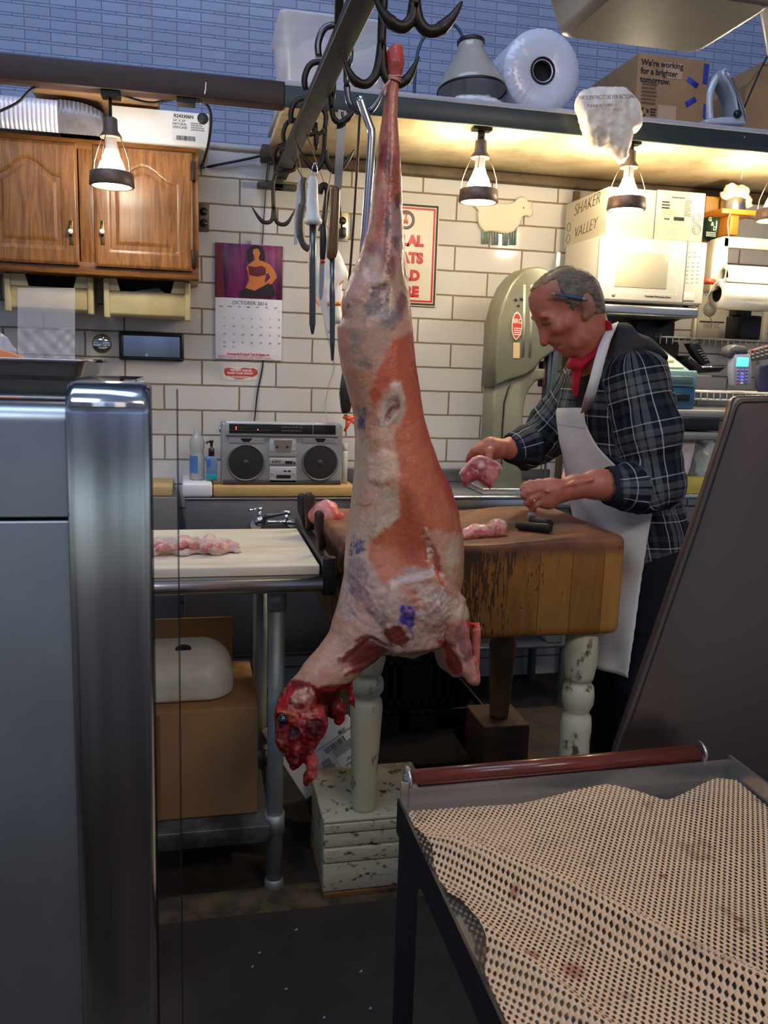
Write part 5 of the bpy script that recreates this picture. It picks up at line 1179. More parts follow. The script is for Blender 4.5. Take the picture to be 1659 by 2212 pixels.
# rag behind the tools
rag_ = [(662,566),(690,548),(712,530),(730,534),(738,552),(752,586),(758,600),(746,612),(738,616),(742,636),(736,660),(744,690),(738,702),(724,700),(712,724),(706,716),(700,690),(690,664),(682,640),(672,600)]
o = inflate('white_rag', rag_, 3.3, .018, .03, .007, mat('white_cotton_rag', srgb(214,212,208), .9, bump=.2, bscale=160), smooth=1, disp=lambda V: .012*fbm(V*np.array([1,1,.4]), 28, 4))
t = thing('hanging_rag', 'white cotton rag with orange stripes hanging behind the tools', 'rag', tuple(o.location)); o.parent = t; o.location = (0,0,0); o.name = 'cloth'
MB().tube([at(716,536,Y=3.3), at(712,500,Y=3.3), Vector((RXC+.01, 3.3, RZ-.012))], .002, 6).build('hanging_loop', M_wire, t)
M_or = mat('orange_stripe', srgb(222,128,52), .8)
m = MB(); m.grid([[at(707+3.4*i, 652+.0*i+yy, Y=3.268-.004*math.sin(i)) for i in range(10)] for yy in (0, 9)]); m.build('stripe', M_or, t, solid=.001)
m = MB(); m.grid([[at(733+1.8*i, 612-1.8*i+yy, Y=3.272) for i in range(6)] for yy in (0, 5)]); m.build('stripe', M_or, t, solid=.001)
m = MB(); m.grid([[at(680+2.4*i, 640+4*i+yy, Y=3.27) for i in range(5)] for yy in (0, 8)]); m.build('stripe', M_or, t, solid=.001)
# spray bottle head and orange clip left of the carcass
Yq = 3.45
t = thing('grip_tool', 'black pistol-grip tool hanging on the tiles, half behind the carcass', 'tool', tuple(at(750, 850, Y=Yq)))
MB().bprism([at(a, b, Y=Yq) for a, b in ((742,800),(752,806),(768,830),(772,870),(760,876),(757,892),(741,894),(738,880),(735,850))], (0, .04, 0), .008, 2).build('body', M_blk, t)
t = thing('orange_clamp', 'orange plastic spring clamp between the radio and the carcass', 'clamp', tuple(at(755, 905, Y=Yq)))
m = MB(); Pq = lambda a, b: at(a, b, Y=Yq+.02)
m.tube([Pq(742,899), Pq(755,905), Pq(772,898)], [.009,.012,.010], 8, flat=.6); m.tube([Pq(757,904), Pq(752,916), Pq(744,932)], [.010,.008,.005], 8, flat=.6); m.tube([Pq(757,904), Pq(768,914), Pq(774,936)], [.010,.009,.006], 8, flat=.6); m.build('jaw', mat('orange_plastic', srgb(212,84,36), .4), t)
# ================================================================== ON TOP OF THE SHELF
M_tub = mat('translucent_white_tub', srgb(228,230,236), .3, alpha=.5, spec=.6)
def tub(name, label, x0, x1, y0, y1, z0, z1, taper, m, wall=.004, rim=.012):
    t = thing(name, label, 'tub', ((x0+x1)/2, (y0+y1)/2, z0)); mb = MB(); rings = []
    def ring(ins, z, r=.03, n=6):
        P = []
        for (cx, cy, a0) in ((x1-ins-r, y1-ins-r, 0), (x0+ins+r, y1-ins-r, 90), (x0+ins+r, y0+ins+r, 180), (x1-ins-r, y0+ins+r, 270)):
            for k in range(n+1):
                a = math.radians(a0+90*k/n); P.append((cx+r*math.cos(a), cy+r*math.sin(a), z))
        return P
    prof = [(taper+.02, z0), (taper+.005, z0+.006), (taper, z0+.018), (0, z1-rim), (-.008, z1-rim), (-.010, z1), (wall-.004, z1), (wall, z1-rim), (taper+wall, z0+.02), (taper+.03, z0+.008)]
    mb.grid([ring(a, z) for a, z in prof], closed=True); n = 28
    mb.f += [tuple(range(n))[::-1], tuple(len(mb.v)-n+k for k in range(n))]; mb.sm += [False, False]
    mb.build('body', m, t); return t
Yt_ = 3.25
x0, x1, z0, z1 = rect(609, 34, 842, 196, Yt_)
tb_ = tub('plastic_tub', 'translucent plastic tub of cloths on the shelf, behind the hook rail', x0, x1, Yt_, 3.62, Z_TOP+.001, z1, .022, M_tub)
M_cl = mat('pale_cloth', srgb(222,212,206), .9, bump=.2, bscale=120)
def clothlump(g, c, s):
    g.union(g.ell(c, s)); g.union(g.ell((c[0]+s[0]*.5, c[1], c[2]+s[2]*.6), (s[0]*.6, s[1]*.7, s[2]*.6)), .02)
for k, (px, py, lab) in enumerate(((672, 130, 'left'), (790, 130, 'right'))):
    c = at(px, py, Y=3.45); s = (.10, .1, .12); c.z = Z_TOP+.028+s[2]*.98
    o = blob('folded_cloth', M_cl, (c.x-.2, 3.3, Z_TOP-.05), (c.x+.2, 3.65, c.z+.25), .01, lambda g, c=c, s=s: clothlump(g, c, s), 2, disp=lambda V: .025*fbm(V, 14, 6))
    tag(o, 'pale crumpled cloth inside the translucent tub on the shelf, the %s one' % lab, 'cloth', 'cloths in the tub')
# ribbed glass lamp shade lying on the shelf
c = at(1025, 205, Y=3.165)
t = thing('glass_lamp_shade', 'ribbed conical glass lamp shade tipped on the shelf, left of the plastic roll', 'lamp shade', (c.x, 3.165, Z_TOP+.001))
ax = Vector((-.03, .12, 1)).normalized(); bse = Vector((at(1019,196,Y=3.165).x, 3.165, at(1022,199,Y=3.165).z))
prof = [(.122, 0), (.124, .006), (.112, .03), (.095, .065), (.072, .10), (.052, .135), (.046, .145), (.046, .175), (.047, .178)]
n = 120; q = Vector((0,0,1)).rotation_difference(ax).to_matrix(); R = []
for i, (r, h) in enumerate(prof):
    R.append([bse + q @ Vector(((r*(1+(.018*(k % 2) if 1 < i < 6 else 0)))*math.cos(2*math.pi*k/n), (r*(1+(.018*(k % 2) if 1 < i < 6 else 0)))*math.sin(2*math.pi*k/n), h)) for k in range(n)])
MB().grid(R, closed=True).build('glass_cone', mat('smoky_ribbed_glass', srgb(176,168,156), .2, spec=.8, alpha=.9), t)
MB().lathe([(.0475, .165), (.05, .168), (.05, .178), (.042, .18)], bse, ax, 36, False).build('neck_ring', mat('dark_metal_ring', srgb(60,58,54), .4, metal=.7), t)
MB().lathe([(.124, -.004), (.127, 0), (.124, .006)], bse, ax, 48, False).build('bottom_ring', M_blk, t)
o = blob('crumpled_plastic', mat('white_plastic_wrap', srgb(222,222,226), .3, spec=.7), (bse.x-.16, 3.0, Z_TOP-.02), (bse.x+.16, 3.3, bse.z+.05), .006, lambda g: g.union(g.ell((bse.x+.01, 3.16, Z_TOP+.012), (.105, .10, .03))).keep(Z_TOP+.0012-g.Z), 1, disp=lambda V: .012*fbm(V, 40, 9))
tag(o, 'crumpled white plastic under the tipped glass lamp shade', 'wrap')
# roll of plastic film
Yr_ = 3.13; c = at(1171, 166, Y=Yr_); R_ = (at(1252, 168, Y=Yr_)-c).length; c.z = Z_TOP+.001+R_
t = thing('plastic_film_roll', 'fat roll of white plastic film lying on the shelf, black core towards the viewer', 'roll', (c.x, Yr_+.2, Z_TOP+.001))
M_film = mat('white_film', srgb(206,208,220), .22, spec=.8, bump=.35, bscale=30, stretch=(1, .25, 1))
m = MB(); R = []; n = 72
for (r, y) in ((.036, 0), (.06, -.004), (.10, -.003), (R_*.97, .0), (R_, .012), (R_, .20), (R_, .5), (R_*.96, .515), (.036, .51)):
    R.append([(c.x+r*(1+.012*math.sin(k*2.3)*(r > .09))*math.cos(2*math.pi*k/n), Yr_+y+.004*math.sin(k*3.1)*(r > .05), c.z+r*math.sin(2*math.pi*k/n)) for k in range(n)])
m.grid(R, closed=True).build('film', M_film, t)
rc = .047; m = MB().lathe([(rc, -.0), (rc, .012), (rc*.86, .012), (rc*.84, -.02), (.0, -.02)], (c.x, Yr_+.006, c.z), (0,-1,0), 32, False); m.build('core', M_black, t)
# brown carton with blue stripes and printed slogan
Yx = 3.2; X0, X1 = pxx(1374, 200, Yx), pxx(1527, 200, Yx); ztp = pz(1450, 122, Yx)
a = at(1310, 190, Y=3.55)
t = thing('printed_carton', 'brown carton with blue marks and a printed slogan on the shelf, behind the plastic bag', 'carton', ((X0+X1)/2, 3.4, Z_TOP+.001))
MB().rbox(X0, X1, Yx, 3.66, Z_TOP+.001, ztp, .003).build('body', M_kraft, t)
M_bp = mat('blue_print', srgb(36,56,140), .6)
text("We're working\nfor a brighter\ntomorrow.", .030, (X0+.012, Yx-.001, ztp-.062), M_print, t, align='LEFT', bold=.0007, sx=.95)
m = MB()
for (ax_, ay), (bx_, by) in (((1485,170),(1507,187)), ((1481,227),(1503,214))):
    p, q = at(ax_, ay, Y=Yx), at(bx_, by, Y=Yx); m.tube([p+Vector((0,-.0,0)), q], .0105, 10, flat=.08, up=(1,0,1))
p, q = at(1524,138,Y=Yx), at(1522,182,Y=Yx); m.box(p.x-.006, X1-.0005, Yx-.001, Yx-.0002, q.z, p.z); p, q = at(1522,225,Y=Yx), at(1519,255,Y=Yx); m.box(p.x-.004, X1-.0005, Yx-.001, Yx-.0002, q.z, p.z)
m.build('blue_mark', M_bp, t)
M_ptape = mat('pale_tape', srgb(186,154,122), .3)
for q_ in ((1434, 136, 1474, 170), (1420, 228, 1460, 262)):
    x0, x1, z0, z1 = rect(*q_, Yx); MB().box(x0, x1, Yx-.001, Yx-.0003, z0, z1).build('clear_tape', M_ptape, t)
lines(t, pxx(1386,190,Yx), pxx(1420,190,Yx), pz(1400,225,Yx), pz(1400,176,Yx), Yx-.001, 6, mat('brown_print', srgb(104,78,54), .7))
c2 = at(1392, 241, Y=Yx-.001); m = MB()
for k in range(3):
    a = math.pi/2+k*2*math.pi/3; m.tube([c2+Vector((.013*math.cos(a+.35), 0, .013*math.sin(a+.35))), c2+Vector((.015*math.cos(a+1.0), 0, .015*math.sin(a+1.0))), c2+Vector((.012*math.cos(a+1.7), 0, .012*math.sin(a+1.7)))], [.004,.004,.001], 6, flat=.15, up=(0,0,1))
m.build('recycling_mark', M_print, t); lines(t, pxx(1404,240,Yx), pxx(1418,240,Yx), pz(1410,250,Yx), pz(1410,232,Yx), Yx-.001, 3, M_print)
rs = Matrix.Rotation(-math.pi/2, 3, 'Z') @ Matrix.Rotation(math.pi/2, 3, 'X')
text('Walmart', .055, (X0-.001, Yx+.19, Z_TOP+.13), M_print, t, rot=rs)
# steam iron standing on its heel
Yi = 3.16; I = lambda a, b, Y=Yi: at(a, b, Y=Y)
t = thing('steam_iron', 'silver grey steam iron standing on its heel on the shelf, right of the printed carton', 'iron', (I(1570,268).x, Yi+.06, Z_TOP+.001))
M_iron = mat('silver_grey_plastic', srgb(186,190,198), .32, metal=.2)
MB().tube(curve3([I(1532,262,Yi+.05), I(1530,215,Yi+.05), I(1540,180,Yi+.05), I(1556,160,Yi+.05), I(1567,153,Yi+.05)], 5), [.017]*8+[.016]*8+[.010]*5, 12, flat=1.1).build('handle', M_iron, t)
MB().bprism([I(a, b, Yi+.0) for a, b in ((1561,150),(1568,151),(1580,168),(1596,204),(1608,240),(1613,262),(1602,268),(1594,262),(1592,236),(1586,205),(1574,180),(1562,164))], (0, .10, 0), .012, 3).build('body', M_iron, t)
MB().bprism([I(a, b, Yi+.0) for a, b in ((1524,258),(1560,252),(1590,252),(1612,262),(1611,268),(1524,266))], (0, .10, 0), .006, 2).build('heel', M_iron, t)
MB().bprism([I(a, b, Yi+.005) for a, b in ((1569,150),(1582,166),(1599,202),(1612,240),(1616,262),(1613,264),(1608,240),(1596,204),(1580,168))], (0, .09, 0), .003, 1).build('soleplate', M_steel, t)
MB().lathe([(.016, 0), (.015, .008), (.012, .012), (0, .012)], I(1592,247,Yi+.001), (0,-1,0), 20).build('dial', M_blk, t)
cord('iron_cord', [I(1608,232,3.24), I(1612,222,3.25), I(1630,180,3.26), I(1648,140,3.27), I(1665,108,3.27)], .004, M_cord, 'dark cord rising from the steam iron across the right carton'); bpy.data.objects['iron_cord'].name = 'appliance_cord'
x0, x1, z0, z1 = rect(1616, 126, 1700, 280, 3.30)
t = thing('plain_carton', 'plain brown carton at the right end of the shelf, cut by the photo edge', 'carton', ((x0+x1)/2, 3.45, Z_TOP+.001))
MB().prism([(x0, 3.32, Z_TOP+.001), (x0+.35, 3.32, Z_TOP+.001), (x0+.35, 3.32, z1+.03), (x0+.06, 3.32, z1-.01), (x0, 3.32, z1-.10)], (0, .32, 0)).build('body', M_kraft, t)
MB().prism([(x0+.35, 3.315, z1+.028), (x0+.06, 3.315, z1-.012), (x0-.005, 3.315, z1-.103), (x0-.004, 3.315, z1-.108), (x0+.065, 3.315, z1-.02), (x0+.35, 3.315, z1+.02)], (0, .004, 0)).build('flap', M_kraft, t)
# plastic carrier bag hung over the shelf edge
bag = [(1248,222),(1258,202),(1280,190),(1300,187),(1322,190),(1346,190),(1370,206),(1380,222),(1385,246),(1383,266),(1378,282),(1366,290),(1360,312),(1358,338),(1344,349),(1326,338),(1304,322),(1280,314),(1262,292),(1252,262),(1246,242)]
M_pb = mat('thin_white_plastic_bag', srgb(232,222,206), .35, spec=.5, trans=.0, alpha=.88, bump=.4, bscale=28)
o = inflate('bag_film', bag, 2.985, .045, .09, .006, M_pb, smooth=1, disp=lambda V: .016*fbm(V*np.array([1,1,.7]), 22, 12)+.008*np.abs(fbm(V, 46, 15)))
t = thing('carrier_bag', 'white plastic carrier bag bunched over the shelf edge above the middle lamp pair', 'bag', tuple(o.location)); o.parent = t; o.location = (0,0,0)
t['label'] = 'white plastic carrier bag bunched over the green shelf edge in front of the printed carton'
rt = Matrix.Rotation(-.12, 3, 'Y') @ Matrix.Rotation(math.pi/2, 3, 'X')
pk = mat('faded_bag_print', srgb(112,84,96), .6)
text('PARTICIPATING STORE FOR RECYCLING', .0185, at(1312, 210, Y=2.922), pk, t, rot=rt, sx=.62)
text('PLEASE RETURN', .013, at(1296, 228, Y=2.915), pk, t, rot=rt); text('to a', .012, at(1330, 236, Y=2.918), pk, t, rot=rt)
MB().tube(curve3([at(1372,285,Y=3.0), at(1376,262,Y=2.985), at(1378,235,Y=3.02), at(1372,222,Y=3.06)], 4), .012, 8, flat=.4).build('handle', M_pb, t)
# teal hose looping in front of the brick
cord('blue_hose', [at(895,225,Y=3.62), at(896,170,Y=3.62), at(903,110,Y=3.62), at(922,72,Y=3.62), at(950,52,Y=3.62), at(978,52,Y=3.62), at(996,72,Y=3.62), at(1003,105,Y=3.62), at(1003,150,Y=3.62), at(1003,240,Y=3.62)], .0068, mat('teal_hose', srgb(52,74,98), .5), 'dark blue hose arching over the shelf against the brick, beside the glass lamp shade', 'hose')
bpy.data.objects['blue_hose']['label'] = 'dark blue hose arching in front of the blue brick beside the glass lamp shade'

# tub overhead on the right, seen from below, carried on a pipe rack above the picture
Yn = 1.62; Yfar = 1.98
p0, p1 = at(1180, 80, Y=Yfar), at(1500, 126, Y=Yfar); zb_n = at(1340, 112, Y=Yfar).z
rackz = zb_n+.19
tub('storage_tub', 'big milky plastic storage tub seen from below at the top right', p0.x-.035, p1.x+.035, Yn-.02, Yfar+.02, zb_n, rackz+.002, .045, mat('milky_plastic', srgb(196,190,176), .35, alpha=.93, spec=.5, var=.1, vscale=5), .005, .014)
q0 = at(1618, 140, Y=Yfar)
tub('storage_tub', 'second milky tub beside the big overhead one, cut off by the right edge', q0.x-.02, q0.x+.4, Yn-.0, Yfar, at(1640, 148, Y=Yfar).z, rackz+.002, .03, mat('milky_plastic_clear', srgb(206,204,196), .3, alpha=.7), .005, .014)
t = thing('pipe_rack', 'dark pipe rack above the picture that carries the overhead tubs', 'rack', (1.0, 1.8, rackz-.05))
m = MB(); m.cyl((p0.x-.25, Yn-.043, rackz-.028), (1.9, Yn-.043, rackz-.028), .010); m.cyl((p0.x-.25, Yfar+.043, rackz-.028), (1.9, Yfar+.043, rackz-.028), .010); m.build('rail', M_rail, t)
m = MB()
for x in (1.5, 1.85):
    for y in (Yn-.043, Yfar+.043): m.cyl((x, y, rackz-.02), (x, y, 3.9), .008)
m.build('drop_rod', M_rail, t)

# ================================================================== RIGHT WALL: MICROWAVE, CARTONS, TILL
Ym = 3.27
x0, x1, z0, z1 = rect(1291, 516, 1521, 656, Ym)
M_mw = mat('white_appliance_plastic', srgb(200,195,182), .32)
zsf = pz(1400, 661, Ym)
t = thing('microwave', 'white microwave oven on the steel shelf behind the butcher', 'microwave', ((x0+x1)/2, 3.45, zsf))
MB().rbox(x0, x1, Ym+.012, 3.60, zsf+.012, z1, .008).build('body', M_mw, t)
xd = pxx(1478, 590, Ym)
d = MB().rbox(x0, xd-.001, Ym-.012, Ym+.012, zsf+.014, z1, .008).build('door', M_mw, t)
a, b, c_, e = rect(1322, 534, 1466, 634, Ym-.012)
xa, xb, za, zb = rect(1329, 546, 1442, 622, Ym-.012)
m = MB(); Yi_ = Ym-.0125
O = [(a, c_), (b, c_), (b, e), (a, e)]; Ii = [(xa, za), (xb, za), (xb, zb), (xa, zb)]
for i in range(4):
    j = (i+1) % 4; m.add([(O[i][0], Yi_, O[i][1]), (O[j][0], Yi_, O[j][1]), (Ii[j][0], Yi_+.009, Ii[j][1]), (Ii[i][0], Yi_+.009, Ii[i][1])], [(0,1,2,3)])
m.build('window_surround', mat('cream_surround', srgb(214,206,186), .4), d)
MB().rbox(xa, xb, Yi_-.0008, Yi_+.0008, za, zb, .0007).build('window', mat('mesh_window', srgb(168,162,140), .2, var=.05, vscale=200), d)
MB().rbox(xd+.001, x1, Ym-.010, Ym+.012, zsf+.014, z1, .008).build('control_panel', M_mw, t)
m = MB()
for i in range(3):
    for j in range(6):
        q = at(1487+11*i-.6*j, 568+8.5*j, Y=Ym-.0105); m.box(q.x-.006, q.x+.003, Ym-.0112, Ym-.0104, q.z-.002, q.z+.002)
for i in range(3):
    for j in range(2): q = at(1490+11*i, 545+9*j, Y=Ym-.0105); m.box(q.x-.008, q.x+.006, Ym-.0112, Ym-.0104, q.z-.003, q.z)
m.build('key_print', mat('blue_grey_print', srgb(140,142,158), .6), t)
a, b, c_, e = rect(1476, 632, 1500, 650, Ym-.01); MB().rbox(a, b, Ym-.014, Ym-.008, c_, e, .004).build('door_button', M_mw, t)
text('Turntable Microwave Oven', .0105, at(1421, 641, Y=Ym-.0128), M_print, t); MB().lathe([(.008, 0), (.008, .0008), (0, .0008)], at(1325, 637, Y=Ym-.0122), (0,-1,0), 18).build('round_mark', M_grey_print, t)
m = MB()
for x in (x0+.04, x1-.04):
    for y in (Ym+.05, 3.55): m.cyl((x, y, zsf+.0005), (x, y, zsf+.013), .012)
m.build('foot', M_blk, t)
MWT = z1
# steel shelf
X0, X1 = pxx(1296, 670, Ym-.02), pxx(1511, 670, Ym-.02)
t = thing('steel_shelf', 'stainless wall shelf with rounded front under the microwave', 'shelf', ((X0+X1)/2, 3.5, zsf))
zlo = pz(1400, 682, Ym-.02)
m = MB(); m.rbox(X0, X1, Ym-.02, YW-.001, zlo, zsf, .010, 3); m.build('board', M_steel, t)
for xb__ in (X0+.03, X1-.03): MB().prism([(xb__-.01, Ym+.08, zlo-.0005), (xb__-.01, YW-.002, zlo-.0005), (xb__-.01, YW-.002, zlo-.07), (xb__-.01, YW-.03, zlo-.07)], (.02, 0, 0)).build('bracket', M_blk, t)
# cartons on the microwave
M_ivory = mat('ivory_carton', srgb(198,188,166), .5, var=.04, vscale=6)
def ivory(px0, px1, py0, py1, label, Y):
    a, b, c_, e = rect(px0, py0, px1, py1, Y); h = e-c_
    t = thing('meat_carton', label, 'carton', ((a+b)/2, Y+.15, MWT+.001), 'ivory cartons on the microwave')
    MB().rbox(a, b, Y, 3.68, MWT+.001, MWT+.001+h, .004).build('body', M_ivory, t); return t, a, b, MWT+.001, MWT+.001+h
Yq2 = 3.28
t, a, b, c_, e = ivory(1311, 1416, 403, 510, 'ivory carton with handwriting on its side, left of two on the microwave', Yq2)
rs = Matrix.Rotation(-math.pi/2, 3, 'Z') @ Matrix.Rotation(math.pi/2, 3, 'X') @ Matrix.Rotation(.06, 3, 'Z')
M_pen = mat('marker_ink', srgb(70,58,44), .6)
text('SHAKER', .068, (a-.0008, Yq2+.19, c_+.15), M_pen, t, name='handwriting', rot=rs, shear=.3, bold=-.0016); text('VALLEY', .064, (a-.0008, Yq2+.19, c_+.055), M_pen, t, name='handwriting', rot=rs, shear=.3, bold=-.0016)
m = MB()
for z in (c_+.035, c_+.085): m.tube([(a-.0006, Yq2+.355+.018*math.cos(q_), z+.018*math.sin(q_)) for q_ in np.linspace(0, 2*math.pi, 18)], .0012, 4, False)
m.build('round_stamp', M_pen, t)
t, a, b, c_, e = ivory(1418, 1522, 405, 513, 'ivory carton with a printed label and barcode, right of two on the microwave', Yq2)
Yl = Yq2-.0008
lines(t, pxx(1452,424,Yq2), pxx(1480,424,Yq2), pz(1460,428,Yq2), pz(1460,424,Yq2), Yl, 1, M_print, jag=0)
lines(t, pxx(1430,440,Yq2), pxx(1452,440,Yq2), pz(1440,451,Yq2), pz(1440,432,Yq2), Yl, 3, M_print)
lines(t, pxx(1430,440,Yq2), pxx(1470,440,Yq2), pz(1440,464,Yq2), pz(1440,452,Yq2), Yl, 4, mat('pale_print', srgb(176,162,134), .6))
lines(t, pxx(1480,440,Yq2), pxx(1497,440,Yq2), pz(1490,468,Yq2), pz(1490,432,Yq2), Yl, 9, mat('brown_table_print', srgb(128,116,92), .6), jag=.5)
barcode(t, pxx(1455,473,Yq2), pxx(1478,473,Yq2), pz(1466,477,Yq2), pz(1466,469,Yq2), Yl, M_print)
text('10.00', .011, at(1440, 473, Y=Yl), M_print, t)
m = MB()
for py in (472, 496):
    q = at(1505, py, Y=Yl); m.tube([(q.x+.0185*math.cos(s), q.y, q.z+.0185*math.sin(s)) for s in np.linspace(0, 2*math.pi, 24)], .0012, 4, False); m.tube([(q.x+.011*math.cos(s), q.y, q.z+.011*math.sin(s)) for s in np.linspace(0, 2*math.pi, 16)], .0008, 4, False)
m.build('round_stamp', mat('brown_stamp', srgb(160,140,110), .6), t)
# orange wooden bracket with a tin of tissue, green bin
M_orw = mat('orange_varnished_wood', srgb(206,128,44), .4, var=.12, vscale=9, stretch=(2,8,8))
Yo = 3.36
zsh = pz(1580, 452, Yo)
t = thing('orange_bracket_shelf', 'small orange wooden bracket shelf right of the ivory cartons', 'shelf', tuple(at(1580, 470, Y=Yo)))
a, b, c_, e = rect(1559, 452, 1636, 463, Yo); MB().rbox(a, b, Yo, YW-.001, c_, e, .003).build('board', M_orw, t); SHT = e
a, b, c2_, e2 = rect(1576, 463, 1596, 508, Yo+.02); MB().rbox(a, b, Yo+.02, YW-.002, c2_, c_-.0005, .004).build('bracket', M_orw, t)
a, b, c_, e = rect(1524, 424, 1556, 462, 3.5); o = MB().rbox(a, b+.02, 3.5, YW-.002, c_, e, .004).build('ochre_box', mat('ochre_panel', srgb(150,112,48), .5)); tag(o, 'ochre box on the wall above the green bag, between carton and orange shelf', 'box')
c = at(1592, 440, Y=3.44); 
t = thing('tissue_tin', 'metal tin with white tissue bursting out, on the orange bracket shelf', 'tin', (c.x, 3.47, SHT+.001))
MB().lathe([(.05, 0), (.052, .003), (.052, .062), (.05, .065), (.048, .06), (.048, .01), (.0, .008)], (c.x, 3.47, SHT+.001), n=30).build('tin', M_steel, t)
def tis(g):
    for (dx, dz, s) in ((0,.075,.05), (-.045,.075,.03), (.03,.09,.035), (.058,.062,.026), (.075,.04,.018), (-.02,.10,.03)): g.union(g.ell((c.x+dx, 3.455, SHT+dz), (s, s*.8, s*.75)), .012)
o = blob('tissue', mat('tissue_paper', srgb(236,226,200), .9), (c.x-.13, 3.33, SHT+.02), (c.x+.15, 3.58, SHT+.19), .005, tis, 1, disp=lambda V: .02*fbm(V, 36, 31), parent=t)
cord('hanging_string', [at(1608,296,Y=3.035), at(1609,330,Y=3.2), at(1601,388,Y=3.4)], .0016, mat('thin_white_string', srgb(216,206,186), .8), 'thin white string from the shelf edge to the tissue tin', 'string')
cord('white_flex', [at(1578,460,Y=3.355), at(1572,480,Y=3.345), at(1574,520,Y=3.34), at(1568,560,Y=3.34), at(1566,600,Y=3.2), at(1545,612,Y=3.18), at(1530,640,Y=3.2), at(1527,670,Y=3.3), at(1535,688,Y=3.4), at(1538,700,Y=3.45), at(1525,722,Y=3.45), at(1495,734,Y=3.4)], .0022, mat('cream_flex', srgb(212,202,170), .6), 'cream flex trailing from the orange shelf past the paper rolls to the till', 'cord')
gb = [(1521,462),(1553,462),(1556,470),(1553,490),(1547,515),(1540,523),(1528,522),(1521,512)]
o = inflate('green_bag_body', gb, 3.50, .05, .05, .006, mat('dark_green_plastic', srgb(26,66,44), .3, spec=.6), smooth=2)
t = thing('green_bag', 'dark green printed bag hanging between the ivory carton and the orange shelf', 'bag', tuple(o.location)); o.parent = t; o.location = (0,0,0); o.name = 'bag'
M_wh2 = mat('white_bag_print', srgb(206,216,206), .5)
for s_, a, b in (('G', 1534, 474), ('&', 1539, 484), ('D', 1544, 494)): text(s_, .022, at(a, b, Y=3.445), M_wh2, t, bold=.0006)
lines(t, pxx(1524,505,3.45), pxx(1548,505,3.45), pz(1535,511,3.45), pz(1535,500,3.45), 3.445, 3, M_wh2)
# paper roll cutter
Yp2 = 3.22
t = thing('paper_roll_cutter', 'wall-mounted paper cutter with two wide white paper rolls, right edge', 'paper cutter', tuple(at(1590, 660, Y=3.4)))
M_wmet = mat('cream_enamel', srgb(206,198,178), .4)
prof_ = [(1566,510),(1576,514),(1573,560),(1570,600),(1565,616),(1552,625),(1534,632),(1532,622),(1536,590),(1540,545),(1548,516)]
MB().bprism([at(a, b, Y=Yp2+.1) for a, b in prof_], (0, .05, 0), .004, 1).build('end_frame', M_wmet, t)
a = at(1564, 520, Y=Yp2+.1); MB().rbox(a.x, a.x+.7, Yp2+.1, Yp2+.14, pz(1600, 536, Yp2+.1), pz(1600, 512, Yp2+.1), .004).build('top_bar', M_wmet, t)
for (px, py, rpx, nm) in ((1572, 597, 26, 'upper'), (1558, 634, 32, 'lower')):
    c = at(px, py, Y=Yp2+.06); r = rpx*.00192
    m = MB(); x0_ = c.x; m.lathe([(.032, 0), (r, 0), (r, .75), (.032, .75)], (x0_, c.y+.03, c.z), (1,0,0), 40, False); ro = m.build('paper_roll', mat('white_paper_roll', srgb(226,222,212), .7), t)
    MB().lathe([(.033, -.001), (.033, .02), (.0, .02)], (x0_, c.y+.03, c.z), (1,0,0), 24, False).build('core_hole', M_black, ro)
q = at(1566, 610, Y=Yp2-.02); MB().rbox(q.x, q.x+.7, Yp2-.03, Yp2-.005, pz(1600, 612, Yp2-.02), pz(1600, 602, Yp2-.02), .003).build('cutter_bar', M_wmet, t)
q = at(1553, 604, Y=Yp2+.0); MB().lathe([(.012, 0), (.012, .05), (0, .05)], (q.x-.02, Yp2+.08, q.z), (1,0,0), 14).build('spindle', mat('red_spindle', srgb(196,70,44), .4), t)
# wall plate with keypad clock, white speaker panel
a, b, c_, e = rect(1505, 640, 1566, 735, YW-.02)
t = thing('intercom_panel', 'white wall panel with a round speaker grille, below the paper rolls', 'panel', ((a+b)/2, YW-.02, c_))
MB().rbox(a, b, YW-.03, YW-.001, c_, e, .004).build('panel', mat('off_white_panel', srgb(188,182,166), .5), t)
q = at(1533, 668, Y=YW-.03); m = MB().lathe([(.034, 0), (.034, .002), (.0, .003)], (q.x, YW-.0305, q.z), (0,-1,0), 28); m.build('speaker_grille', mat('grey_grille', srgb(150,148,136), .6), t)
a, b, c_, e = rect(1511, 694, 1564, 697, YW-.03); MB().box(a, b, YW-.032, YW-.0302, c_, e).build('dark_line', M_print, t)
text('1EEE EC', .026, at(1537, 704, Y=YW-.0312), mat('faint_print', srgb(128,122,108), .5), t)
# cash register
Yt3 = 3.12
M_teal = mat('teal_till', srgb(118,150,148), .4); M_dteal = mat('dark_teal_till', srgb(44,84,110), .4); M_keyc = mat('cream_keys', srgb(214,204,172), .4); M_gkey = mat('green_keys', srgb(96,106,84), .4)
zr0 = pz(1480, 884, Yt3)
ra_, rb_ = pxx(1380, 820, Yt3), pxx(1506, 820, Yt3)
t = thing('cash_register', 'old teal cash register with a cream key panel behind the butcher', 'cash register', ((ra_+rb_)/2, 3.35, zr0))
zm_ = pz(1480, 836, Yt3); zt3 = pz(1480, 800, Yt3); zh = pz(1430, 744, 3.45)
MB().rbox(ra_, rb_, Yt3+.004, 3.56, zr0, zm_, .006).build('cash_drawer', M_dteal, t)
a, b, c_, e = rect(1450, 851, 1489, 866, Yt3+.004); MB().rbox(a, b, Yt3-.002, Yt3+.01, c_, e, .002).build('drawer_slot', M_blk, t)
m = MB(); m.rbox(ra_, rb_, Yt3, 3.56, zm_+.001, zt3, .006)
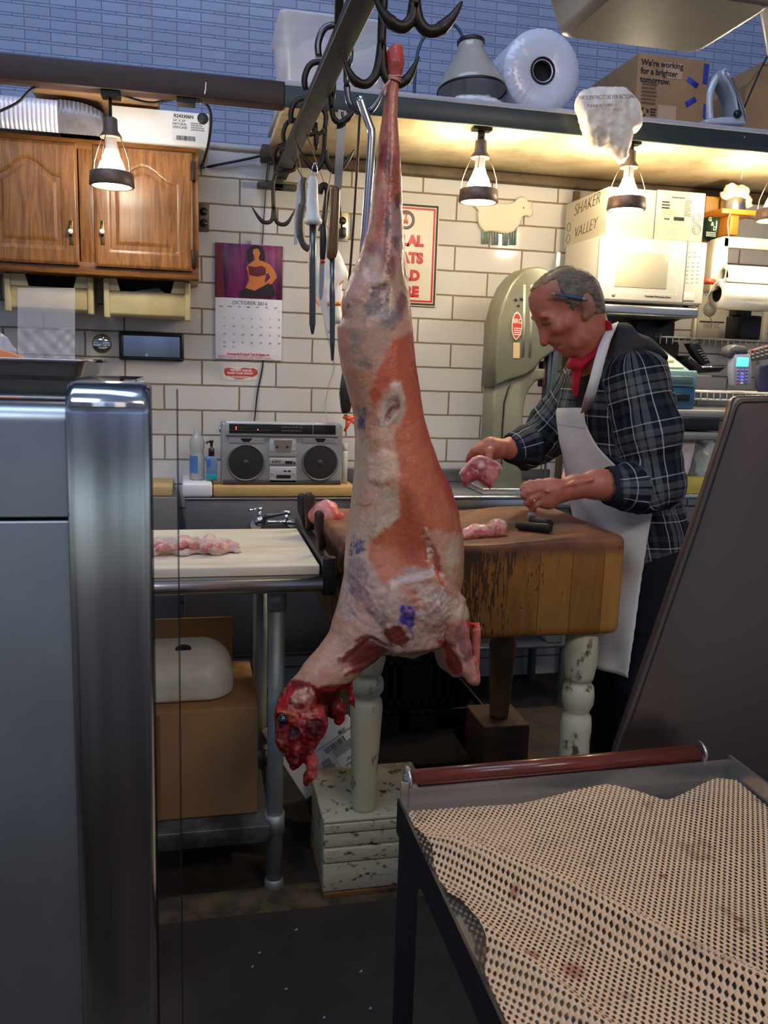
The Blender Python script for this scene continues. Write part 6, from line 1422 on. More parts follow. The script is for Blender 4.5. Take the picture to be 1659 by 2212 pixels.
m.prism([(ra_, Yt3+.06, zt3), (ra_, 3.45, zh), (ra_, 3.56, zh), (ra_, 3.56, zt3)], (rb_-ra_, 0, 0)); m.build('housing', M_teal, t)
a, b, c_, e = rect(1440, 812, 1497, 830, Yt3); MB().rbox(a, b, Yt3-.003, Yt3+.004, c_, e, .004).build('receipt_window', mat('grey_teal', srgb(84,110,106), .3), t)
sl = Vector((0, 3.45-Yt3-.06, zh-zt3)).normalized(); nr = Vector((0, -sl.z, sl.y))
Mk = Matrix.Translation(Vector((ra_, Yt3+.062, zt3+.0012))) @ Matrix(((1,0,0,0),(0,sl.y,nr.y,0),(0,sl.z,nr.z,0),(0,0,0,1)))
Wd = rb_-ra_
MB().rbox(.02, Wd-.022, .01, .34, 0, .010, .003, M=Mk).build('key_panel', M_keyc, t)
for r in range(7):
    for c in range(4): MB().rbox(Wd-.20+.026*c, Wd-.179+.026*c, .03+.040*r, .060+.040*r, .0102, .022, .003, M=Mk).build('key', M_gkey, t)
for r in range(4): MB().rbox(Wd-.083, Wd-.046, .05+.066*r, .098+.066*r, .0102, .024, .004, M=Mk).build('key', mat('tan_key', srgb(166,142,104), .4) if r % 2 else M_keyc, t)
x0, x1, z0, z1 = rect(1390, 705, 1452, 740, 3.52); MB().rbox(x0-.05, x1, 3.50, 3.60, zh+.001, z1+.02, .006).build('display', M_blk, t); text('0884', .042, at(1412, 727, Y=3.499), mat('grey_digits', srgb(110,108,98), .5), t)
# dark surround, dark bottle beside the register
a, b, c_, e = rect(1300, 684, 1478, 800, 3.66); o = MB().rbox(a, b, 3.70, 3.729, c_-.1, zlo-.08, .004).build('backing_board', mat('dark_recess_panel', srgb(34,31,28), .6)); tag(o, 'dark board on the wall behind the cash register under the microwave shelf', 'board')
M_counter = mat('grey_laminate', srgb(138,136,126), .45, var=.1)
zct = zr0-.001
t = thing('till_counter', 'counter with a black front tray under the cash register', 'counter', (2.1, 3.4, 0))
a_ = pxx(1370, 890, Yt3); b_ = 2.62
MB().rbox(a_, b_, Yt3-.02, YW-.002, zct-.03, zct-.0005, .004).build('worktop', M_counter, t)
x0, x1, z0, z1 = rect(1460, 890, 1555, 930, Yt3-.03); MB().rbox(x0-.2, x1, Yt3-.03, 3.5, z0, zct-.0305, .004).build('black_tray', M_blk, t)
x0, x1, z0, z1 = rect(1460, 933, 1552, 951, Yt3-.03); MB().rbox(x0-.2, x1, Yt3-.03, YW-.002, z0, z1, .006).build('lower_shelf', M_counter, t); ZLS = z0
x0, x1, z0, z1 = rect(1460, 1040, 1560, 1078, Yt3-.03); MB().rbox(x0-.2, b_, Yt3-.03, YW-.002, z0, z0+.02, .004).build('bottom_shelf', M_steel, t); ZBS = z0+.02
for x in (a_+.03, b_-.03):
    for y in (3.2, 3.68): MB().cyl((x, y, 0), (x, y, zct-.03), .018, n=12).build('post', M_galv, t)
o = inflate('white_apron', [(1462,951),(1502,950),(1500,975),(1492,1000),(1484,1025),(1476,1032),(1462,1026)], Yt3+.02, .014, .02, .006, mat('pinkish_white_cloth', srgb(214,196,188), .9), disp=lambda V: .008*fbm(V*np.array([1,1,.3]), 40, 3)); tag(o, 'pinkish white cloth hanging behind the butcher below the grey shelf', 'cloth')
o = inflate('plastic_sack', [(1502,956),(1520,948),(1538,952),(1548,970),(1550,985),(1542,1010),(1536,1040),(1500,1040),(1496,1020),(1500,990)], Yt3+.09, .05, .05, .006, mat('pale_green_film', srgb(198,210,194), .25, spec=.8), disp=lambda V: .016*fbm(V, 26, 9)); tag(o, 'pale green translucent plastic sack on the low steel shelf behind the butcher', 'sack')
x0, x1, z0, z1 = rect(1478, 1030, 1542, 1040, Yt3); o = MB().rbox(x0, x1+.06, Yt3-.02, Yt3+.03, ZBS+.001, z1, .003).build('yellow_tray', mat('yellow_tray', srgb(196,166,76), .5)); tag(o, 'shallow yellow tray on the low steel shelf beside the plastic sack', 'tray')
c = at(1486, 1018, Y=Yt3+.03); o = MB().lathe([(.02, 0), (.022, .03), (.0, .045)], (c.x, Yt3+.05, ZBS+.001), n=16).build('red_jar', mat('red_blue_jar', srgb(150,56,40), .3, col2=srgb(40,60,90), vscale=20)); tag(o, 'small red and blue jar behind the yellow tray', 'jar')
# cordless phone on its stand
Yf2 = 3.3
t = thing('cordless_phone', 'black cordless phone leaning in its silver-edged base right of the till', 'phone', tuple(at(1530, 800, Y=Yf2)))
zph = pz(1530, 800, Yf2)
MB().bprism([at(a, b, Y=Yf2) for a, b in ((1490,768),(1516,790),(1569,789),(1566,796),(1556,804),(1512,806),(1488,782))], (0, .11, 0), .006, 2).build('base', M_blk, t)
MB().tube([at(1516,793,Y=Yf2-.002), at(1568,792,Y=Yf2-.002)], .004, 8).build('silver_edge', M_chrome, t)
hs = MB().bprism([at(a, b, Y=Yf2+.02) for a, b in ((1489,742),(1510,740),(1532,776),(1536,784),(1520,789),(1512,782))], (0, .05, 0), .006, 2).build('handset', M_blk, t)
m = MB()
for i in range(5):
    for j in range(3): q = at(1508+5.2*i*.8+3*j, 757+5.2*i-.4*j, Y=Yf2+.0185); m.box(q.x-.003, q.x+.002, Yf2+.017, Yf2+.0196, q.z-.002, q.z+.002)
m.build('key', mat('silver_key', srgb(130,132,134), .4), hs)
MB().rbox(pxx(1504,810,Yf2), pxx(1545,810,Yf2), Yf2+.02, YW-.002, pz(1525,814,Yf2), pz(1525,808,Yf2), .002).build('support', mat('white_coated_wire', srgb(206,202,188), .4), t)
# wire rack
M_wwire = mat('white_wire', srgb(206,202,186), .4)
t = thing('wire_rack', 'white wire rack on slotted uprights right of the till', 'rack', tuple(at(1570, 860, Y=3.4)))
zw = pz(1570, 848, 3.2); xa_, xb_ = rb_+.012, 2.75
m = MB(); m.cyl((xa_, 3.2, zw), (xb_, 3.2, zw), .0045, n=8); m.cyl((xa_, 3.2, zw-.03), (xb_, 3.2, zw-.03), .0045, n=8); m.cyl((xa_, 3.68, zw), (xb_, 3.68, zw), .0045, n=8); m.build('shelf_rail', M_wwire, t)
n = int((xb_-xa_)/.030)
for i in range(n):
    x = xa_+.03*i; MB().tube([(x, 3.70, zw+.004), (x, 3.2, zw+.004), (x, 3.195, zw-.03)], .0024, 6).build('wire', M_wwire, t)
zw2 = pz(1600, 735, 3.45)
m = MB(); m.cyl((xa_, 3.45, zw2), (xb_, 3.45, zw2), .004, n=8)
for i in range(n): m.tube([(xa_+.03*i, 3.70, zw2), (xa_+.03*i, 3.45, zw2), (xa_+.03*i, 3.45, zw2-.03)], .002, 5)
m.build('upper_shelf', M_wwire, t)
for px in (1500, 1650):
    X = pxx(px, 740, 3.71); MB().rbox(X-.012, X+.012, 3.705, 3.729, zw-.06, pz(px, 664, 3.71), .003).build('upright', M_wwire, t)
# card terminal
Yu = 3.15
t = thing('card_terminal', 'grey card terminal with a lit blue screen propped on the wire rack', 'card terminal', tuple(at(1606, 834, Y=Yu)))
body = [(1588,764),(1622,764),(1624,775),(1626,800),(1625,826),(1620,836),(1590,838),(1584,832),(1582,800),(1584,776)]
MB().bprism([at(a, b, Y=Yu) for a, b in body], (0, .04, 0), .008, 2).build('body', mat('terminal_grey', srgb(150,150,162), .4), t)
MB().bprism([at(a, b, Y=Yu+.0) for a, b in ((1576,750),(1590,744),(1614,748),(1618,764),(1590,766),(1580,772),(1572,764))], (0, .06, 0), .01, 2).build('paper_housing', mat('dark_grey_housing', srgb(84,84,84), .4), t)
a, b, c_, e = rect(1591, 772, 1617, 792, Yu); MB().rbox(a, b, Yu-.003, Yu+.002, c_, e, .002).build('screen', mat('lit_screen', srgb(90,200,240), .3, emit=srgb(90,205,245), es=1.4), t)
cols = {(0,4):srgb(216,60,80),(1,4):srgb(220,200,170),(2,4):srgb(60,110,150)}
M_k1 = mat('violet_key', srgb(130,126,190), .4); M_k2 = mat('lit_blue_key', srgb(80,70,255), .4, emit=(.2,.2,1,1), es=1.0)
for i in range(3):
    for j in range(5):
        q = at(1595+9*i-.4*j, 800+7*j, Y=Yu-.002); mm = mat('coloured_key', cols[(i,j)], .4) if (i,j) in cols else (M_k2 if i == 1 and j in (1,2,3) else M_k1)
        MB().rbox(q.x-.006, q.x+.006, Yu-.004, Yu+.002, q.z-.0035, q.z+.0035, .0012).build('key', mm, t)
t = thing('pin_pad', 'dark keypad with red and green keys at the right edge, above the card terminal', 'keypad', tuple(at(1640, 780, Y=3.2)))
MB().bprism([at(a, b, Y=3.2) for a, b in ((1621,757),(1672,742),(1676,774),(1626,780))], (0, .03, 0), .005, 2).build('body', mat('keypad_grey', srgb(98,88,84), .45), t)
for k in range(3):
    for i in range(5):
        q = at(1626+10*i+k*.8, 758-2.8*i+8*k, Y=3.197); mm = {(0,0):M_red, (0,2):mat('green_key', srgb(50,140,96), .4)}.get((i,k), mat('grey_key', srgb(136,124,120), .45) if (i+k) == 1 else bpy.data.materials.get('grey_key') or M_k1)
        MB().ball((q.x, 3.199, q.z), (.007, .003, .005), seg=10, ring=6).build('key', mm, t)
x0, x1, z0, z1 = rect(1600, 681, 1645, 728, 3.5)
t = thing('black_speaker', 'small black speaker on the upper wire shelf under the paper rolls', 'speaker', ((x0+x1)/2, 3.55, zw2+.006))
MB().rbox(x0, x1, 3.5, 3.62, zw2+.0065, z1, .008).build('cabinet', M_blk, t); a, b, c_, e = rect(1597, 668, 1630, 681, 3.5); MB().rbox(a, b, 3.52, 3.58, z1-.002, e, .003).build('top_box', M_blk, t)
x0, x1, z0, z1 = rect(1440, 700, 1472, 770, 3.55); o = MB().lathe([(.03, 0), (.034, .004), (.034, .10), (.02, .13), (.016, .15), (.022, .152), (.022, .165), (0, .166)], (x1-.04, 3.63, zct), n=20).build('dark_bottle', mat('dark_glass', srgb(30,28,30), .2)); tag(o, 'dark bottle standing behind the right end of the cash register', 'bottle')
o = MB().bprism([at(a, b, Y=3.25) for a, b in ((1640,790),(1668,786),(1668,862),(1650,862),(1637,830))], (0, .03, 0), .008, 2).build('navy_cloth', mat('navy_fabric', srgb(64,62,92), .9)); tag(o, 'navy fabric hanging at the right edge beside the card terminal', 'cloth')
# ================================================================== FOREGROUND: DISPLAY CASE (left)
M_case = mat('brushed_case_steel', srgb(206,208,210), .13, metal=1., bump=.02, bscale=60, stretch=(1,1,.05)); M_case2 = mat('smudged_case_steel', srgb(190,196,200), .34, metal=1., var=.12, vscale=9, bump=.03, bscale=12)
M_glass = mat('clear_case_glass', (1, 1, 1, 1), .0, trans=1., ior=1.45, spec=.5)
M_gedge = mat('dark_glass_edge', srgb(24,30,30), .15)
Yd = .70
pl, pr = pxx(158, 1500, Yd), pxx(330, 1500, Yd); ptz = pz(240, 826, Yd+.01)
t = thing('display_case', 'stainless display case close up at the left edge, with steel corner post and glass side', 'display case', (-.25, .9, 0))
def xprof(x0, x1, prof, mb):
    n = len(prof); A = [(x0, y, z) for y, z in prof]; B = [(x1, y, z) for y, z in prof]; return mb.grid([A, B])
# corner post: sheet folded over at the top with a wide radius
m = MB(); R = .024
pf = [(Yd, .0125)]+[(Yd, z) for z in np.linspace(.2, ptz-R, 8)]+[(Yd+R-R*math.cos(a), ptz-R+R*math.sin(a)) for a in np.linspace(.15, math.pi/2, 9)]+[(Yd+.055, ptz), (Yd+.055, .0125)]
e = .006; rows = []
for x, s in ((pl, 1), (pl+e*.3, .45), (pl+e, 0), ((pl+pr)/2, -.04), (pr-e, 0), (pr-e*.3, .45), (pr, 1)):
    rows.append([(x, y+(.004*s if i < len(pf)-2 else 0), z-(.003*s if z > ptz-.01 else 0)) for i, (y, z) in enumerate(pf)])
m.grid(rows); m.build('corner_post', M_case, t)
m = MB()
for k, zz in enumerate((.0105, .0145, .0185)): m.tube([(pl+.004, Yd-.0002+.0012*(2-k)*.2, ptz-R+.006+zz*.2-.002*k), (pr-.004, Yd-.0002+.0012*(2-k)*.2, ptz-R+.006+zz*.2-.002*k)], .0010, 6)
m.build('weld_line', M_case, t)
x0 = -.62; x1 = pl-.0015; pz1 = pz(70, 872, Yd+.012); zseam = pz(70, 1122, Yd+.012)
m = MB(); R2 = .016
for (a, b, rr_) in ((zseam+.0022, pz1, R2), (.0125, zseam-.0012, .002)):
    pf = [(Yd+.012, a), (Yd+.012, b-rr_)]+[(Yd+.012+rr_-rr_*math.cos(q), b-rr_+rr_*math.sin(q)) for q in np.linspace(.15, math.pi/2, 8)]+[(Yd+.05, b), (Yd+.05, a)]
    xprof(x0, x1, pf, m)
m.build('front_panel', M_case2, t)
m = MB(); m.box(x0, x1, Yd+.02, Yd+.024, zseam-.002, zseam+.003); m.build('seam', M_black, t)
gx1 = pxx(387, 1500, Yd+.02); gz = pz(360, 832, Yd+.02)
MB().box(pr+.0006, gx1, Yd+.016, Yd+.022, .0125, gz).build('glass_side', M_glass, t)
MB().box(gx1+.0001, gx1+.0012, Yd+.0155, Yd+.0225, .0125, gz-.003).build('glass_edge', M_gedge, t)
zg = pz(100, 816, 1.5)-.0005
MB().box(x0, pl-.003, Yd+.06, 1.86, zg-.006, zg).build('glass_top', M_glass, t)
MB().rbox(x0, pl-.003, 1.84, 1.88, .0125, zg-.0065, .004).build('rear_frame', M_case2, t)
# steel pan on the glass top
x1p = pxx(186, 800, 1.5); zr_ = pz(100, 778, 1.5)
t = thing('steel_pan', 'shallow stainless pan on the glass top of the display case', 'pan', (-.35, 1.62, zg))
m = MB(); xs0, xs1, y0, y1 = -.62, x1p, 1.5, 1.8
def rr2(ins, z, r=.02, n=5):
    P = []
    for (cx, cy, a0) in ((xs1-ins-r, y1-ins-r, 0), (xs0+ins+r, y1-ins-r, 90), (xs0+ins+r, y0+ins+r, 180), (xs1-ins-r, y0+ins+r, 270)):
        for k in range(n+1): a = math.radians(a0+90*k/n); P.append((cx+r*math.cos(a), cy+r*math.sin(a), z))
    return P
m.grid([rr2(.03, zg+.001), rr2(.012, zg+.001), rr2(.008, zg+.004), rr2(0, zr_-.002), rr2(-.007, zr_), rr2(-.007, zr_+.002), rr2(.002, zr_+.001), rr2(.010, zg+.005), rr2(.03, zg+.003)], closed=True); m.f += [tuple(range(24))[::-1], tuple(len(m.v)-24+k for k in range(24))]; m.sm += [False]*2
m.build('pan', mat('pan_steel', srgb(186,184,178), .3, metal=.9), t)
MB().rbox(x1p+.0, x1p+.016, 1.6, 1.7, zr_-.002, zr_+.004, .0015).build('lip_handle', M_blk, t)
M_orp = mat('orange_paper', srgb(236,150,96), .7)
o = MB().prism([(-.60, 1.56, zg+.006), at(-10, 752, Y=1.56), at(26, 764, Y=1.56), at(72, 782, Y=1.56), (at(80,790,Y=1.56).x, 1.56, zg+.006)], (0, .03, 0)).build('orange_wrap', M_orp); tag(o, 'orange wrapping paper in the steel pan at the left edge', 'paper')
o = MB().prism([(at(170,790,Y=1.62).x, 1.62, zg+.005), (at(193,790,Y=1.62).x, 1.62, zg+.005), at(191, 788, Y=1.62), at(179, 776, Y=1.62), at(170, 787, Y=1.62)], (0, .01, 0)).build('orange_corner', M_orp); tag(o, 'small orange paper corner sticking up at the right end of the steel pan', 'paper')
o = inflate('crumpled_wrap', [(-40,722),(0,718),(14,730),(28,750),(34,762),(36,772),(-40,778)], 1.70, .03, .03, .005, M_tub, smooth=1, disp=lambda V: .008*fbm(V, 50, 4)); tag(o, 'crumpled translucent wrap at the left edge, in the steel pan', 'wrap')

# ================================================================== RIGHT: DARK STEEL END PANEL
M_panel = mat('dark_brushed_steel', srgb(112,98,90), .36, metal=.9, bump=.015, bscale=40, stretch=(.05,1,1), var=.06, vscale=3)
Ypn = 1.33
pp = [(1600,856),(1700,853),(1800,850),(1800,1900),(1240,1900),(1335,1612),(1412,1390),(1500,1136),(1574,908),(1584,872),(1591,860)]
P = [at(a, b, Y=Ypn) for a, b in pp]
zf = .0125
P[3] = Vector((P[2].x, Ypn, zf)); P[4] = Vector((P[5].x-.13, Ypn, zf))
t = thing('end_panel', 'dark stainless end panel with slanted rounded edge rising at the right, behind the tray', 'panel', (.95, Ypn, 0))
MB().bprism(P, (0, .02, 0), .004, 2).build('sheet', M_panel, t)
q = [(1800,864),(1606,869),(1597,874),(1591,884),(1582,914),(1508,1140),(1420,1394),(1343,1615),(1322,1680)]
MB().tube([at(a, b, Y=Ypn-.0004) for a, b in q], .0016, 6).build('groove', M_black, t)
# ================================================================== TRAY STAND WITH PERFORATED LINER (bottom right)
TZ = .765; tx0, tx1, ty0, ty1 = .318, .905, .45, 1.232
t = thing('tray_stand', 'steel tray on dark legs with a reddish wooden roller, bottom right', 'tray stand', (.6, .9, 0))
M_tr = mat('worn_tray_steel', srgb(196,192,186), .34, metal=.9, var=.15, vscale=10); M_trd = mat('black_tray_side', srgb(34,31,33), .5)
bt0 = at(934, 1700, Y=ty1).z; bt1 = at(1528, 1646, Y=ty1).z
MB().box(tx0, tx1, ty0, ty1, TZ-.012, TZ-.004).build('bottom', mat('shaded_tray_bottom', srgb(104,100,96), .45, metal=.8), t)  # darker copy of the tray steel, shade under the liner put into its colour
m = MB(); m.prism([(tx0, ty1, TZ-.012), (tx1, ty1, TZ-.012), (tx1, ty1, bt1), (tx0+.03, ty1, bt0), (tx0+.026, ty1, bt0+.006), (tx0, ty1, bt0+.012)], (0, .004, 0)); m.build('back_plate', M_tr, t)
MB().box(tx0-.004, tx0, ty0, ty1+.004, TZ-.05, TZ+.006).build('left_side', M_trd, t)
MB().box(tx1, tx1+.005, ty0, ty1+.004, TZ-.05, TZ+.038).build('right_side', M_tr, t)
ra, rb_ = at(888, 1682, Y=ty1+.018), at(1506, 1627, Y=ty1+.018)
MB().cyl(ra, rb_, .0145, n=24).build('roller', mat('reddish_varnished_roller', srgb(104,46,30), .25, var=.4, vscale=12, stretch=(1,6,6), coat=.3), t)
ux = (rb_-ra).normalized()
for c, nm in ((ra, -1), (rb_, 1)):
    m = MB().lathe([(.021, 0), (.021, .005), (.008, .005), (.008, .009), (0, .009)], c+ux*.003*nm, ux*nm, 24); m.box(c.x-.004*1+.004*nm, c.x+.004+.004*nm, c.y-.02, c.y+.008, TZ-.03, c.z); m.build('end_bracket', M_tr, t)
for (x, y) in ((tx0+.012, ty1-.02), (tx1-.02, ty1-.02), (tx0+.012, ty0+.04), (tx1-.02, ty0+.04)):
    MB().rbox(x-.014, x+.014, y-.014, y+.014, .0125, TZ-.0125, .002).build('leg', M_trd, t)
MB().rbox(tx0+.0, tx0+.022, ty0+.05, ty1-.03, .22, .25, .002).build('stretcher', M_trd, t)
# liner: one moulded sheet of touching beads with gaps between them
ax_, ay_ = .0045, .0064; h = .0009                          # beads and holes alternate like a chequerboard
lx0, lx1, ly0, ly1 = tx0+.002, tx1-.004, .62, ty1-.004
xs = np.arange(lx0, lx1, h); ys = np.arange(ly0, ly1, h); X, Y = np.meshgrid(xs, ys, indexing='ij')
u_, v_ = (X-lx0)/(2*ax_)+(Y-ly0)/(2*ay_), (X-lx0)/(2*ax_)-(Y-ly0)/(2*ay_)
best = math.sqrt(2)*np.hypot(u_-np.round(u_), v_-np.round(v_)); hole = math.sqrt(2)*np.hypot(u_-np.floor(u_)-.5, v_-np.floor(v_)-.5)
bead = np.sqrt(np.clip(1-(best/.95)**2, 0, 1))*.0042
def seg(ax, ay, bx, by):
    a, b = atn(ax, ay, z=TZ)[:2], atn(bx, by, z=TZ)[:2]; e = b-a; L = np.hypot(*e); e = e/L
    s = ((X-a[0])*e[0]+(Y-a[1])*e[1])/L; dn = (X-a[0])*-e[1]+(Y-a[1])*e[0]; return s, dn
Hf = np.full(X.shape, TZ+.001)
s, d = seg(930, 1840, 1600, 2150); fall = np.clip((s+.15)*4, 0, 1); Hf += (.034*np.exp(-(d/.024)**2)-.006*np.exp(-((d+.05)/.02)**2))*fall
s, d = seg(960, 1990, 1300, 2260); Hf += .030*np.exp(-(d/.022)**2)*np.clip(1.2-s*.3, 0, 1)
s, d = seg(1309, 1700, 1330, 1900); Hf += .018*np.exp(-(d/.08)**2)*np.exp(-np.clip(s, 0, 9)**2*1.2)
s, d = seg(1530, 1690, 1560, 1860); Hf += .014*np.exp(-(d/.05)**2)*np.exp(-np.clip(s, 0, 9)**2*1.5)
s, d = seg(1250, 1960, 1700, 2060); Hf += .008*np.exp(-(d/.06)**2)
PP = np.stack([X, Y, X*0], -1); Hf += .004*vnoise(PP, 7, 3)+.0015*vnoise(PP, 17, 5)
Hf = np.maximum(Hf, TZ+.001)
# left edge: liner stops short where the bare steel shows
cut_ = at(958, 1962, z=TZ); cb = at(1030, 2030, z=TZ); ca = at(1070, 2200, z=TZ)
e1 = np.interp(Y, [ca.y, cb.y, cut_.y, cut_.y+.02, ly1], [ca.x, cb.x, cut_.x+.028, lx0, lx0])
back = np.interp(X, [at(p, q_, z=TZ).x for p, q_ in ((889,1757),(1116,1742),(1210,1732),(1309,1720),(1437,1738),(1516,1712),(1546,1700))], [at(p, q_, z=TZ).y for p, q_ in ((889,1757),(1116,1742),(1210,1732),(1309,1720),(1437,1738),(1516,1712),(1546,1700))])
keep = (hole > .35) & (X > e1+.003*np.sin(Y*90)) & (Y < np.minimum(back, ly1))
I = np.arange(X.size).reshape(X.shape); ok = keep[:-1,:-1] & keep[1:,:-1] & keep[1:,1:] & keep[:-1,1:]
Fq = np.stack([I[:-1,:-1][ok], I[1:,:-1][ok], I[1:,1:][ok], I[:-1,1:][ok]], 1)
use = np.unique(Fq); mp = np.zeros(X.size, np.int64); mp[use] = np.arange(len(use))
Vl = np.stack([X.ravel(), Y.ravel(), (Hf+bead).ravel()], 1)[use]
C = np.tile(lin(222,182,138), (len(Vl), 1)); nn = vnoise(Vl, 14, 9); C = paint(C, (nn-.2)*1.6, lin(206,166,128), .6); C = paint(C, (fbm(Vl, 30, 19, 4)-.30)*5, lin(150,120,88), .5)
for a, b, r in ((1110,1940,.006), (1432,1893,.005), (1240,2092,.012), (1595,1985,.005), (1600,2010,.005), (1150,2060,.008)):
    c = atn(a, b, z=TZ+.01); C = paint(C, 1.6-np.hypot(Vl[:,0]-c[0], Vl[:,1]-c[1])/r, lin(150,50,40), .7)
o = raw_mesh('beaded_liner', Vl, mp[Fq], vcol_mat('beige_rubber_liner', .62), None, None, C)
tag(o, 'rumpled beige beaded non-slip liner covering the tray at bottom right', 'liner')
# crumbs on the floor
M_crumb = mat('white_scrap', srgb(196,192,186), .7); rr = random.Random(11)
pts = [(525,1938),(545,2090),(618,2138),(640,2010),(700,2200),(800,2180),(838,1982),(850,1975),(560,2060),(780,2100)]
for i, (a, b) in enumerate(pts):
    c = at(a, b, z=.0125 if b > 1990 else .0005); s = .02 if i == 0 else rr.uniform(.0025, .005)
    m = MB(); m.prism([c+Vector((-s, 0, .0006)), c+Vector((s*.6, -s*.5, .0006)), c+Vector((s*1.0, s*1.4, .0006)), c+Vector((-.2*s, s*.6, .0006))], (0, 0, .002)); o = m.build('paper_scrap', M_crumb)
    tag(o, 'large white scrap of paper on the brown floor before the table leg' if i == 0 else 'tiny white crumb on the dark floor in front of the block', 'scrap', None if i == 0 else 'white crumbs on the floor')
# ================================================================== HANGING CARCASS
Yk = YL
tab = [(98,846,862),(104,840,869),(118,837,873),(138,834,875),(160,836,870),(172,839,863),(182,835,863),(205,832,860),(250,825,857),(300,819,860),(350,813,864),(400,806,866),(450,800,867),(500,794,870),(550,778,873),(600,757,880),(625,748,882),(650,741,884),(690,738,887),(712,729,889),(750,731,892),(800,739,898),(850,753,905),(900,766,914),(950,769,927),(1000,768,946),(1050,763,969),(1100,758,985),(1150,750,995),(1200,745,999),(1250,742,997),(1290,742,988),(1325,742,978),(1350,750,968),(1375,776,958),(1395,812,945),(1408,850,918),(1414,872,896)]
hd = [(98,.008),(130,.022),(172,.014),(205,.016),(300,.024),(400,.034),(500,.044),(600,.062),(700,.082),(800,.09),(900,.095),(1050,.11),(1200,.118),(1300,.112),(1375,.085),(1414,.03)]
zz = []; xc = []; hw = []
for y, l, r in tab:
    a, b = atn(l, y, Y=Yk), atn(r, y, Y=Yk); zz.append((a[2]+b[2])/2); xc.append((a[0]+b[0])/2); hw.append((b[0]-a[0])/2)
zz, xc, hw = map(np.array, (zz, xc, hw)); hdz = np.interp([t_[0] for t_ in tab], [q[0] for q in hd], [q[1] for q in hd])
lo = at(585, 1712, Y=Yk); hi = at(1055, 90, Y=Yk)
g = Grid((lo.x-.02, Yk-.15, lo.z-.02), (hi.x+.03, Yk+.17, hi.z+.02), .0031)
zs = g.ax[2]; o_ = np.argsort(zz)
cxz = np.interp(zs, zz[o_], xc[o_]); hwz = np.interp(zs, zz[o_], hw[o_]); hdd = np.interp(zs, zz[o_], hdz[o_])
k0 = np.sqrt(((g.X-cxz)/hwz)**2+((g.Y-Yk)/hdd)**2); d = (k0-1)*np.minimum(hwz, hdd)
d = np.maximum(d, np.maximum(g.Z-zz.max(), zz.min()-g.Z)); g.union(d)
def K(a, b, dy=0.): return tuple(atn(a, b, Y=Yk+dy))
pxm = .000978
def U(pts, rs, k=.02, kk=.02): g.union(g.chain([K(*p) for p in pts], [r*pxm for r in rs], kk), k)
U([(835,1318),(778,1375),(728,1432),(690,1470),(672,1490)], [72,58,47,43,40], .05, .04)     # neck
U([(790,1300),(770,1372)], [48,40], .04)
U([(652,1512),(643,1548),(640,1590),(641,1630)], [52,50,44,26], .02, .02)                    # head
g.union(g.ell(K(672,1556,-.02), (.040,.045,.045)), .015); U([(676,1575,-.03),(668,1612,-.03)], [26,17], .012)
U([(610,1530,-.01),(612,1600,-.01),(632,1640,-.01)], [15,13,10], .012)
U([(712,1490,0),(728,1530,.0),(734,1556,0)], [16,15,10], .012); U([(700,1480,.02),(716,1540,.02)], [18,12], .012)
U([(664,1622,-.02),(674,1650,-.02),(672,1672,-.02),(662,1692,-.02)], [12,14,12,8], .008, .008)
U([(640,1640),(636,1653),(634,1658)], [12,6,3], .008)
U([(756,1480,-.02),(760,1510,-.02),(766,1532,-.02)], [6,5,3], .008)
g.cut(g.ell(K(611,1553,-.062), (.016,.02,.016)), .006)
U([(955,1300,-.04),(982,1330,-.05),(988,1360,-.055),(996,1400,-.055),(1009,1440,-.055),(1022,1462,-.055)], [42,31,24.5,23,19,19], .012, .015)   # near foreleg
U([(975,1300,-.045),(988,1316,-.05)], [24,18], .012)
U([(1026,1463,-.05),(1034,1450,-.045),(1034,1400,-.045),(1033,1364,-.045)], [21,17.5,15.5,15.5], .002, .004); U([(1028,1352,-.045),(1040,1350,-.045)], [6,7], .005)
U([(1010,1346,-.05),(1030,1350,-.045)], [4,4.5], .003)
U([(945,1370,.06),(968,1425,.07),(984,1450,.07)], [30,24,17], .015, .02)                    # far foreleg
U([(850,118),(858,106),(862,101)], [9,7,5], .006); U([(842,128),(838,114)], [7,5], .005)
g.cut(g.chain([K(848,1010,-.12), K(846,890,-.12)], [.018,.03], .02), .03)
V, Q = g.mesh(1)
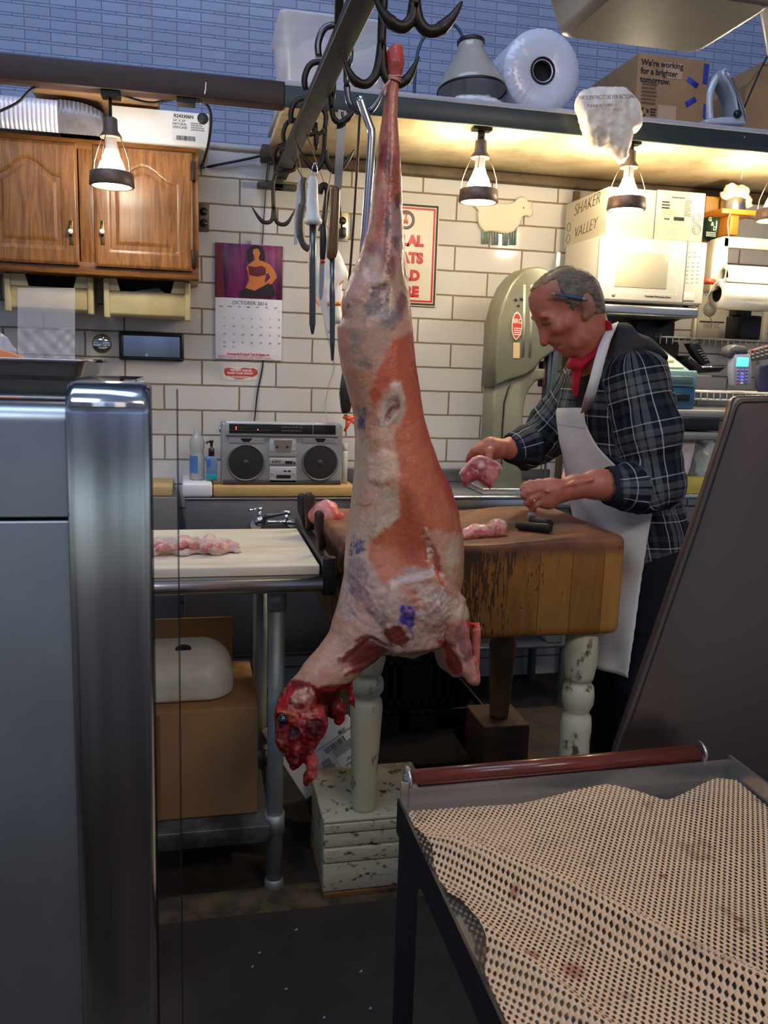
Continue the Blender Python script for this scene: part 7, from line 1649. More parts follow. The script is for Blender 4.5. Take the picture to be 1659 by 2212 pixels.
# muscle relief
px_, py_ = proj(V)
front = np.clip((Yk+.03-V[:,1])/.05, 0, 1)
def pd(poly, soft): return np.clip(.5-poly_sd(px_, py_, poly)/soft, 0, 1)
def sm(a): return a*a*(3-2*a)
HEAD = [(590,1480),(640,1470),(690,1486),(760,1480),(775,1560),(700,1720),(640,1720),(585,1620)]
headm = np.clip(1-poly_sd(px_, py_, HEAD)/6, 0, 1)
strk = fbm(V*np.array([1.0,1.0,.22]), 38, 21); rel = .0030*strk+.0010*fbm(V, 60, 5)+.0007*fbm(V, 150, 11)
rel += front*(.010*sm(pd([(842,1262),(935,1236),(1004,1296),(985,1392),(850,1412),(826,1340)], 16))-.014*sm(pd([(806,1176),(880,1090),(925,1190),(905,1228),(850,1262),(812,1230)], 70))
  -.010*sm(pd([(918,1155),(941,1188),(958,1240),(950,1246),(926,1212)], 12))-.006*sm(pd([(859,857),(862,877),(842,907),(832,913),(836,894),(849,877)], 8))+.003*sm(pd([(845,831),(869,828),(877,864),(865,894),(839,923),(822,920),(816,904),(832,867)], 8))
  +.004*sm(pd([(796,994),(824,972),(855,982),(855,1026),(827,1048),(799,1039)], 20))-.005*sm(pd([(740,1425),(800,1378),(838,1398),(800,1432),(740,1452)], 8))+.004*sm(pd([(800,940),(852,936),(880,1050),(840,1060)], 40))
  +.006*sm(pd([(783,580),(746,629),(740,652),(746,672),(776,646),(799,603)], 24))-.004*sm(pd([(801,619),(839,614),(842,629),(837,680),(795,682)], 16)))
shm = pd([(755,1200),(800,1250),(990,1290),(985,1400),(850,1410),(740,1330)], 30); rel += shm*(.0035*fbm(V, 48, 31)+.0022*fbm(V, 110, 33))
rel += headm*(.006*fbm(V, 42, 3)+.004*fbm(V, 100, 4)+.0015*fbm(V, 220, 6))
rel += headm*front*(-.008*sm(pd([(623,1572),(643,1572),(647,1590),(627,1594)], 6))-.005*sm(pd([(663,1557),(695,1555),(699,1573),(686,1597),(665,1590)], 6))+.006*sm(pd([(599,1534),(625,1528),(641,1536),(641,1552),(622,1545),(600,1545)], 8))+.006*sm(pd([(627,1507),(641,1493),(672,1488),(677,1500),(651,1524),(634,1524)], 10)))
V = V+vnormals(V, Q)*rel[:,None]
px_, py_ = proj(V)
# ---- vertex colour of the tissue, darker in creases and hollows
n1 = fbm(V, 16, 1, 4); n2 = fbm(V, 40, 2, 4); n3 = fbm(V*np.array([1,1,.25]), 60, 3, 4); n4 = fbm(V, 120, 4, 3); n5 = fbm(V, 260, 9, 2)
e1, e2 = fbm(V, 30, 81, 3), fbm(V, 70, 82, 3)
wx, wy = px_+7*e1+7*e2+3*n5, py_+7*fbm(V, 30, 83, 3)+7*fbm(V, 70, 84, 3)+3*n5
def pm(poly, soft=6): return np.clip(.5-poly_sd(wx, wy, poly)/soft, 0, 1)
def P_(col, poly, soft=8, a=1., tex=None):
    global C
    m = pm(poly, soft); C = paint(C, m*(1 if tex is None else np.clip(tex, 0, 1.2)), lin(*col), a)
def line(col, pts, w, a=.8):
    global C
    d = np.full(len(V), 1e9)
    for k in range(len(pts)-1):
        A_, B_ = np.array(pts[k], float), np.array(pts[k+1], float); e = B_-A_; t_ = np.clip(((wx-A_[0])*e[0]+(wy-A_[1])*e[1])/(e@e), 0, 1); d = np.minimum(d, np.hypot(wx-A_[0]-t_*e[0], wy-A_[1]-t_*e[1]))
    C = paint(C, 1.4-d/w, lin(*col), a)
C = np.tile(lin(206,158,128), (len(V), 1)); C = paint(C, .4+1.8*n1, lin(196,140,112), .5); C = paint(C, .3+2.5*n3, lin(222,180,150), .3)
# hind shank and foot
P_((196,120,94), [(820,170),(880,170),(880,480),(850,520),(785,560),(800,400)], 14)
P_((188,88,78), [(833,108),(850,96),(862,94),(878,108),(876,140),(869,172),(836,172),(832,140)], 8); P_((206,54,52), [(836,112),(849,108),(845,138),(833,140)], 5); P_((212,76,70), [(854,96),(871,98),(875,122),(858,118)], 6, .9); P_((150,70,64), [(846,128),(866,124),(868,150),(848,160)], 10, .6)
line((158,82,68), [(840,190),(838,260),(836,320)], 5, .7); line((214,150,124), [(852,190),(850,270),(846,330)], 5, .5)
P_((128,46,46), [(824,312),(838,304),(848,330),(853,392),(842,400),(833,374),(822,368),(816,342)], 14, .9); P_((96,26,32), [(832,330),(842,330),(846,372),(836,372)], 10, .7)
P_((150,70,62), [(846,330),(860,340),(864,400),(854,410)], 12, .7)
P_((206,150,120), [(806,400),(826,392),(822,470),(800,540),(788,540)], 12, .8); P_((168,84,70), [(826,400),(842,410),(830,470),(812,520),(816,460)], 12, .7)
P_((168,144,136), [(836,438),(866,430),(874,545),(852,550),(838,505)], 10, .9, .7+1.4*n2)
P_((104,62,62), [(850,416),(867,418),(865,450),(852,453)], 7, .9); P_((88,72,72), [(832,452),(844,455),(841,512),(831,505)], 7, .85); P_((112,78,76), [(845,510),(861,512),(859,540),(847,537)], 8, .85)
line((164,52,54), [(852,402),(838,440),(824,476)], 2.6, .8)
# thigh and rump
P_((190,150,126), [(778,545),(872,548),(884,640),(888,715),(842,752),(815,800),(766,815),(735,760),(730,712),(740,640)], 16)
P_((206,164,148), [(783,580),(746,629),(738,652),(746,676),(776,646),(802,603)], 12, .95); P_((222,150,124), [(728,712),(752,716),(768,800),(752,830),(734,770)], 12, .9); P_((140,80,70), [(750,654),(756,656),(755,668),(748,664)], 4, .8); P_((176,84,66), [(740,655),(744,672),(748,690),(740,688)], 4, .8)
P_((146,96,94), [(797,527),(832,521),(852,560),(847,606),(832,598),(819,552),(791,545)], 12, .9); P_((118,70,66), [(834,548),(850,560),(848,606),(838,590)], 9, .7)
P_((196,178,164), [(786,575),(815,545),(832,575),(836,612),(803,616)], 14, .8, .55+1.6*n2); P_((226,214,198), [(793,598),(806,600),(800,616),(792,616)], 5, .7, .3+3*n5)
P_((206,184,152), [(756,668),(800,656),(862,620),(868,640),(842,700),(800,690)], 16, .6)
P_((66,62,84), [(801,617),(840,612),(843,630),(838,652),(806,654)], 5, .9, .75+1.6*n4); P_((104,92,98), [(790,652),(840,652),(812,682),(786,690)], 12, .85)
P_((130,88,82), [(862,624),(877,636),(878,668),(863,690),(854,674)], 8, .9); P_((140,126,126), [(822,669),(860,663),(867,686),(843,722),(817,710)], 12, .85)
P_((148,136,122), [(756,712),(793,718),(778,754),(756,750)], 12, .7); P_((128,116,104), [(776,772),(805,770),(793,796),(775,790)], 10, .8); P_((196,110,66), [(786,724),(796,722),(794,733),(785,732)], 5, .7)
P_((216,164,138), [(842,718),(890,676),(892,718),(846,750)], 12, .9); P_((218,200,176), [(816,790),(828,770),(832,784),(820,800),(812,800)], 5, .8); P_((120,76,70), [(797,778),(806,786),(803,800),(795,796)], 4, .6)
# flank
P_((202,138,104), [(740,800),(800,800),(826,851),(812,905),(800,950),(760,940),(748,860)], 16, .8, .7+1.2*n3)
P_((198,92,58), [(889,716),(905,716),(945,945),(985,1080),(1006,1150),(960,1150),(905,1050),(870,980),(852,940),(878,880),(873,836),(849,822),(826,851),(810,880),(798,850),(816,796),(842,748)], 12, .92)
P_((200,112,76), [(863,1058),(862,1102),(856,1121),(802,1165),(795,1202),(800,1240),(824,1270),(852,1279),(884,1222),(922,1236),(930,1202),(915,1150),(953,1140),(1000,1152),(986,1105),(945,995),(926,900),(858,925),(852,960),(860,1020)], 10, .95)
P_((172,82,56), [(878,1070),(912,1121),(928,1184),(915,1229),(878,1213),(850,1177),(862,1121)], 34, .85); P_((216,142,114), [(802,1178),(852,1184),(880,1232),(852,1272),(806,1240)], 26, .8)
P_((214,130,92), [(872,960),(900,960),(945,1100),(960,1140),(920,1120),(890,1040)], 30, .5, .5+2.5*n3); P_((180,58,40), [(886,716),(900,716),(952,940),(990,1085),(1002,1130),(978,1100),(935,990),(900,850)], 16, .9); P_((216,96,56), [(892,840),(904,850),(944,960),(960,1020),(930,970)], 14, .7)
for c_ in ((875,996,4), (839,1043,5), (883,1053,3.5), (928,1074,2.5)): C = paint(C, 1.5-np.hypot(wx-c_[0], wy-c_[1])/c_[2], lin(186,50,40), .75)
P_((206,182,160), [(845,829),(869,826),(878,864),(866,895),(839,925),(821,921),(815,904),(832,865)], 5, .95); P_((152,140,128), [(838,866),(859,846),(852,870),(834,888)], 6, .8, .6+2*n4); P_((136,72,64), [(858,857),(863,876),(843,908),(831,914),(836,893),(849,876)], 5, .95, .8+1.5*n4); P_((230,214,196), [(824,910),(842,918),(838,925),(822,922)], 4, .8); line((196,70,56), [(808,916),(816,904),(826,910)], 2, .7); line((196,80,64), [(790,894),(806,892)], 1.8, .7)
# back fat
P_((206,176,148), [(770,930),(796,936),(800,980),(796,1040),(856,1060),(864,1095),(858,1119),(811,1157),(794,1172),(796,1215),(812,1262),(850,1300),(780,1320),(738,1320),(742,1210),(756,1100),(764,1000)], 10, .92); P_((228,192,162), [(796,994),(824,970),(856,980),(856,1026),(827,1050),(799,1041)], 14, .95); P_((224,208,184), [(818,1120),(864,1092),(862,1116),(811,1156)], 7, .8); P_((214,160,138), [(774,1051),(830,1058),(820,1100),(770,1110)], 20, .6); P_((188,172,152), [(826,1052),(856,1062),(850,1085),(828,1085)], 12, .5)
line((196,100,80), [(772,1088),(790,1090),(806,1086)], 2, .8); line((200,120,100), [(800,1040),(812,1048),(838,1046)], 1.8, .7); line((206,110,92), [(780,950),(800,930),(820,915)], 2, .5)
C = paint(C, np.clip(n5*4-.9, 0, 1)*pm([(764,960),(860,960),(860,1170),(752,1180)], 20), lin(196,96,80), .6)
P_((82,84,118), [(773,881),(790,883),(788,930),(770,928)], 4, .9, .75+1.5*n4); P_((46,48,116), [(772,905),(788,906),(786,922),(771,920)], 5, .7)
P_((64,78,128), [(760,1154),(788,1170),(789,1187),(768,1200),(751,1200)], 4, .9, .7+2*n4); P_((150,146,146), [(770,1170),(784,1176),(778,1188),(768,1186)], 5, .5)
# shoulder
P_((204,176,164), [(752,1205),(800,1215),(830,1262),(905,1245),(1000,1300),(985,1394),(870,1412),(800,1384),(735,1320)], 14, .9)
C = paint(C, (.15+2.4*n2)*pm([(750,1280),(990,1270),(990,1405),(740,1370)], 16), lin(198,136,122), .7)
P_((146,124,134), [(752,1210),(783,1207),(793,1240),(787,1272),(777,1300),(760,1290),(750,1247)], 8, .85, .75+1.4*n4); P_((168,92,100), [(758,1252),(774,1258),(782,1292),(766,1288)], 8, .8); P_((148,122,126), [(769,1256),(799,1293),(841,1335),(828,1354),(790,1319),(759,1281)], 8, .8, .7+1.8*n4)
P_((178,160,152), [(840,1262),(885,1218),(935,1233),(930,1252),(870,1266)], 7, .9, .8+1.2*n4); P_((206,132,108), [(862,1266),(897,1272),(914,1306),(897,1321),(885,1289)], 8, .9); P_((176,104,88), [(862,1258),(930,1250),(934,1257),(880,1266)], 4, .6)
P_((230,222,212), [(905,1268),(962,1262),(973,1319),(929,1352),(897,1319)], 10, .9, .5+2.2*n4); P_((126,110,106), [(918,1326),(950,1316),(966,1340),(935,1362)], 10, .5, .2+3*n4)
P_((224,194,168), [(967,1286),(1003,1300),(1006,1333),(979,1348),(963,1323)], 7, .9); P_((206,190,170), [(890,1352),(920,1350),(940,1392),(880,1405)], 10, .6)
P_((198,150,124), [(958,1170),(993,1150),(1004,1184),(1000,1247),(992,1300),(966,1266),(953,1215)], 8, .9, .85+n3); P_((210,188,158), [(963,1184),(984,1164),(991,1215),(974,1249),(959,1228)], 12, .85); P_((164,82,66), [(922,1160),(941,1188),(955,1231),(948,1242),(926,1215)], 6, .9)
for q in ([(912,1140),(918,1138),(918,1160),(914,1160)], [(922,1166),(932,1168),(936,1200),(930,1216),(916,1216),(928,1200)], [(930,1216),(940,1226),(944,1248),(934,1244)]): P_((226,212,196), q, 3.5, .95, .7+2*n5)
line((214,70,50), [(946,1236),(956,1262)], 3, .8)
P_((40,36,148), [(866,1304),(900,1312),(896,1356),(859,1353)], 4, .95, .82+1.6*n4); P_((110,96,170), [(880,1318),(892,1322),(886,1340)], 5, .5, .4+2*n4); line((70,64,150), [(889,1350),(890,1378)], 3, .6)
P_((124,52,48), [(828,1360),(862,1354),(887,1382),(870,1398),(843,1391)], 5, .97)
# neck
P_((216,178,162), [(770,1330),(830,1372),(730,1425),(745,1460),(700,1490),(655,1478),(712,1392)], 10, .75, .8+n2); P_((196,120,106), [(690,1440),(735,1440),(750,1470),(700,1494),(665,1480)], 12, .5, .3+2.5*n3)
P_((128,58,54), [(722,1421),(744,1412),(767,1390),(760,1381),(799,1367),(843,1398),(812,1430),(770,1456),(742,1462),(748,1446),(738,1432)], 5, .97)
dg = fbm(np.stack([V[:,0]*.7+V[:,2]*.7, V[:,1], (V[:,0]*.7-V[:,2]*.7)*5], 1), 40, 55, 3); C = paint(C, (.1+3*dg)*pm([(730,1418),(765,1388),(800,1370),(838,1398),(780,1450),(745,1458)], 6), lin(176,100,92), .6); C = paint(C, (-.2+3*dg)*pm([(760,1400),(836,1385),(836,1402),(775,1452)], 6), lin(92,34,34), .6)
P_((70,20,22), [(800,1434),(846,1408),(850,1414),(820,1442)], 5, .9); P_((206,160,146), [(738,1432),(760,1434),(748,1452),(736,1450)], 5, .8); line((224,204,190), [(724,1420),(742,1410),(766,1388)], 3, .7); line((222,206,192), [(800,1384),(842,1400),(872,1402)], 3, .6)
# head
C = paint(C, headm, lin(142,30,32), 1.); C = paint(C, (.1+2.4*n2)*headm, lin(98,18,22), .8); C = paint(C, (-.25+2.8*n4)*headm, lin(206,112,98), .7)
P_((126,18,22), [(672,1486),(764,1474),(758,1486),(684,1498)], 5, .95); P_((76,14,18), [(684,1494),(733,1486),(736,1515),(712,1554),(698,1540),(684,1512)], 6, .95); P_((138,26,38), [(712,1530),(742,1535),(742,1562),(716,1556)], 6, .8)
P_((216,166,146), [(627,1507),(641,1492),(672,1486),(678,1498),(672,1516),(651,1525),(633,1525)], 6, .9, .8+1.5*n4); P_((88,66,62), [(660,1494),(672,1490),(672,1501),(662,1501)], 4, .8, .6+3*n5); P_((192,26,30), [(592,1528),(613,1497),(640,1482),(627,1510),(608,1534)], 6, .9); P_((228,122,92), [(598,1538),(625,1529),(643,1536),(642,1556),(625,1558),(615,1541)], 6, .9, .75+1.6*n4)
P_((216,134,112), [(648,1536),(674,1537),(676,1553),(655,1556)], 6, .85, .7+2*n4); P_((184,62,50), [(676,1518),(700,1524),(700,1548),(682,1544)], 6, .9); P_((80,22,28), [(662,1557),(694,1554),(700,1572),(686,1597),(664,1590)], 5, .95); P_((46,14,18), [(622,1573),(643,1573),(647,1589),(626,1594)], 5, .95); P_((206,142,126), [(645,1556),(660,1562),(658,1590),(645,1584)], 5, .75, .5+2.5*n4)
P_((204,112,92), [(600,1583),(620,1596),(629,1624),(612,1630),(604,1606)], 7, .8, .5+2.5*n4); P_((118,20,24), [(628,1594),(676,1590),(668,1648),(642,1662),(618,1652)], 8, .85, .7+1.8*n2); P_((206,110,110), [(640,1610),(645,1610),(644,1656),(638,1650)], 3, .7)
P_((196,92,86), [(666,1625),(690,1625),(692,1680),(672,1700),(664,1660)], 5, .95); P_((136,28,30), [(652,1668),(674,1674),(672,1702),(656,1700)], 6, .9); P_((222,70,60), [(664,1640),(672,1638),(672,1658),(664,1658)], 4, .8)
C = paint(C, 1.3-np.hypot(px_-612, py_-1554)/12, lin(40,24,26), .95)
# forelegs
P_((204,138,124), [(962,1345),(1008,1335),(1024,1380),(1050,1460),(1040,1485),(1000,1485),(968,1420)], 10, .85); P_((146,98,102), [(973,1361),(1007,1346),(1023,1430),(1013,1455),(996,1415)], 7, .9, .65+2.5*n3); P_((222,196,178), [(985,1390),(993,1395),(1008,1450),(1000,1452)], 6, .6); P_((170,84,80), [(1004,1360),(1012,1360),(1020,1420),(1014,1424)], 5, .6)
P_((226,160,138), [(1000,1450),(1046,1446),(1044,1474),(1010,1482)], 8, .9); P_((206,92,76), [(1030,1446),(1042,1446),(1042,1466),(1032,1468)], 5, .8); P_((196,98,84), [(1019,1366),(1046,1352),(1048,1449),(1028,1442)], 4, .95); P_((224,140,124), [(1026,1372),(1034,1370),(1034,1420),(1028,1420)], 5, .5); P_((220,50,48), [(1006,1338),(1050,1338),(1050,1358),(1024,1360),(1008,1354)], 4, .97)
P_((160,54,46), [(948,1378),(964,1384),(979,1405),(998,1432),(994,1460),(968,1444)], 6, .95)
C = C*np.array([.97,.90,.84])
C = np.clip(C*(1+.12*n4[:,None]+.06*n5[:,None]), 0, 1)
t = thing('lamb_carcass', 'skinned whole lamb carcass hanging head down from a hook', 'carcass', tuple(at(850, 172, Y=Yk)))
raw_mesh('body', V, Q, vcol_mat('raw_lamb', .38, bump=.25, bscale=160, sss=.06, spec=.5, coat=.15), t, None, C)
c = at(611, 1554, Y=Yk); MB().ball(at(612, 1554, Y=Yk-.054), .0125).build('eye', mat('dark_eye', srgb(22,20,24), .08, coat=1.), t)
m = MB(); a = at(851, 172, Y=Yk)
for k in range(3): m.tube([(a.x+.0145*math.cos(s), a.y+.0165*math.sin(s), a.z+.004*(k-1)+.002*math.sin(s*2+k)) for s in np.linspace(0, 2*math.pi, 22)], .0022, 6, False)
m.tube([at(842,174,Y=Yk-.012), at(836,182,Y=Yk-.02), at(828,190,Y=Yk-.02), at(826,204,Y=Yk-.02)], .003, 6); m.build('twine', mat('pink_twine', srgb(206,150,130), .8), t)
# ================================================================== THE BUTCHER
def win(g, lo, hi, fn, k):
    """evaluate a primitive only inside its own window"""
    i0 = [max(0, int((lo[i]-k*1.5-.01-g.lo[i])/g.h)) for i in range(3)]; i1 = [min(g.n[i], int((hi[i]+k*1.5+.01-g.lo[i])/g.h)+2) for i in range(3)]
    if any(i1[i] <= i0[i] for i in range(3)): return
    s = Grid.__new__(Grid); s.h = g.h; s.lo = g.lo; s.n = np.array([i1[i]-i0[i] for i in range(3)])
    s.X = g.X[i0[0]:i1[0]]; s.Y = g.Y[:, i0[1]:i1[1]]; s.Z = g.Z[:, :, i0[2]:i1[2]]
    sl = (slice(i0[0], i1[0]), slice(i0[1], i1[1]), slice(i0[2], i1[2])); s.F = g.F[sl]; s.union(fn(s), k); g.F[sl] = s.F
def C2(g, pts, rs, k=.01, kk=.01):
    A = np.array([tuple(p) for p in pts]); R = max(rs); win(g, A.min(0)-R, A.max(0)+R, lambda s: s.chain([tuple(p) for p in pts], rs, kk), k)
def E2(g, c, r, M=None, k=.01):
    R = max(r); c = np.array(tuple(c)); win(g, c-R, c+R, lambda s: s.ell(c, r, M), k)
def rowloft(g, rows, k=.0):
    """rows: (z, cx, cy, hx, hy)"""
    A = np.array(sorted(rows)); zs = g.ax[2]; f = lambda i: np.interp(zs, A[:,0], A[:,i]); hx, hy = f(3), f(4)
    k0 = np.sqrt(((g.X-f(1))/hx)**2+((g.Y-f(2))/hy)**2); d = (k0-1)*np.minimum(hx, hy); d = np.maximum(d, np.maximum(g.Z-A[-1,0], A[0,0]-g.Z)); g.union(d, k)
YH = 2.36; YB_ = 2.39; YN = 2.17; YF = 2.57
def B(px, py, Y): return at(px, py, Y=Y)
man = thing('butcher', 'man in a plaid shirt and white apron leaning over the butcher block, holding a steak', 'person', (B(1350, 1100, YB_).x, YB_, 0))
# torso in the photograph's side view: (row, front px, back px, half depth)
TR = [(790,1268,1408,.13),(815,1246,1422,.16),(850,1234,1434,.182),(900,1226,1440,.19),(960,1230,1442,.19),(1020,1240,1446,.18),(1080,1250,1456,.172),(1130,1262,1468,.175),(1180,1275,1474,.178),(1215,1282,1472,.175)]
def trow(y, l, r, hy, infl=0.):
    a, b = atn(l, y, Y=YB_), atn(r, y, Y=YB_); return ((a[2]+b[2])/2, (a[0]+b[0])/2, YB_, (b[0]-a[0])/2+infl, hy+infl)
TROWS = [trow(*q) for q in TR]
hipz = TROWS[-1][0]
# ---------------- body: one continuous surface
prof = [(1144,641),(1144,652),(1146,664),(1151,680),(1155,690),(1157,697),(1160,703),(1163,713),(1166,726),(1166,737),(1168,745),(1174,750),(1181,747),(1185,741),(1189,746),(1195,749),(1198,751),(1202,754),(1203,758),(1207,760),(1211,764),(1217,769),(1226,772),(1238,775),(1246,790),(1256,815),(1275,840),(1330,850),(1372,830),(1374,790),(1340,745),(1318,716),(1308,692),(1303,672),(1299,650),(1295,630),(1288,610),(1275,595),(1254,583),(1231,576),(1206,579),(1183,591),(1164,606),(1152,620)]
wpts = [((1225,640),.074),((1275,640),.070),((1190,620),.066),((1155,660),.050),((1175,690),.056),((1210,700),.064),((1168,737),.017),((1163,712),.013),((1177,745),.018),((1184,722),.030),((1196,738),.040),((1200,752),.028),((1215,765),.030),((1240,765),.046),((1245,730),.064),((1260,715),.066),((1290,690),.058),((1300,740),.060),((1280,780),.062),((1340,800),.09),((1250,590),.06),((1290,620),.058),((1160,700),.022),((1230,745),.058)]
lo = B(1100, 1880, 2.3); Hh = .0036
g = Grid((.70, 1.98, -.002), (1.52, 2.74, 1.80), Hh)
WP = [(atn(a, b, Y=YH)[[0, 2]], w) for (a, b), w in wpts]
def headfn(s):
    X, Z = s.X[:, 0, 0][:, None], s.Z[0, 0, :][None, :]; X, Z = np.broadcast_arrays(X, Z)
    P = [tuple(atn(a, b, Y=YH)[[0, 2]]) for a, b in prof]; sd = poly_sd(X, Z, P); num = 0; den = 0
    for p, w in WP:
        q = 1/((X-p[0])**2+(Z-p[1])**2+.00004)**1.6; num = num+w*q; den = den+q
    w = num/den; R = np.clip(w*.95, .010, .060); q = np.clip(-sd/R, 0, 1); ya = w*np.sqrt(np.maximum(0, 1-(1-q)**2))
    return np.maximum(np.abs(s.Y-YH)-ya[:, None, :], sd[:, None, :])
a, b = atn(1140, 860, Y=YH), atn(1380, 570, Y=YH)
win(g, (a[0]-.02, YH-.11, a[2]-.02), (b[0]+.02, YH+.11, b[2]+.02), headfn, .0)
# ear, brow, cheek, eye lids
for sgn in (-1, 1):
    ec = B(1247, 662, YH); ec.y = YH+sgn*.073
    M = Matrix.Rotation(-.35, 3, 'Y') @ Matrix.Rotation(sgn*.35, 3, 'Z')
    E2(g, ec, (.019, .011, .034), M, .005); E2(g, B(1243, 684, YH)+Vector((0, sgn*.066, 0)), (.010, .010, .014), None, .008)
    br_ = B(1166, 686, YH); br_.y = YH+sgn*.034; E2(g, br_, (.012, .020, .008), Matrix.Rotation(.5, 3, 'Y'), .012)
    ck = B(1192, 708, YH); ck.y = YH+sgn*.040; E2(g, ck, (.022, .018, .020), None, .02)
    el = B(1177, 697, YH); el.y = YH+sgn*.038; E2(g, el, (.010, .013, .008), None, .004)
    nw = B(1184, 735, YH); nw.y = YH+sgn*.012; E2(g, nw, (.010, .008, .008), None, .005)
lp = B(1203, 753, YH); E2(g, lp, (.010, .020, .006), None, .004)
# torso core, legs
rows = [(z, cx, cy, hx-.03, hy-.03) for z, cx, cy, hx, hy in TROWS]; rowloft(g, rows, .03)
hx_ = TROWS[-1][1]
for sgn in (-1, 1):
    hy_ = YB_+sgn*.095; C2(g, [(hx_+.0, hy_, hipz+.06), (hx_-.005, hy_, .52), (hx_+.02, hy_, .10)], [.070, .052, .040], .02, .03)
    C2(g, [(hx_+.02, hy_, .06), (hx_-.03, hy_, .035), (hx_-.11, hy_, .025)], [.035, .032, .024], .02, .01)
# near (left) arm and hand
C2(g, [B(1388,815,YN+.06), B(1420,1045,YN)], [.062, .046], .03)
C2(g, [B(1420,1045,YN), B(1330,1050,YN-.01), B(1290,1046,YN-.015), B(1240,1052,YN-.02), B(1218,1059,YN-.02)], [.046, .045, .039, .030, .027], .015, .02)
h = lambda a, b, dy=0.: B(a, b, YN-.025+dy)
C2(g, [h(1218,1059), h(1190,1058), h(1166,1054)], [.027, .031, .024], .012, .012); C2(g, [h(1215,1066), h(1184,1078), h(1160,1080)], [.022, .026, .020], .012, .012)
C2(g, [h(1166,1046,.0), h(1146,1046,-.004), h(1133,1050,-.004), h(1128,1057,.002)], [.0125,.0115,.0095,.0075], .005, .004)
C2(g, [h(1163,1056,-.01), h(1143,1061,-.018), h(1132,1069,-.012), h(1135,1076,.002)], [.0125,.0115,.0100,.008], .004, .004)
C2(g, [h(1164,1069,-.012), h(1148,1077,-.02), h(1139,1086,-.012), h(1144,1092,.004)], [.012,.011,.0095,.008], .004, .004)
C2(g, [h(1168,1081,-.008), h(1156,1090,-.014), h(1149,1098,-.006), h(1155,1102,.006)], [.011,.0100,.0085,.007], .004, .004)
C2(g, [h(1192,1048,.022), h(1165,1044,.03), h(1143,1048,.022), h(1129,1053,.012)], [.014,.0125,.0105,.008], .008, .005)
for k_, (a, b) in enumerate(((1260,1040),(1235,1046),(1210,1050))): pass
C2(g, [h(1280,1036,-.028), h(1240,1044,-.026), h(1205,1052,-.026)], [.004,.004,.003], .008)
C2(g, [h(1200,1056,-.028), h(1180,1062,-.030)], [.003,.003], .006)
# far (right) arm and hand
C2(g, [B(1275,830,YF-.08), B(1190,930,YF+.02)], [.060, .048], .03)
C2(g, [B(1190,930,YF+.02), B(1140,964,YF-.02), B(1108,968,YF-.05), B(1080,968,YF-.07)], [.048, .040, .033, .027], .015, .02)
f_ = lambda a, b, dy=0.: B(a, b, YF-.075+dy)
C2(g, [f_(1080,968), f_(1060,966), f_(1040,972)], [.027, .030, .024], .012, .012); C2(g, [f_(1070,975), f_(1046,980)], [.024, .022], .012)
C2(g, [f_(1042,967,-.012), f_(1024,974,-.010), f_(1015,986,.004), f_(1018,1000,.012)], [.0125,.0115,.010,.008], .005, .004)
C2(g, [f_(1040,974,.006), f_(1022,980,.010), f_(1013,993,.014), f_(1017,1008,.016)], [.0125,.0115,.010,.008], .005, .004)
C2(g, [f_(1042,980,.022), f_(1026,987,.026), f_(1018,1000,.026), f_(1022,1013,.024)], [.012,.011,.0095,.008], .005, .004)
C2(g, [f_(1048,986,.034), f_(1034,994,.038), f_(1028,1005,.036), f_(1031,1015,.03)], [.011,.010,.0085,.007], .005, .004)
C2(g, [f_(1068,968,-.022), f_(1058,976,-.034), f_(1056,988,-.040), f_(1057,998,-.040)], [.015,.0135,.0115,.009], .008, .005)
V, Q = g.mesh(1)
for sgn in (-1,): pass
px_, py_ = proj(V); n1 = fbm(V, 30, 41); n2 = fbm(V, 90, 43)
near = V[:,1] < YH
SK = lin(184,112,88); C = np.tile(SK, (len(V), 1)); C = paint(C, .4+1.6*n1, lin(170,94,74), .6); C = paint(C, .3+1.5*n2, lin(196,126,102), .3)
face = np.clip(.5-poly_sd(px_, py_, [(1140,600),(1320,600),(1320,800),(1140,800)])/6, 0, 1)
def fm(cx, cy, rx, ry, s=.5): return np.clip((1-np.hypot((px_-cx)/rx, (py_-cy)/ry))/s, 0, 1)*face*near
C = paint(C, fm(1172,738,14,12), lin(190,98,88), .7); C = paint(C, fm(1200,715,26,18), lin(190,104,86), .5); C = paint(C, fm(1248,662,16,28), lin(196,106,88), .7)
C = paint(C, fm(1247,648,14,9), lin(206,124,104), .6); C = paint(C, fm(1251,664,7,16), lin(96,44,36), .8); C = paint(C, fm(1202,752,9,4), lin(158,76,72), .7)  # ear's lit rim and shaded hollow put into the skin colour
C = paint(C, np.clip(.5-poly_sd(px_, py_, [(1170,699),(1178,701),(1186,698),(1190,694),(1187,700),(1178,703.5),(1170,701.5)])/2, 0, 1)*near, lin(58,34,30), .9)
C = paint(C, np.clip(.5-poly_sd(px_, py_, [(1163,689),(1172,685),(1184,684),(1194,688),(1183,688),(1172,690)])/3, 0, 1)*near, lin(118,84,66), .55)
C = paint(C, np.clip(.5-poly_sd(px_, py_, [(1197,752),(1204,748),(1210,741),(1212,739),(1209,746),(1204,752),(1198,754)])/2, 0, 1)*near, lin(110,52,46), .8)
C = paint(C, fm(1186,740,4,3), lin(88,42,36), .8)
C = paint(C, np.clip(.5-poly_sd(px_, py_, [(1213,712),(1217,722),(1228,738),(1240,752),(1238,756),(1224,742),(1213,726)])/4, 0, 1)*near, lin(150,84,66), .35)
for (a, b, r) in ((1127,1053,5),(1057,995,4.5)): C = paint(C, 1.5-np.hypot(px_-a, py_-b)/r, lin(226,176,158), .8)
ms_ = (px_ < 1240) & (py_ > 1030); C = paint(C, np.where(ms_, .3+2*n1, 0), lin(186,98,80), .5)
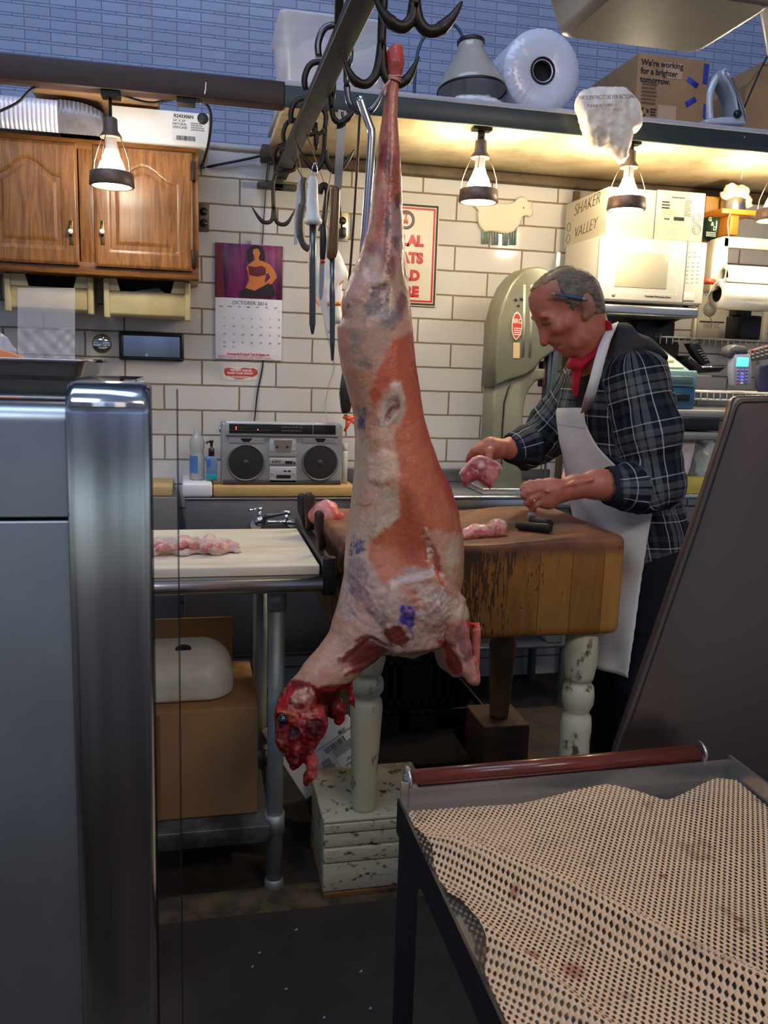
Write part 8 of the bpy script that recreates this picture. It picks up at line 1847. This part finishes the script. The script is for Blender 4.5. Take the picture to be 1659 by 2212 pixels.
C = paint(C, np.clip(.5-poly_sd(px_, py_, [(1190,620),(1230,585),(1270,590),(1300,640),(1296,680),(1262,690),(1225,660),(1200,650)])/6, 0, 1), lin(150,116,98), .6)
body = raw_mesh('body', V, Q, vcol_mat('skin', .45, bump=.12, bscale=240, sss=.08, spec=.45), man, None, C)
# ---------------- hair: a shell over the same head
gh = Grid((a_ := atn(1135, 720, Y=YH))[[0]].tolist()+[YH-.10, a_[2]-.01], (b_h := atn(1325, 560, Y=YH))[[0]].tolist()+[YH+.10, b_h[2]+.02], .0026)
gh.F = headfn(gh).astype(np.float32)-.0042+(.004*fbm(gh.P()*np.array([1,1,1]), 120, 51, 2)).astype(np.float32)
X, Z = gh.X[:, 0, 0][:, None], gh.Z[0, 0, :][None, :]; X, Z = np.broadcast_arrays(X, Z)
hp = [(1130,640),(1149,628),(1168,612),(1186,604),(1191,620),(1193,634),(1203,651),(1214,664),(1219,674),(1226,664),(1233,648),(1246,640),(1260,650),(1265,664),(1265,680),(1280,680),(1300,676),(1330,680),(1330,560),(1130,560)]
sdh = poly_sd(X, Z, [tuple(atn(a, b, Y=YH)[[0, 2]]) for a, b in hp]); gh.F = np.maximum(gh.F, (sdh[:, None, :]+.006*vnoise(gh.P(), 90, 5)+.004*vnoise(gh.P(), 230, 7)).astype(np.float32))
Vh, Qh = gh.mesh(1); hx, hy = proj(Vh); st = fbm(Vh*np.array([.35,1,1])@np.array([[.8,0,.6],[0,1,0],[-.6,0,.8]]), 160, 61, 3)
Ch = np.tile(lin(100,90,78), (len(Vh), 1)); Ch = paint(Ch, .5+2.2*st, lin(138,128,114), .6); Ch = paint(Ch, -.2-2.2*st, lin(70,62,54), .6)
Ch = paint(Ch, (1215-hx-(hy-590)*.4)/30, lin(178,142,98), .7); Ch = paint(Ch, (596-hy)/16, lin(168,142,104), .6)
raw_mesh('hair', Vh, Qh, vcol_mat('grey_hair', .6, bump=.5, bscale=420), man, None, Ch)
# ---------------- plaid shirt
gs = Grid((.78, 1.98, hipz-.03), (1.56, 2.76, TROWS[0][0]+.06), .0056)
rowloft(gs, [(z, cx, cy, hx+.004, hy+.004) for z, cx, cy, hx, hy in TROWS])
NA = [B(1378,820,YN+.06), B(1408,930,YN), B(1423,1042,YN-.005)]; NB = [B(1422,1046,YN-.005), B(1375,1052,YN-.015), B(1325,1050,YN-.02)]
FA = [B(1268,836,YF-.07), B(1205,905,YF+.0), B(1170,945,YF+.01)]; FB = [B(1172,946,YF+.01), B(1135,968,YF-.02), B(1108,968,YF-.045)]
gs.union(gs.chain([tuple(p) for p in NA], [.078,.077,.067], .03), .045); gs.union(gs.chain([tuple(p) for p in NB], [.072,.066,.056], .03), .03)
gs.union(gs.chain([tuple(p) for p in FA], [.088,.074,.066], .03), .05); gs.union(gs.chain([tuple(p) for p in FB], [.066,.060,.046], .03), .03)
gs.union(gs.chain([tuple(B(1165,975,YF)), tuple(B(1132,1004,YF-.01))], [.05,.022], .02), .02)
gs.union(gs.ell(tuple(B(1345,790,YB_)), (.10,.15,.045)), .05)
gs.F = np.maximum(gs.F, (hipz-.006-gs.Z).astype(np.float32))
# open cuffs
gs.cut(gs.chain([tuple(B(1318,1050,YN-.02)), tuple(B(1270,1046,YN-.025))], [.046,.05], .01), .004)
gs.cut(gs.chain([tuple(B(1106,968,YF-.047)), tuple(B(1080,968,YF-.06))], [.036,.04], .01), .004)
V, Q = gs.mesh(2)
segs = [(np.array(NA[0]), np.array(NA[2]), .09, 0), (np.array(NB[0]), np.array(NB[2]), .065, 1), (np.array(FA[0]), np.array(FA[2]), .08, 2), (np.array(FB[0]), np.array(FB[2]), .06, 3)]
bd = np.full(len(V), 9.); bi = np.full(len(V), 9); UV = np.zeros((len(V), 3))
A = np.array(sorted(TROWS)); tx = np.interp(V[:,2], A[:,0], A[:,1]); thx = np.interp(V[:,2], A[:,0], A[:,3]); thy = np.interp(V[:,2], A[:,0], A[:,4])
bd = (np.sqrt(((V[:,0]-tx)/thx)**2+((V[:,1]-YB_)/thy)**2)-1)*.14
UV[:,0] = np.arctan2(V[:,0]-tx, -(V[:,1]-YB_))*.19; UV[:,1] = V[:,2]
for a, b, r, i in segs:
    e = b-a; L = np.linalg.norm(e); e = e/L; w = V-a; s = np.clip(w@e, 0, L); q = w-s[:,None]*e; dist = np.linalg.norm(q, axis=1)-r; m_ = dist < bd-.004
    ref = np.array([0, -1., 0]); b1 = ref-e*(ref@e); b1 /= np.linalg.norm(b1); b2 = np.cross(e, b1)
    UV[m_,0] = np.arctan2(q[m_]@b2, q[m_]@b1)*r+.05*i; UV[m_,1] = (w@e)[m_]+.1*i+(.37 if i == 1 else 0); bd[m_] = dist[m_]; bi[m_] = i
# cloth folds: rings bunching at elbows and cuffs, long soft pulls on the body
sl = UV[:,1]; fold = .007*fbm(V*np.array([1,1,1.]), 13, 71, 3)+.004*fbm(V, 34, 73)
for c, w in ((B(1422,1046,YN), .10), (B(1170,950,YF), .09), (B(1345,1050,YN), .05)):
    dd = np.linalg.norm(V-np.array(c), axis=1); fold += np.exp(-(dd/w)**2)*.006*np.sin(dd*150+4*fbm(V, 20, 75))
V = V+vnormals(V, Q)*fold[:,None]
px_, py_ = proj(V); C = np.ones((len(V), 3))
cuff = np.zeros(len(V)); 
cuff = np.maximum(cuff, np.clip(.5-poly_sd(px_, py_, [(1280,1000),(1318,984),(1338,1000),(1350,1094),(1320,1110),(1285,1080)])/5, 0, 1)*(V[:,1] < YB_-.05)); cuff = np.maximum(cuff, np.clip(.5-poly_sd(px_, py_, [(1075,930),(1100,936),(1128,960),(1146,1030),(1100,1040),(1075,990)])/5, 0, 1)*(V[:,1] > YB_))
C[:,0] = 1-cuff                                   # plaid weight; the turned-back cuffs are plain navy
lap_ = np.clip(.5-poly_sd(px_, py_, [(1236,790),(1290,760),(1298,800),(1276,900),(1262,890),(1240,880)])/5, 0, 1)*(V[:,1] < YB_); C[:,1] = 1-lap_
def plaid_mat():
    m = mat('plaid_flannel', srgb(60,64,70), .9, spec=.2); N, L = nodes(m); b = N['Principled BSDF']
    a = N.new('ShaderNodeAttribute'); a.attribute_name = 'plaid'; sp = N.new('ShaderNodeSeparateXYZ'); L.new(a.outputs['Vector'], sp.inputs[0])
    def mth(op, x, y=None, z=None):
        n = N.new('ShaderNodeMath'); n.operation = op
        for i, q in enumerate((x, y, z)):
            if q is None: continue
            if isinstance(q, (int, float)): n.inputs[i].default_value = q
            else: L.new(q, n.inputs[i])
        return n.outputs[0]
    def stripe(coord, period, st, off):
        fr = mth('FRACT', mth('ADD', mth('DIVIDE', coord, period), 10+off)); r = N.new('ShaderNodeValToRGB'); r.color_ramp.interpolation = 'CONSTANT'; e = r.color_ramp.elements
        while len(e) < len(st): e.new(.5)
        for i, (p, c) in enumerate(st): e[i].position = p; e[i].color = c
        L.new(fr, r.inputs[0]); return r.outputs[0]
    K_, N_, G_, Wt, Dg = srgb(20,22,26), srgb(30,34,48), srgb(98,102,102), srgb(196,198,196), srgb(52,58,62)
    st = [(0, K_), (.10, N_), (.26, Wt), (.285, N_), (.40, G_), (.52, K_), (.56, G_), (.68, Dg), (.74, Wt), (.765, K_), (.88, Dg)]
    u = stripe(sp.outputs['X'], .135, st, .15); v = stripe(sp.outputs['Y'], .150, st, .4)
    mx = N.new('ShaderNodeMix'); mx.data_type = 'RGBA'; mx.inputs[0].default_value = .42; L.new(u, mx.inputs[6]); L.new(v, mx.inputs[7])
    c = N.new('ShaderNodeAttribute'); c.attribute_name = 'Col'; s2 = N.new('ShaderNodeSeparateColor'); L.new(c.outputs['Color'], s2.inputs[0])
    m1 = N.new('ShaderNodeMix'); m1.data_type = 'RGBA'; m1.inputs[6].default_value = srgb(34,42,54); L.new(s2.outputs[0], m1.inputs[0]); L.new(mx.outputs[2], m1.inputs[7])
    m2 = N.new('ShaderNodeMix'); m2.data_type = 'RGBA'; m2.inputs[6].default_value = srgb(40,40,42); L.new(s2.outputs[1], m2.inputs[0]); L.new(m1.outputs[2], m2.inputs[7])
    tc = N.new('ShaderNodeTexCoord'); nz = N.new('ShaderNodeTexNoise'); nz.inputs['Scale'].default_value = 300; L.new(tc.outputs['Object'], nz.inputs['Vector'])
    bp = N.new('ShaderNodeBump'); bp.inputs['Strength'].default_value = .3; bp.inputs['Distance'].default_value = .002; L.new(nz.outputs[0], bp.inputs['Height']); L.new(bp.outputs[0], b.inputs['Normal'])
    L.new(m2.outputs[2], b.inputs['Base Color']); return m
sh = raw_mesh('shirt', V, Q, plaid_mat(), man, None, C, {'plaid': UV}); sh['label'] = 'dark grey and white plaid flannel shirt'
# torn threads at the elbow
m = MB()
for pts in (((1432,1078),(1440,1088),(1445,1100),(1443,1108)), ((1420,1086),(1424,1094),(1419,1100)), ((1405,1090),(1402,1098),(1408,1104))): m.tube([B(a, b, YN-.03) for a, b in pts], [.005,.004,.003,.002][:len(pts)], 6, flat=.5)
m.build('torn_threads', mat('dark_threads', srgb(44,46,44), .9), sh)
# hood, collar
M_hood = mat('charcoal_hoodie', srgb(66,64,66), .95, bump=.3, bscale=200, spec=.2)
hood = [(1331,699),(1349,695),(1360,712),(1388,726),(1407,740),(1426,762),(1430,776),(1424,790),(1403,778),(1374,774),(1345,784),(1320,800),(1296,822),(1286,850),(1277,890),(1268,889),(1285,815),(1300,778),(1318,730)]
o = inflate('hood', hood, YH-.045, .085, .04, .006, M_hood, man, smooth=2, disp=lambda V: .006*fbm(V, 26, 81))
M_polo = mat('red_polo', srgb(176,26,40), .8, spec=.3)
polo = [(1307,690),(1314,694),(1318,712),(1302,746),(1274,780),(1254,800),(1248,830),(1244,862),(1238,834),(1240,804),(1231,792),(1238,772),(1250,776),(1262,772),(1284,748),(1300,720)]
inflate('polo_collar', polo, YH-.045, .034, .014, .004, M_polo, man, smooth=2)
inflate('polo_collar', [(1238,766),(1246,778),(1244,800),(1236,800),(1231,791)], YH+.02, .05, .012, .004, M_polo, man, smooth=1)
# ---------------- apron
M_apr = mat('white_apron_cloth', srgb(216,212,206), .9, spec=.2, bump=.12, bscale=180, col2=srgb(190,184,176), vscale=5, thr=(.5,.8))
AE = [(886,1263),(910,1264),(940,1276),(970,1294),(1000,1324),(1040,1372),(1085,1412),(1150,1402),(1200,1393),(1260,1384),(1330,1375),(1400,1365),(1456,1357)]
rows = []; ed = []
zA, zB = B(1240, 886, 2.25).z, B(1330, 1456, 2.25).z
nj = 60; ni = 44
An = np.array(sorted(TROWS))
for j in range(nj+1):
    z = zA+(zB-zA)*j/nj; zq = max(z, hipz); cx = np.interp(zq, An[:,0], An[:,1]); hx = np.interp(zq, An[:,0], An[:,3])+.012; hy = np.interp(zq, An[:,0], An[:,4])+.012
    low = np.clip((1.02-z)/.35, 0, 1); hx += .012*low; cx -= .004*low; hy += .012*low
    # near edge: angle whose projection meets the wanted column
    ph = np.linspace(-.2, 2.2, 240); Pt = np.stack([cx-hx*np.cos(ph), YB_-hy*np.sin(ph), np.full_like(ph, z)], 1); qx, qy = proj(Pt)
    want = np.interp(qy, [a for a, b in AE], [b for a, b in AE]); k = np.argmin(np.abs(qx-want)+np.where(ph < .15, 50, 0)); p1 = ph[k]
    p0 = -1.0-.35*np.clip((1.25-z)/.2, 0, 1); row = []
    for i in range(ni+1):
        p = p0+(p1-p0)*i/ni
        fo = (.006*math.sin(p*5.5+z*3)+.004*math.sin(p*11+2))*low+.003*math.sin(z*22+p*6)
        row.append((cx-(hx+fo)*math.cos(p), YB_-(hy+fo)*math.sin(p), z+.006*math.sin(p*2)*(j == 0)))
    rows.append(row)
ap = MB().grid(rows).build('apron', M_apr, man, solid=.0022)
m = MB(); m.grid([[tuple(Vector(p)+Vector((-.0022, -.0018, 0))) for p in r[8:]] for r in rows[0:5]]); m.build('bib_hem', M_apr, ap)
def ribbon(name, pts, w, Y_, m, par):
    R = []
    for (a, b), y in zip(pts, Y_):
        p = B(a, b, y); R.append([tuple(p+Vector((-w/2, 0.0, -w*.22))), tuple(p+Vector((0, -.001, 0))), tuple(p+Vector((w/2, .0, w*.22)))])
    return MB().grid(R).build(name, m, par, solid=.002)
e = rows[0][-1]
ribbon('neck_strap', [(1266,888),(1276,850),(1286,815),(1296,775),(1306,742),(1318,715),(1324,700)], .034, [e[1]-.004, 2.2, 2.195, 2.215, 2.25, 2.285, 2.33], M_apr, ap)
ribbon('neck_strap', [(1222,884),(1230,850),(1237,815),(1240,795)], .030, [2.53, 2.5, 2.46, 2.43], M_apr, ap)
# ---------------- trousers and shoes
gt = Grid((hx_-.26, 2.10, .05), (hx_+.24, 2.70, hipz+.08), .008)
rowloft(gt, [(hipz+.06, hx_-.0, YB_, .125, .165), (hipz-.05, hx_, YB_, .125, .172), (hipz-.16, hx_, YB_, .118, .17)])
for sgn in (-1, 1): gt.union(gt.chain([(hx_, YB_+sgn*.095, hipz), (hx_-.005, YB_+sgn*.095, .52), (hx_+.02, YB_+sgn*.095, .09)], [.102, .080, .072], .03), .03)
V, Q = gt.mesh(2, lambda V: .008*fbm(V*np.array([1,1,.5]), 16, 91))
raw_mesh('trousers', V, Q, mat('dark_navy_trousers', srgb(26,28,38), .9, spec=.2), man)
for sgn in (-1, 1):
    y = YB_+sgn*.095; gq = Grid((hx_-.22, y-.09, .0), (hx_+.12, y+.09, .16), .006); gq.union(gq.chain([(hx_+.03, y, .055), (hx_-.05, y, .05), (hx_-.15, y, .036)], [.052, .047, .038], .02)); gq.F = np.maximum(gq.F, (.0135-gq.Z).astype(np.float32))
    V, Q = gq.mesh(2); raw_mesh('shoe', V, Q, mat('black_shoe_leather', srgb(24,22,22), .4), man)
# wedding ring
c = h(1150, 1083, -.018)
MB().tube([(c.x+.0125*(.3*math.cos(s)), c.y+.012*math.sin(s), c.z+.0125*math.cos(s)) for s in np.linspace(0, 2*math.pi, 22)], .0018, 6, False).build('ring', mat('gold_silver_ring', srgb(224,206,170), .2, metal=1.), man)
# pencil behind the ear
t = thing('pencil', 'blue pencil tucked behind the butcher\'s left ear', 'pencil', tuple(B(1225, 640, YH-.075)))
p0, p1, p2, p3 = B(1189, 633, YH-.074), B(1199, 635.5, YH-.077), B(1258, 645, YH-.084), B(1268, 647, YH-.082)
MB().tube([p1, p2], .0038, 6, smooth=False).build('barrel', mat('blue_pencil_paint', srgb(40,96,142), .35), t)
MB().tube([p1, p0], [.0038, .0006], 6).build('sharpened_tip', mat('bare_pencil_wood', srgb(206,160,116), .6), t)
MB().tube([p2, p3], .0038, 8).build('ferrule', mat('pencil_ferrule', srgb(186,190,190), .3, metal=.8), t)
# steak in the far hand
st = [(1033,984),(1022,988),(1010,1000),(994,1017),(991,1024),(996,1034),(1001,1051),(1010,1049),(1020,1041),(1031,1036),(1044,1046),(1057,1057),(1064,1052),(1068,1039),(1077,1026),(1087,1013),(1083,1006),(1080,1001),(1068,994),(1058,988),(1046,985)]
YS_ = YF-.125
def stcol(V):
    a, b = proj(V); n = fbm(V, 60, 95, 4); n3 = fbm(V, 130, 97)
    c = np.tile(lin(196,104,112), (len(V), 1)); c = paint(c, .4+2*n, lin(158,64,78), .7); c = paint(c, (poly_sd(a, b, st)+5.5)/4, lin(236,190,170), .75)
    c = paint(c, np.clip(.5-poly_sd(a+8*n, b+8*n, [(1050,1004),(1078,1008),(1084,1014),(1066,1040),(1050,1024)])/6, 0, 1), lin(226,160,148), .6); c = paint(c, n3*5-1.1, lin(240,210,196), .6)
    c = paint(c, 1.6-np.hypot(a-1039, (b-1003))/10, lin(150,60,70), .8); c = paint(c, 1.7-np.hypot(a-1039, (b-1003))/6.5, lin(246,214,202), .98); c = paint(c, np.clip(.5-poly_sd(a, b, [(990,1030),(1000,1052),(1032,1037),(1058,1058),(1068,1038),(1056,1046),(1032,1028),(1006,1040)])/5, 0, 1), lin(140,50,56), .8); return c
o = inflate('steak_slice', st, YS_, .013, .012, .0035, vcol_mat('raw_steak', .35, bump=.3, bscale=120, sss=.05), None, lambda V: .004*fbm(V, 50, 99)+.002*fbm(V, 110, 98), 1, stcol)
tag(o, 'raw pink steak with a round bone, held in the butcher\'s right hand', 'meat')
# ================================================================== ON THE BLOCK
def ontop(px, py): return on_block(px, py)
t = thing('boning_knife', 'boning knife with a fat dark handle lying on the butcher block', 'knife', tuple(ontop(1150, 1138)))
kz = .995
a, b, c, d = on_block(1064,1126,.012), on_block(1113,1133,.012), on_block(1117,1135,.014), on_block(1190,1142,.014)
MB().tube([c, c.lerp(d,.1), c.lerp(d,.5), c.lerp(d,.9), d], [.009,.013,.0125,.014,.010], 12, flat=.8).build('handle', M_hdl2, t)
e = (b-a).normalized(); nn_ = Vector((-e.y, e.x, 0))
MB().prism([a, b-nn_*.005, b+nn_*.005, a+nn_*.002], (0, 0, .002)).build('blade', M_blade, t)
t = thing('bench_scraper', 'dark-handled tool with a square steel end behind the boning knife on the block', 'tool', tuple(ontop(1160, 1128)))
a, b = on_block(1150, 1122, .013), on_block(1186, 1133, .014)
MB().tube([a, b], [.012,.014], 12).build('handle', M_hdl2, t)
e = on_block(1147,1120,.014); MB().rbox(e.x-.010, e.x+.010, e.y-.009, e.y+.009, e.z-.012, e.z+.016, .002).build('steel_end', M_steel, t)
def trim(g):
    P = [on_block(1003,1157,.01), on_block(1025,1154,.01), on_block(1050,1150,.012), on_block(1072,1147,.014), on_block(1080,1147,.014)]
    P = [(p.x, p.y, p.z+.002+.006*(i % 2)) for i, p in enumerate(P)]; g.union(g.chain(P, [.016,.02,.018,.024,.018], .01)); g.union(g.ell((P[4][0], P[4][1], P[4][2]+.012), (.022,.018,.014)), .01)
p = on_block(1040,1152)
def tcol(V):
    n = fbm(V, 60, 105, 4); c = np.tile(lin(226,170,150), (len(V), 1)); c = paint(c, .2+3*n, lin(190,60,56), .8); return paint(c, fbm(V, 130, 107)*4-.8, lin(240,212,192), .7)
M_trim = vcol_mat('meat_trimming', .35, bump=.3, bscale=120)
o = blob('meat_trimming', M_trim, (p.x-.16, p.y-.12, .94), (p.x+.18, p.y+.12, 1.1), .0035, trim, 1, tcol, disp=lambda V: .006*fbm(V, 60, 103)); tag(o, 'strip of fatty meat trimming on the block beside the carcass', 'meat')
def shank(g):
    P = [at(682,1112,z=1.01), at(705,1108,z=1.02), at(716,1118,z=1.01), at(728,1124,z=1.0)]; g.union(g.chain([tuple(q) for q in P], [.028,.034,.022,.014], .02)); g.union(g.ell(tuple(at(732,1116,z=1.01)), (.016,.014,.012)), .01)
p = at(705,1112,z=1.01); o = blob('lamb_shank', vcol_mat('pink_shank', .35, bump=.2, bscale=90), (p.x-.12, p.y-.1, .93), (p.x+.12, p.y+.1, 1.1), .004, shank, 1, lambda V: paint(paint(np.tile(lin(220,140,130), (len(V),1)), .2+2.4*fbm(V, 36, 111), lin(190,90,86), .7), (proj(V)[0]-714)/10+fbm(V, 70, 113)*2, lin(214,86,72), .8), disp=lambda V: .004*fbm(V, 50, 115))
tag(o, 'pink lamb shank at the back left corner of the block, left of the carcass', 'meat')
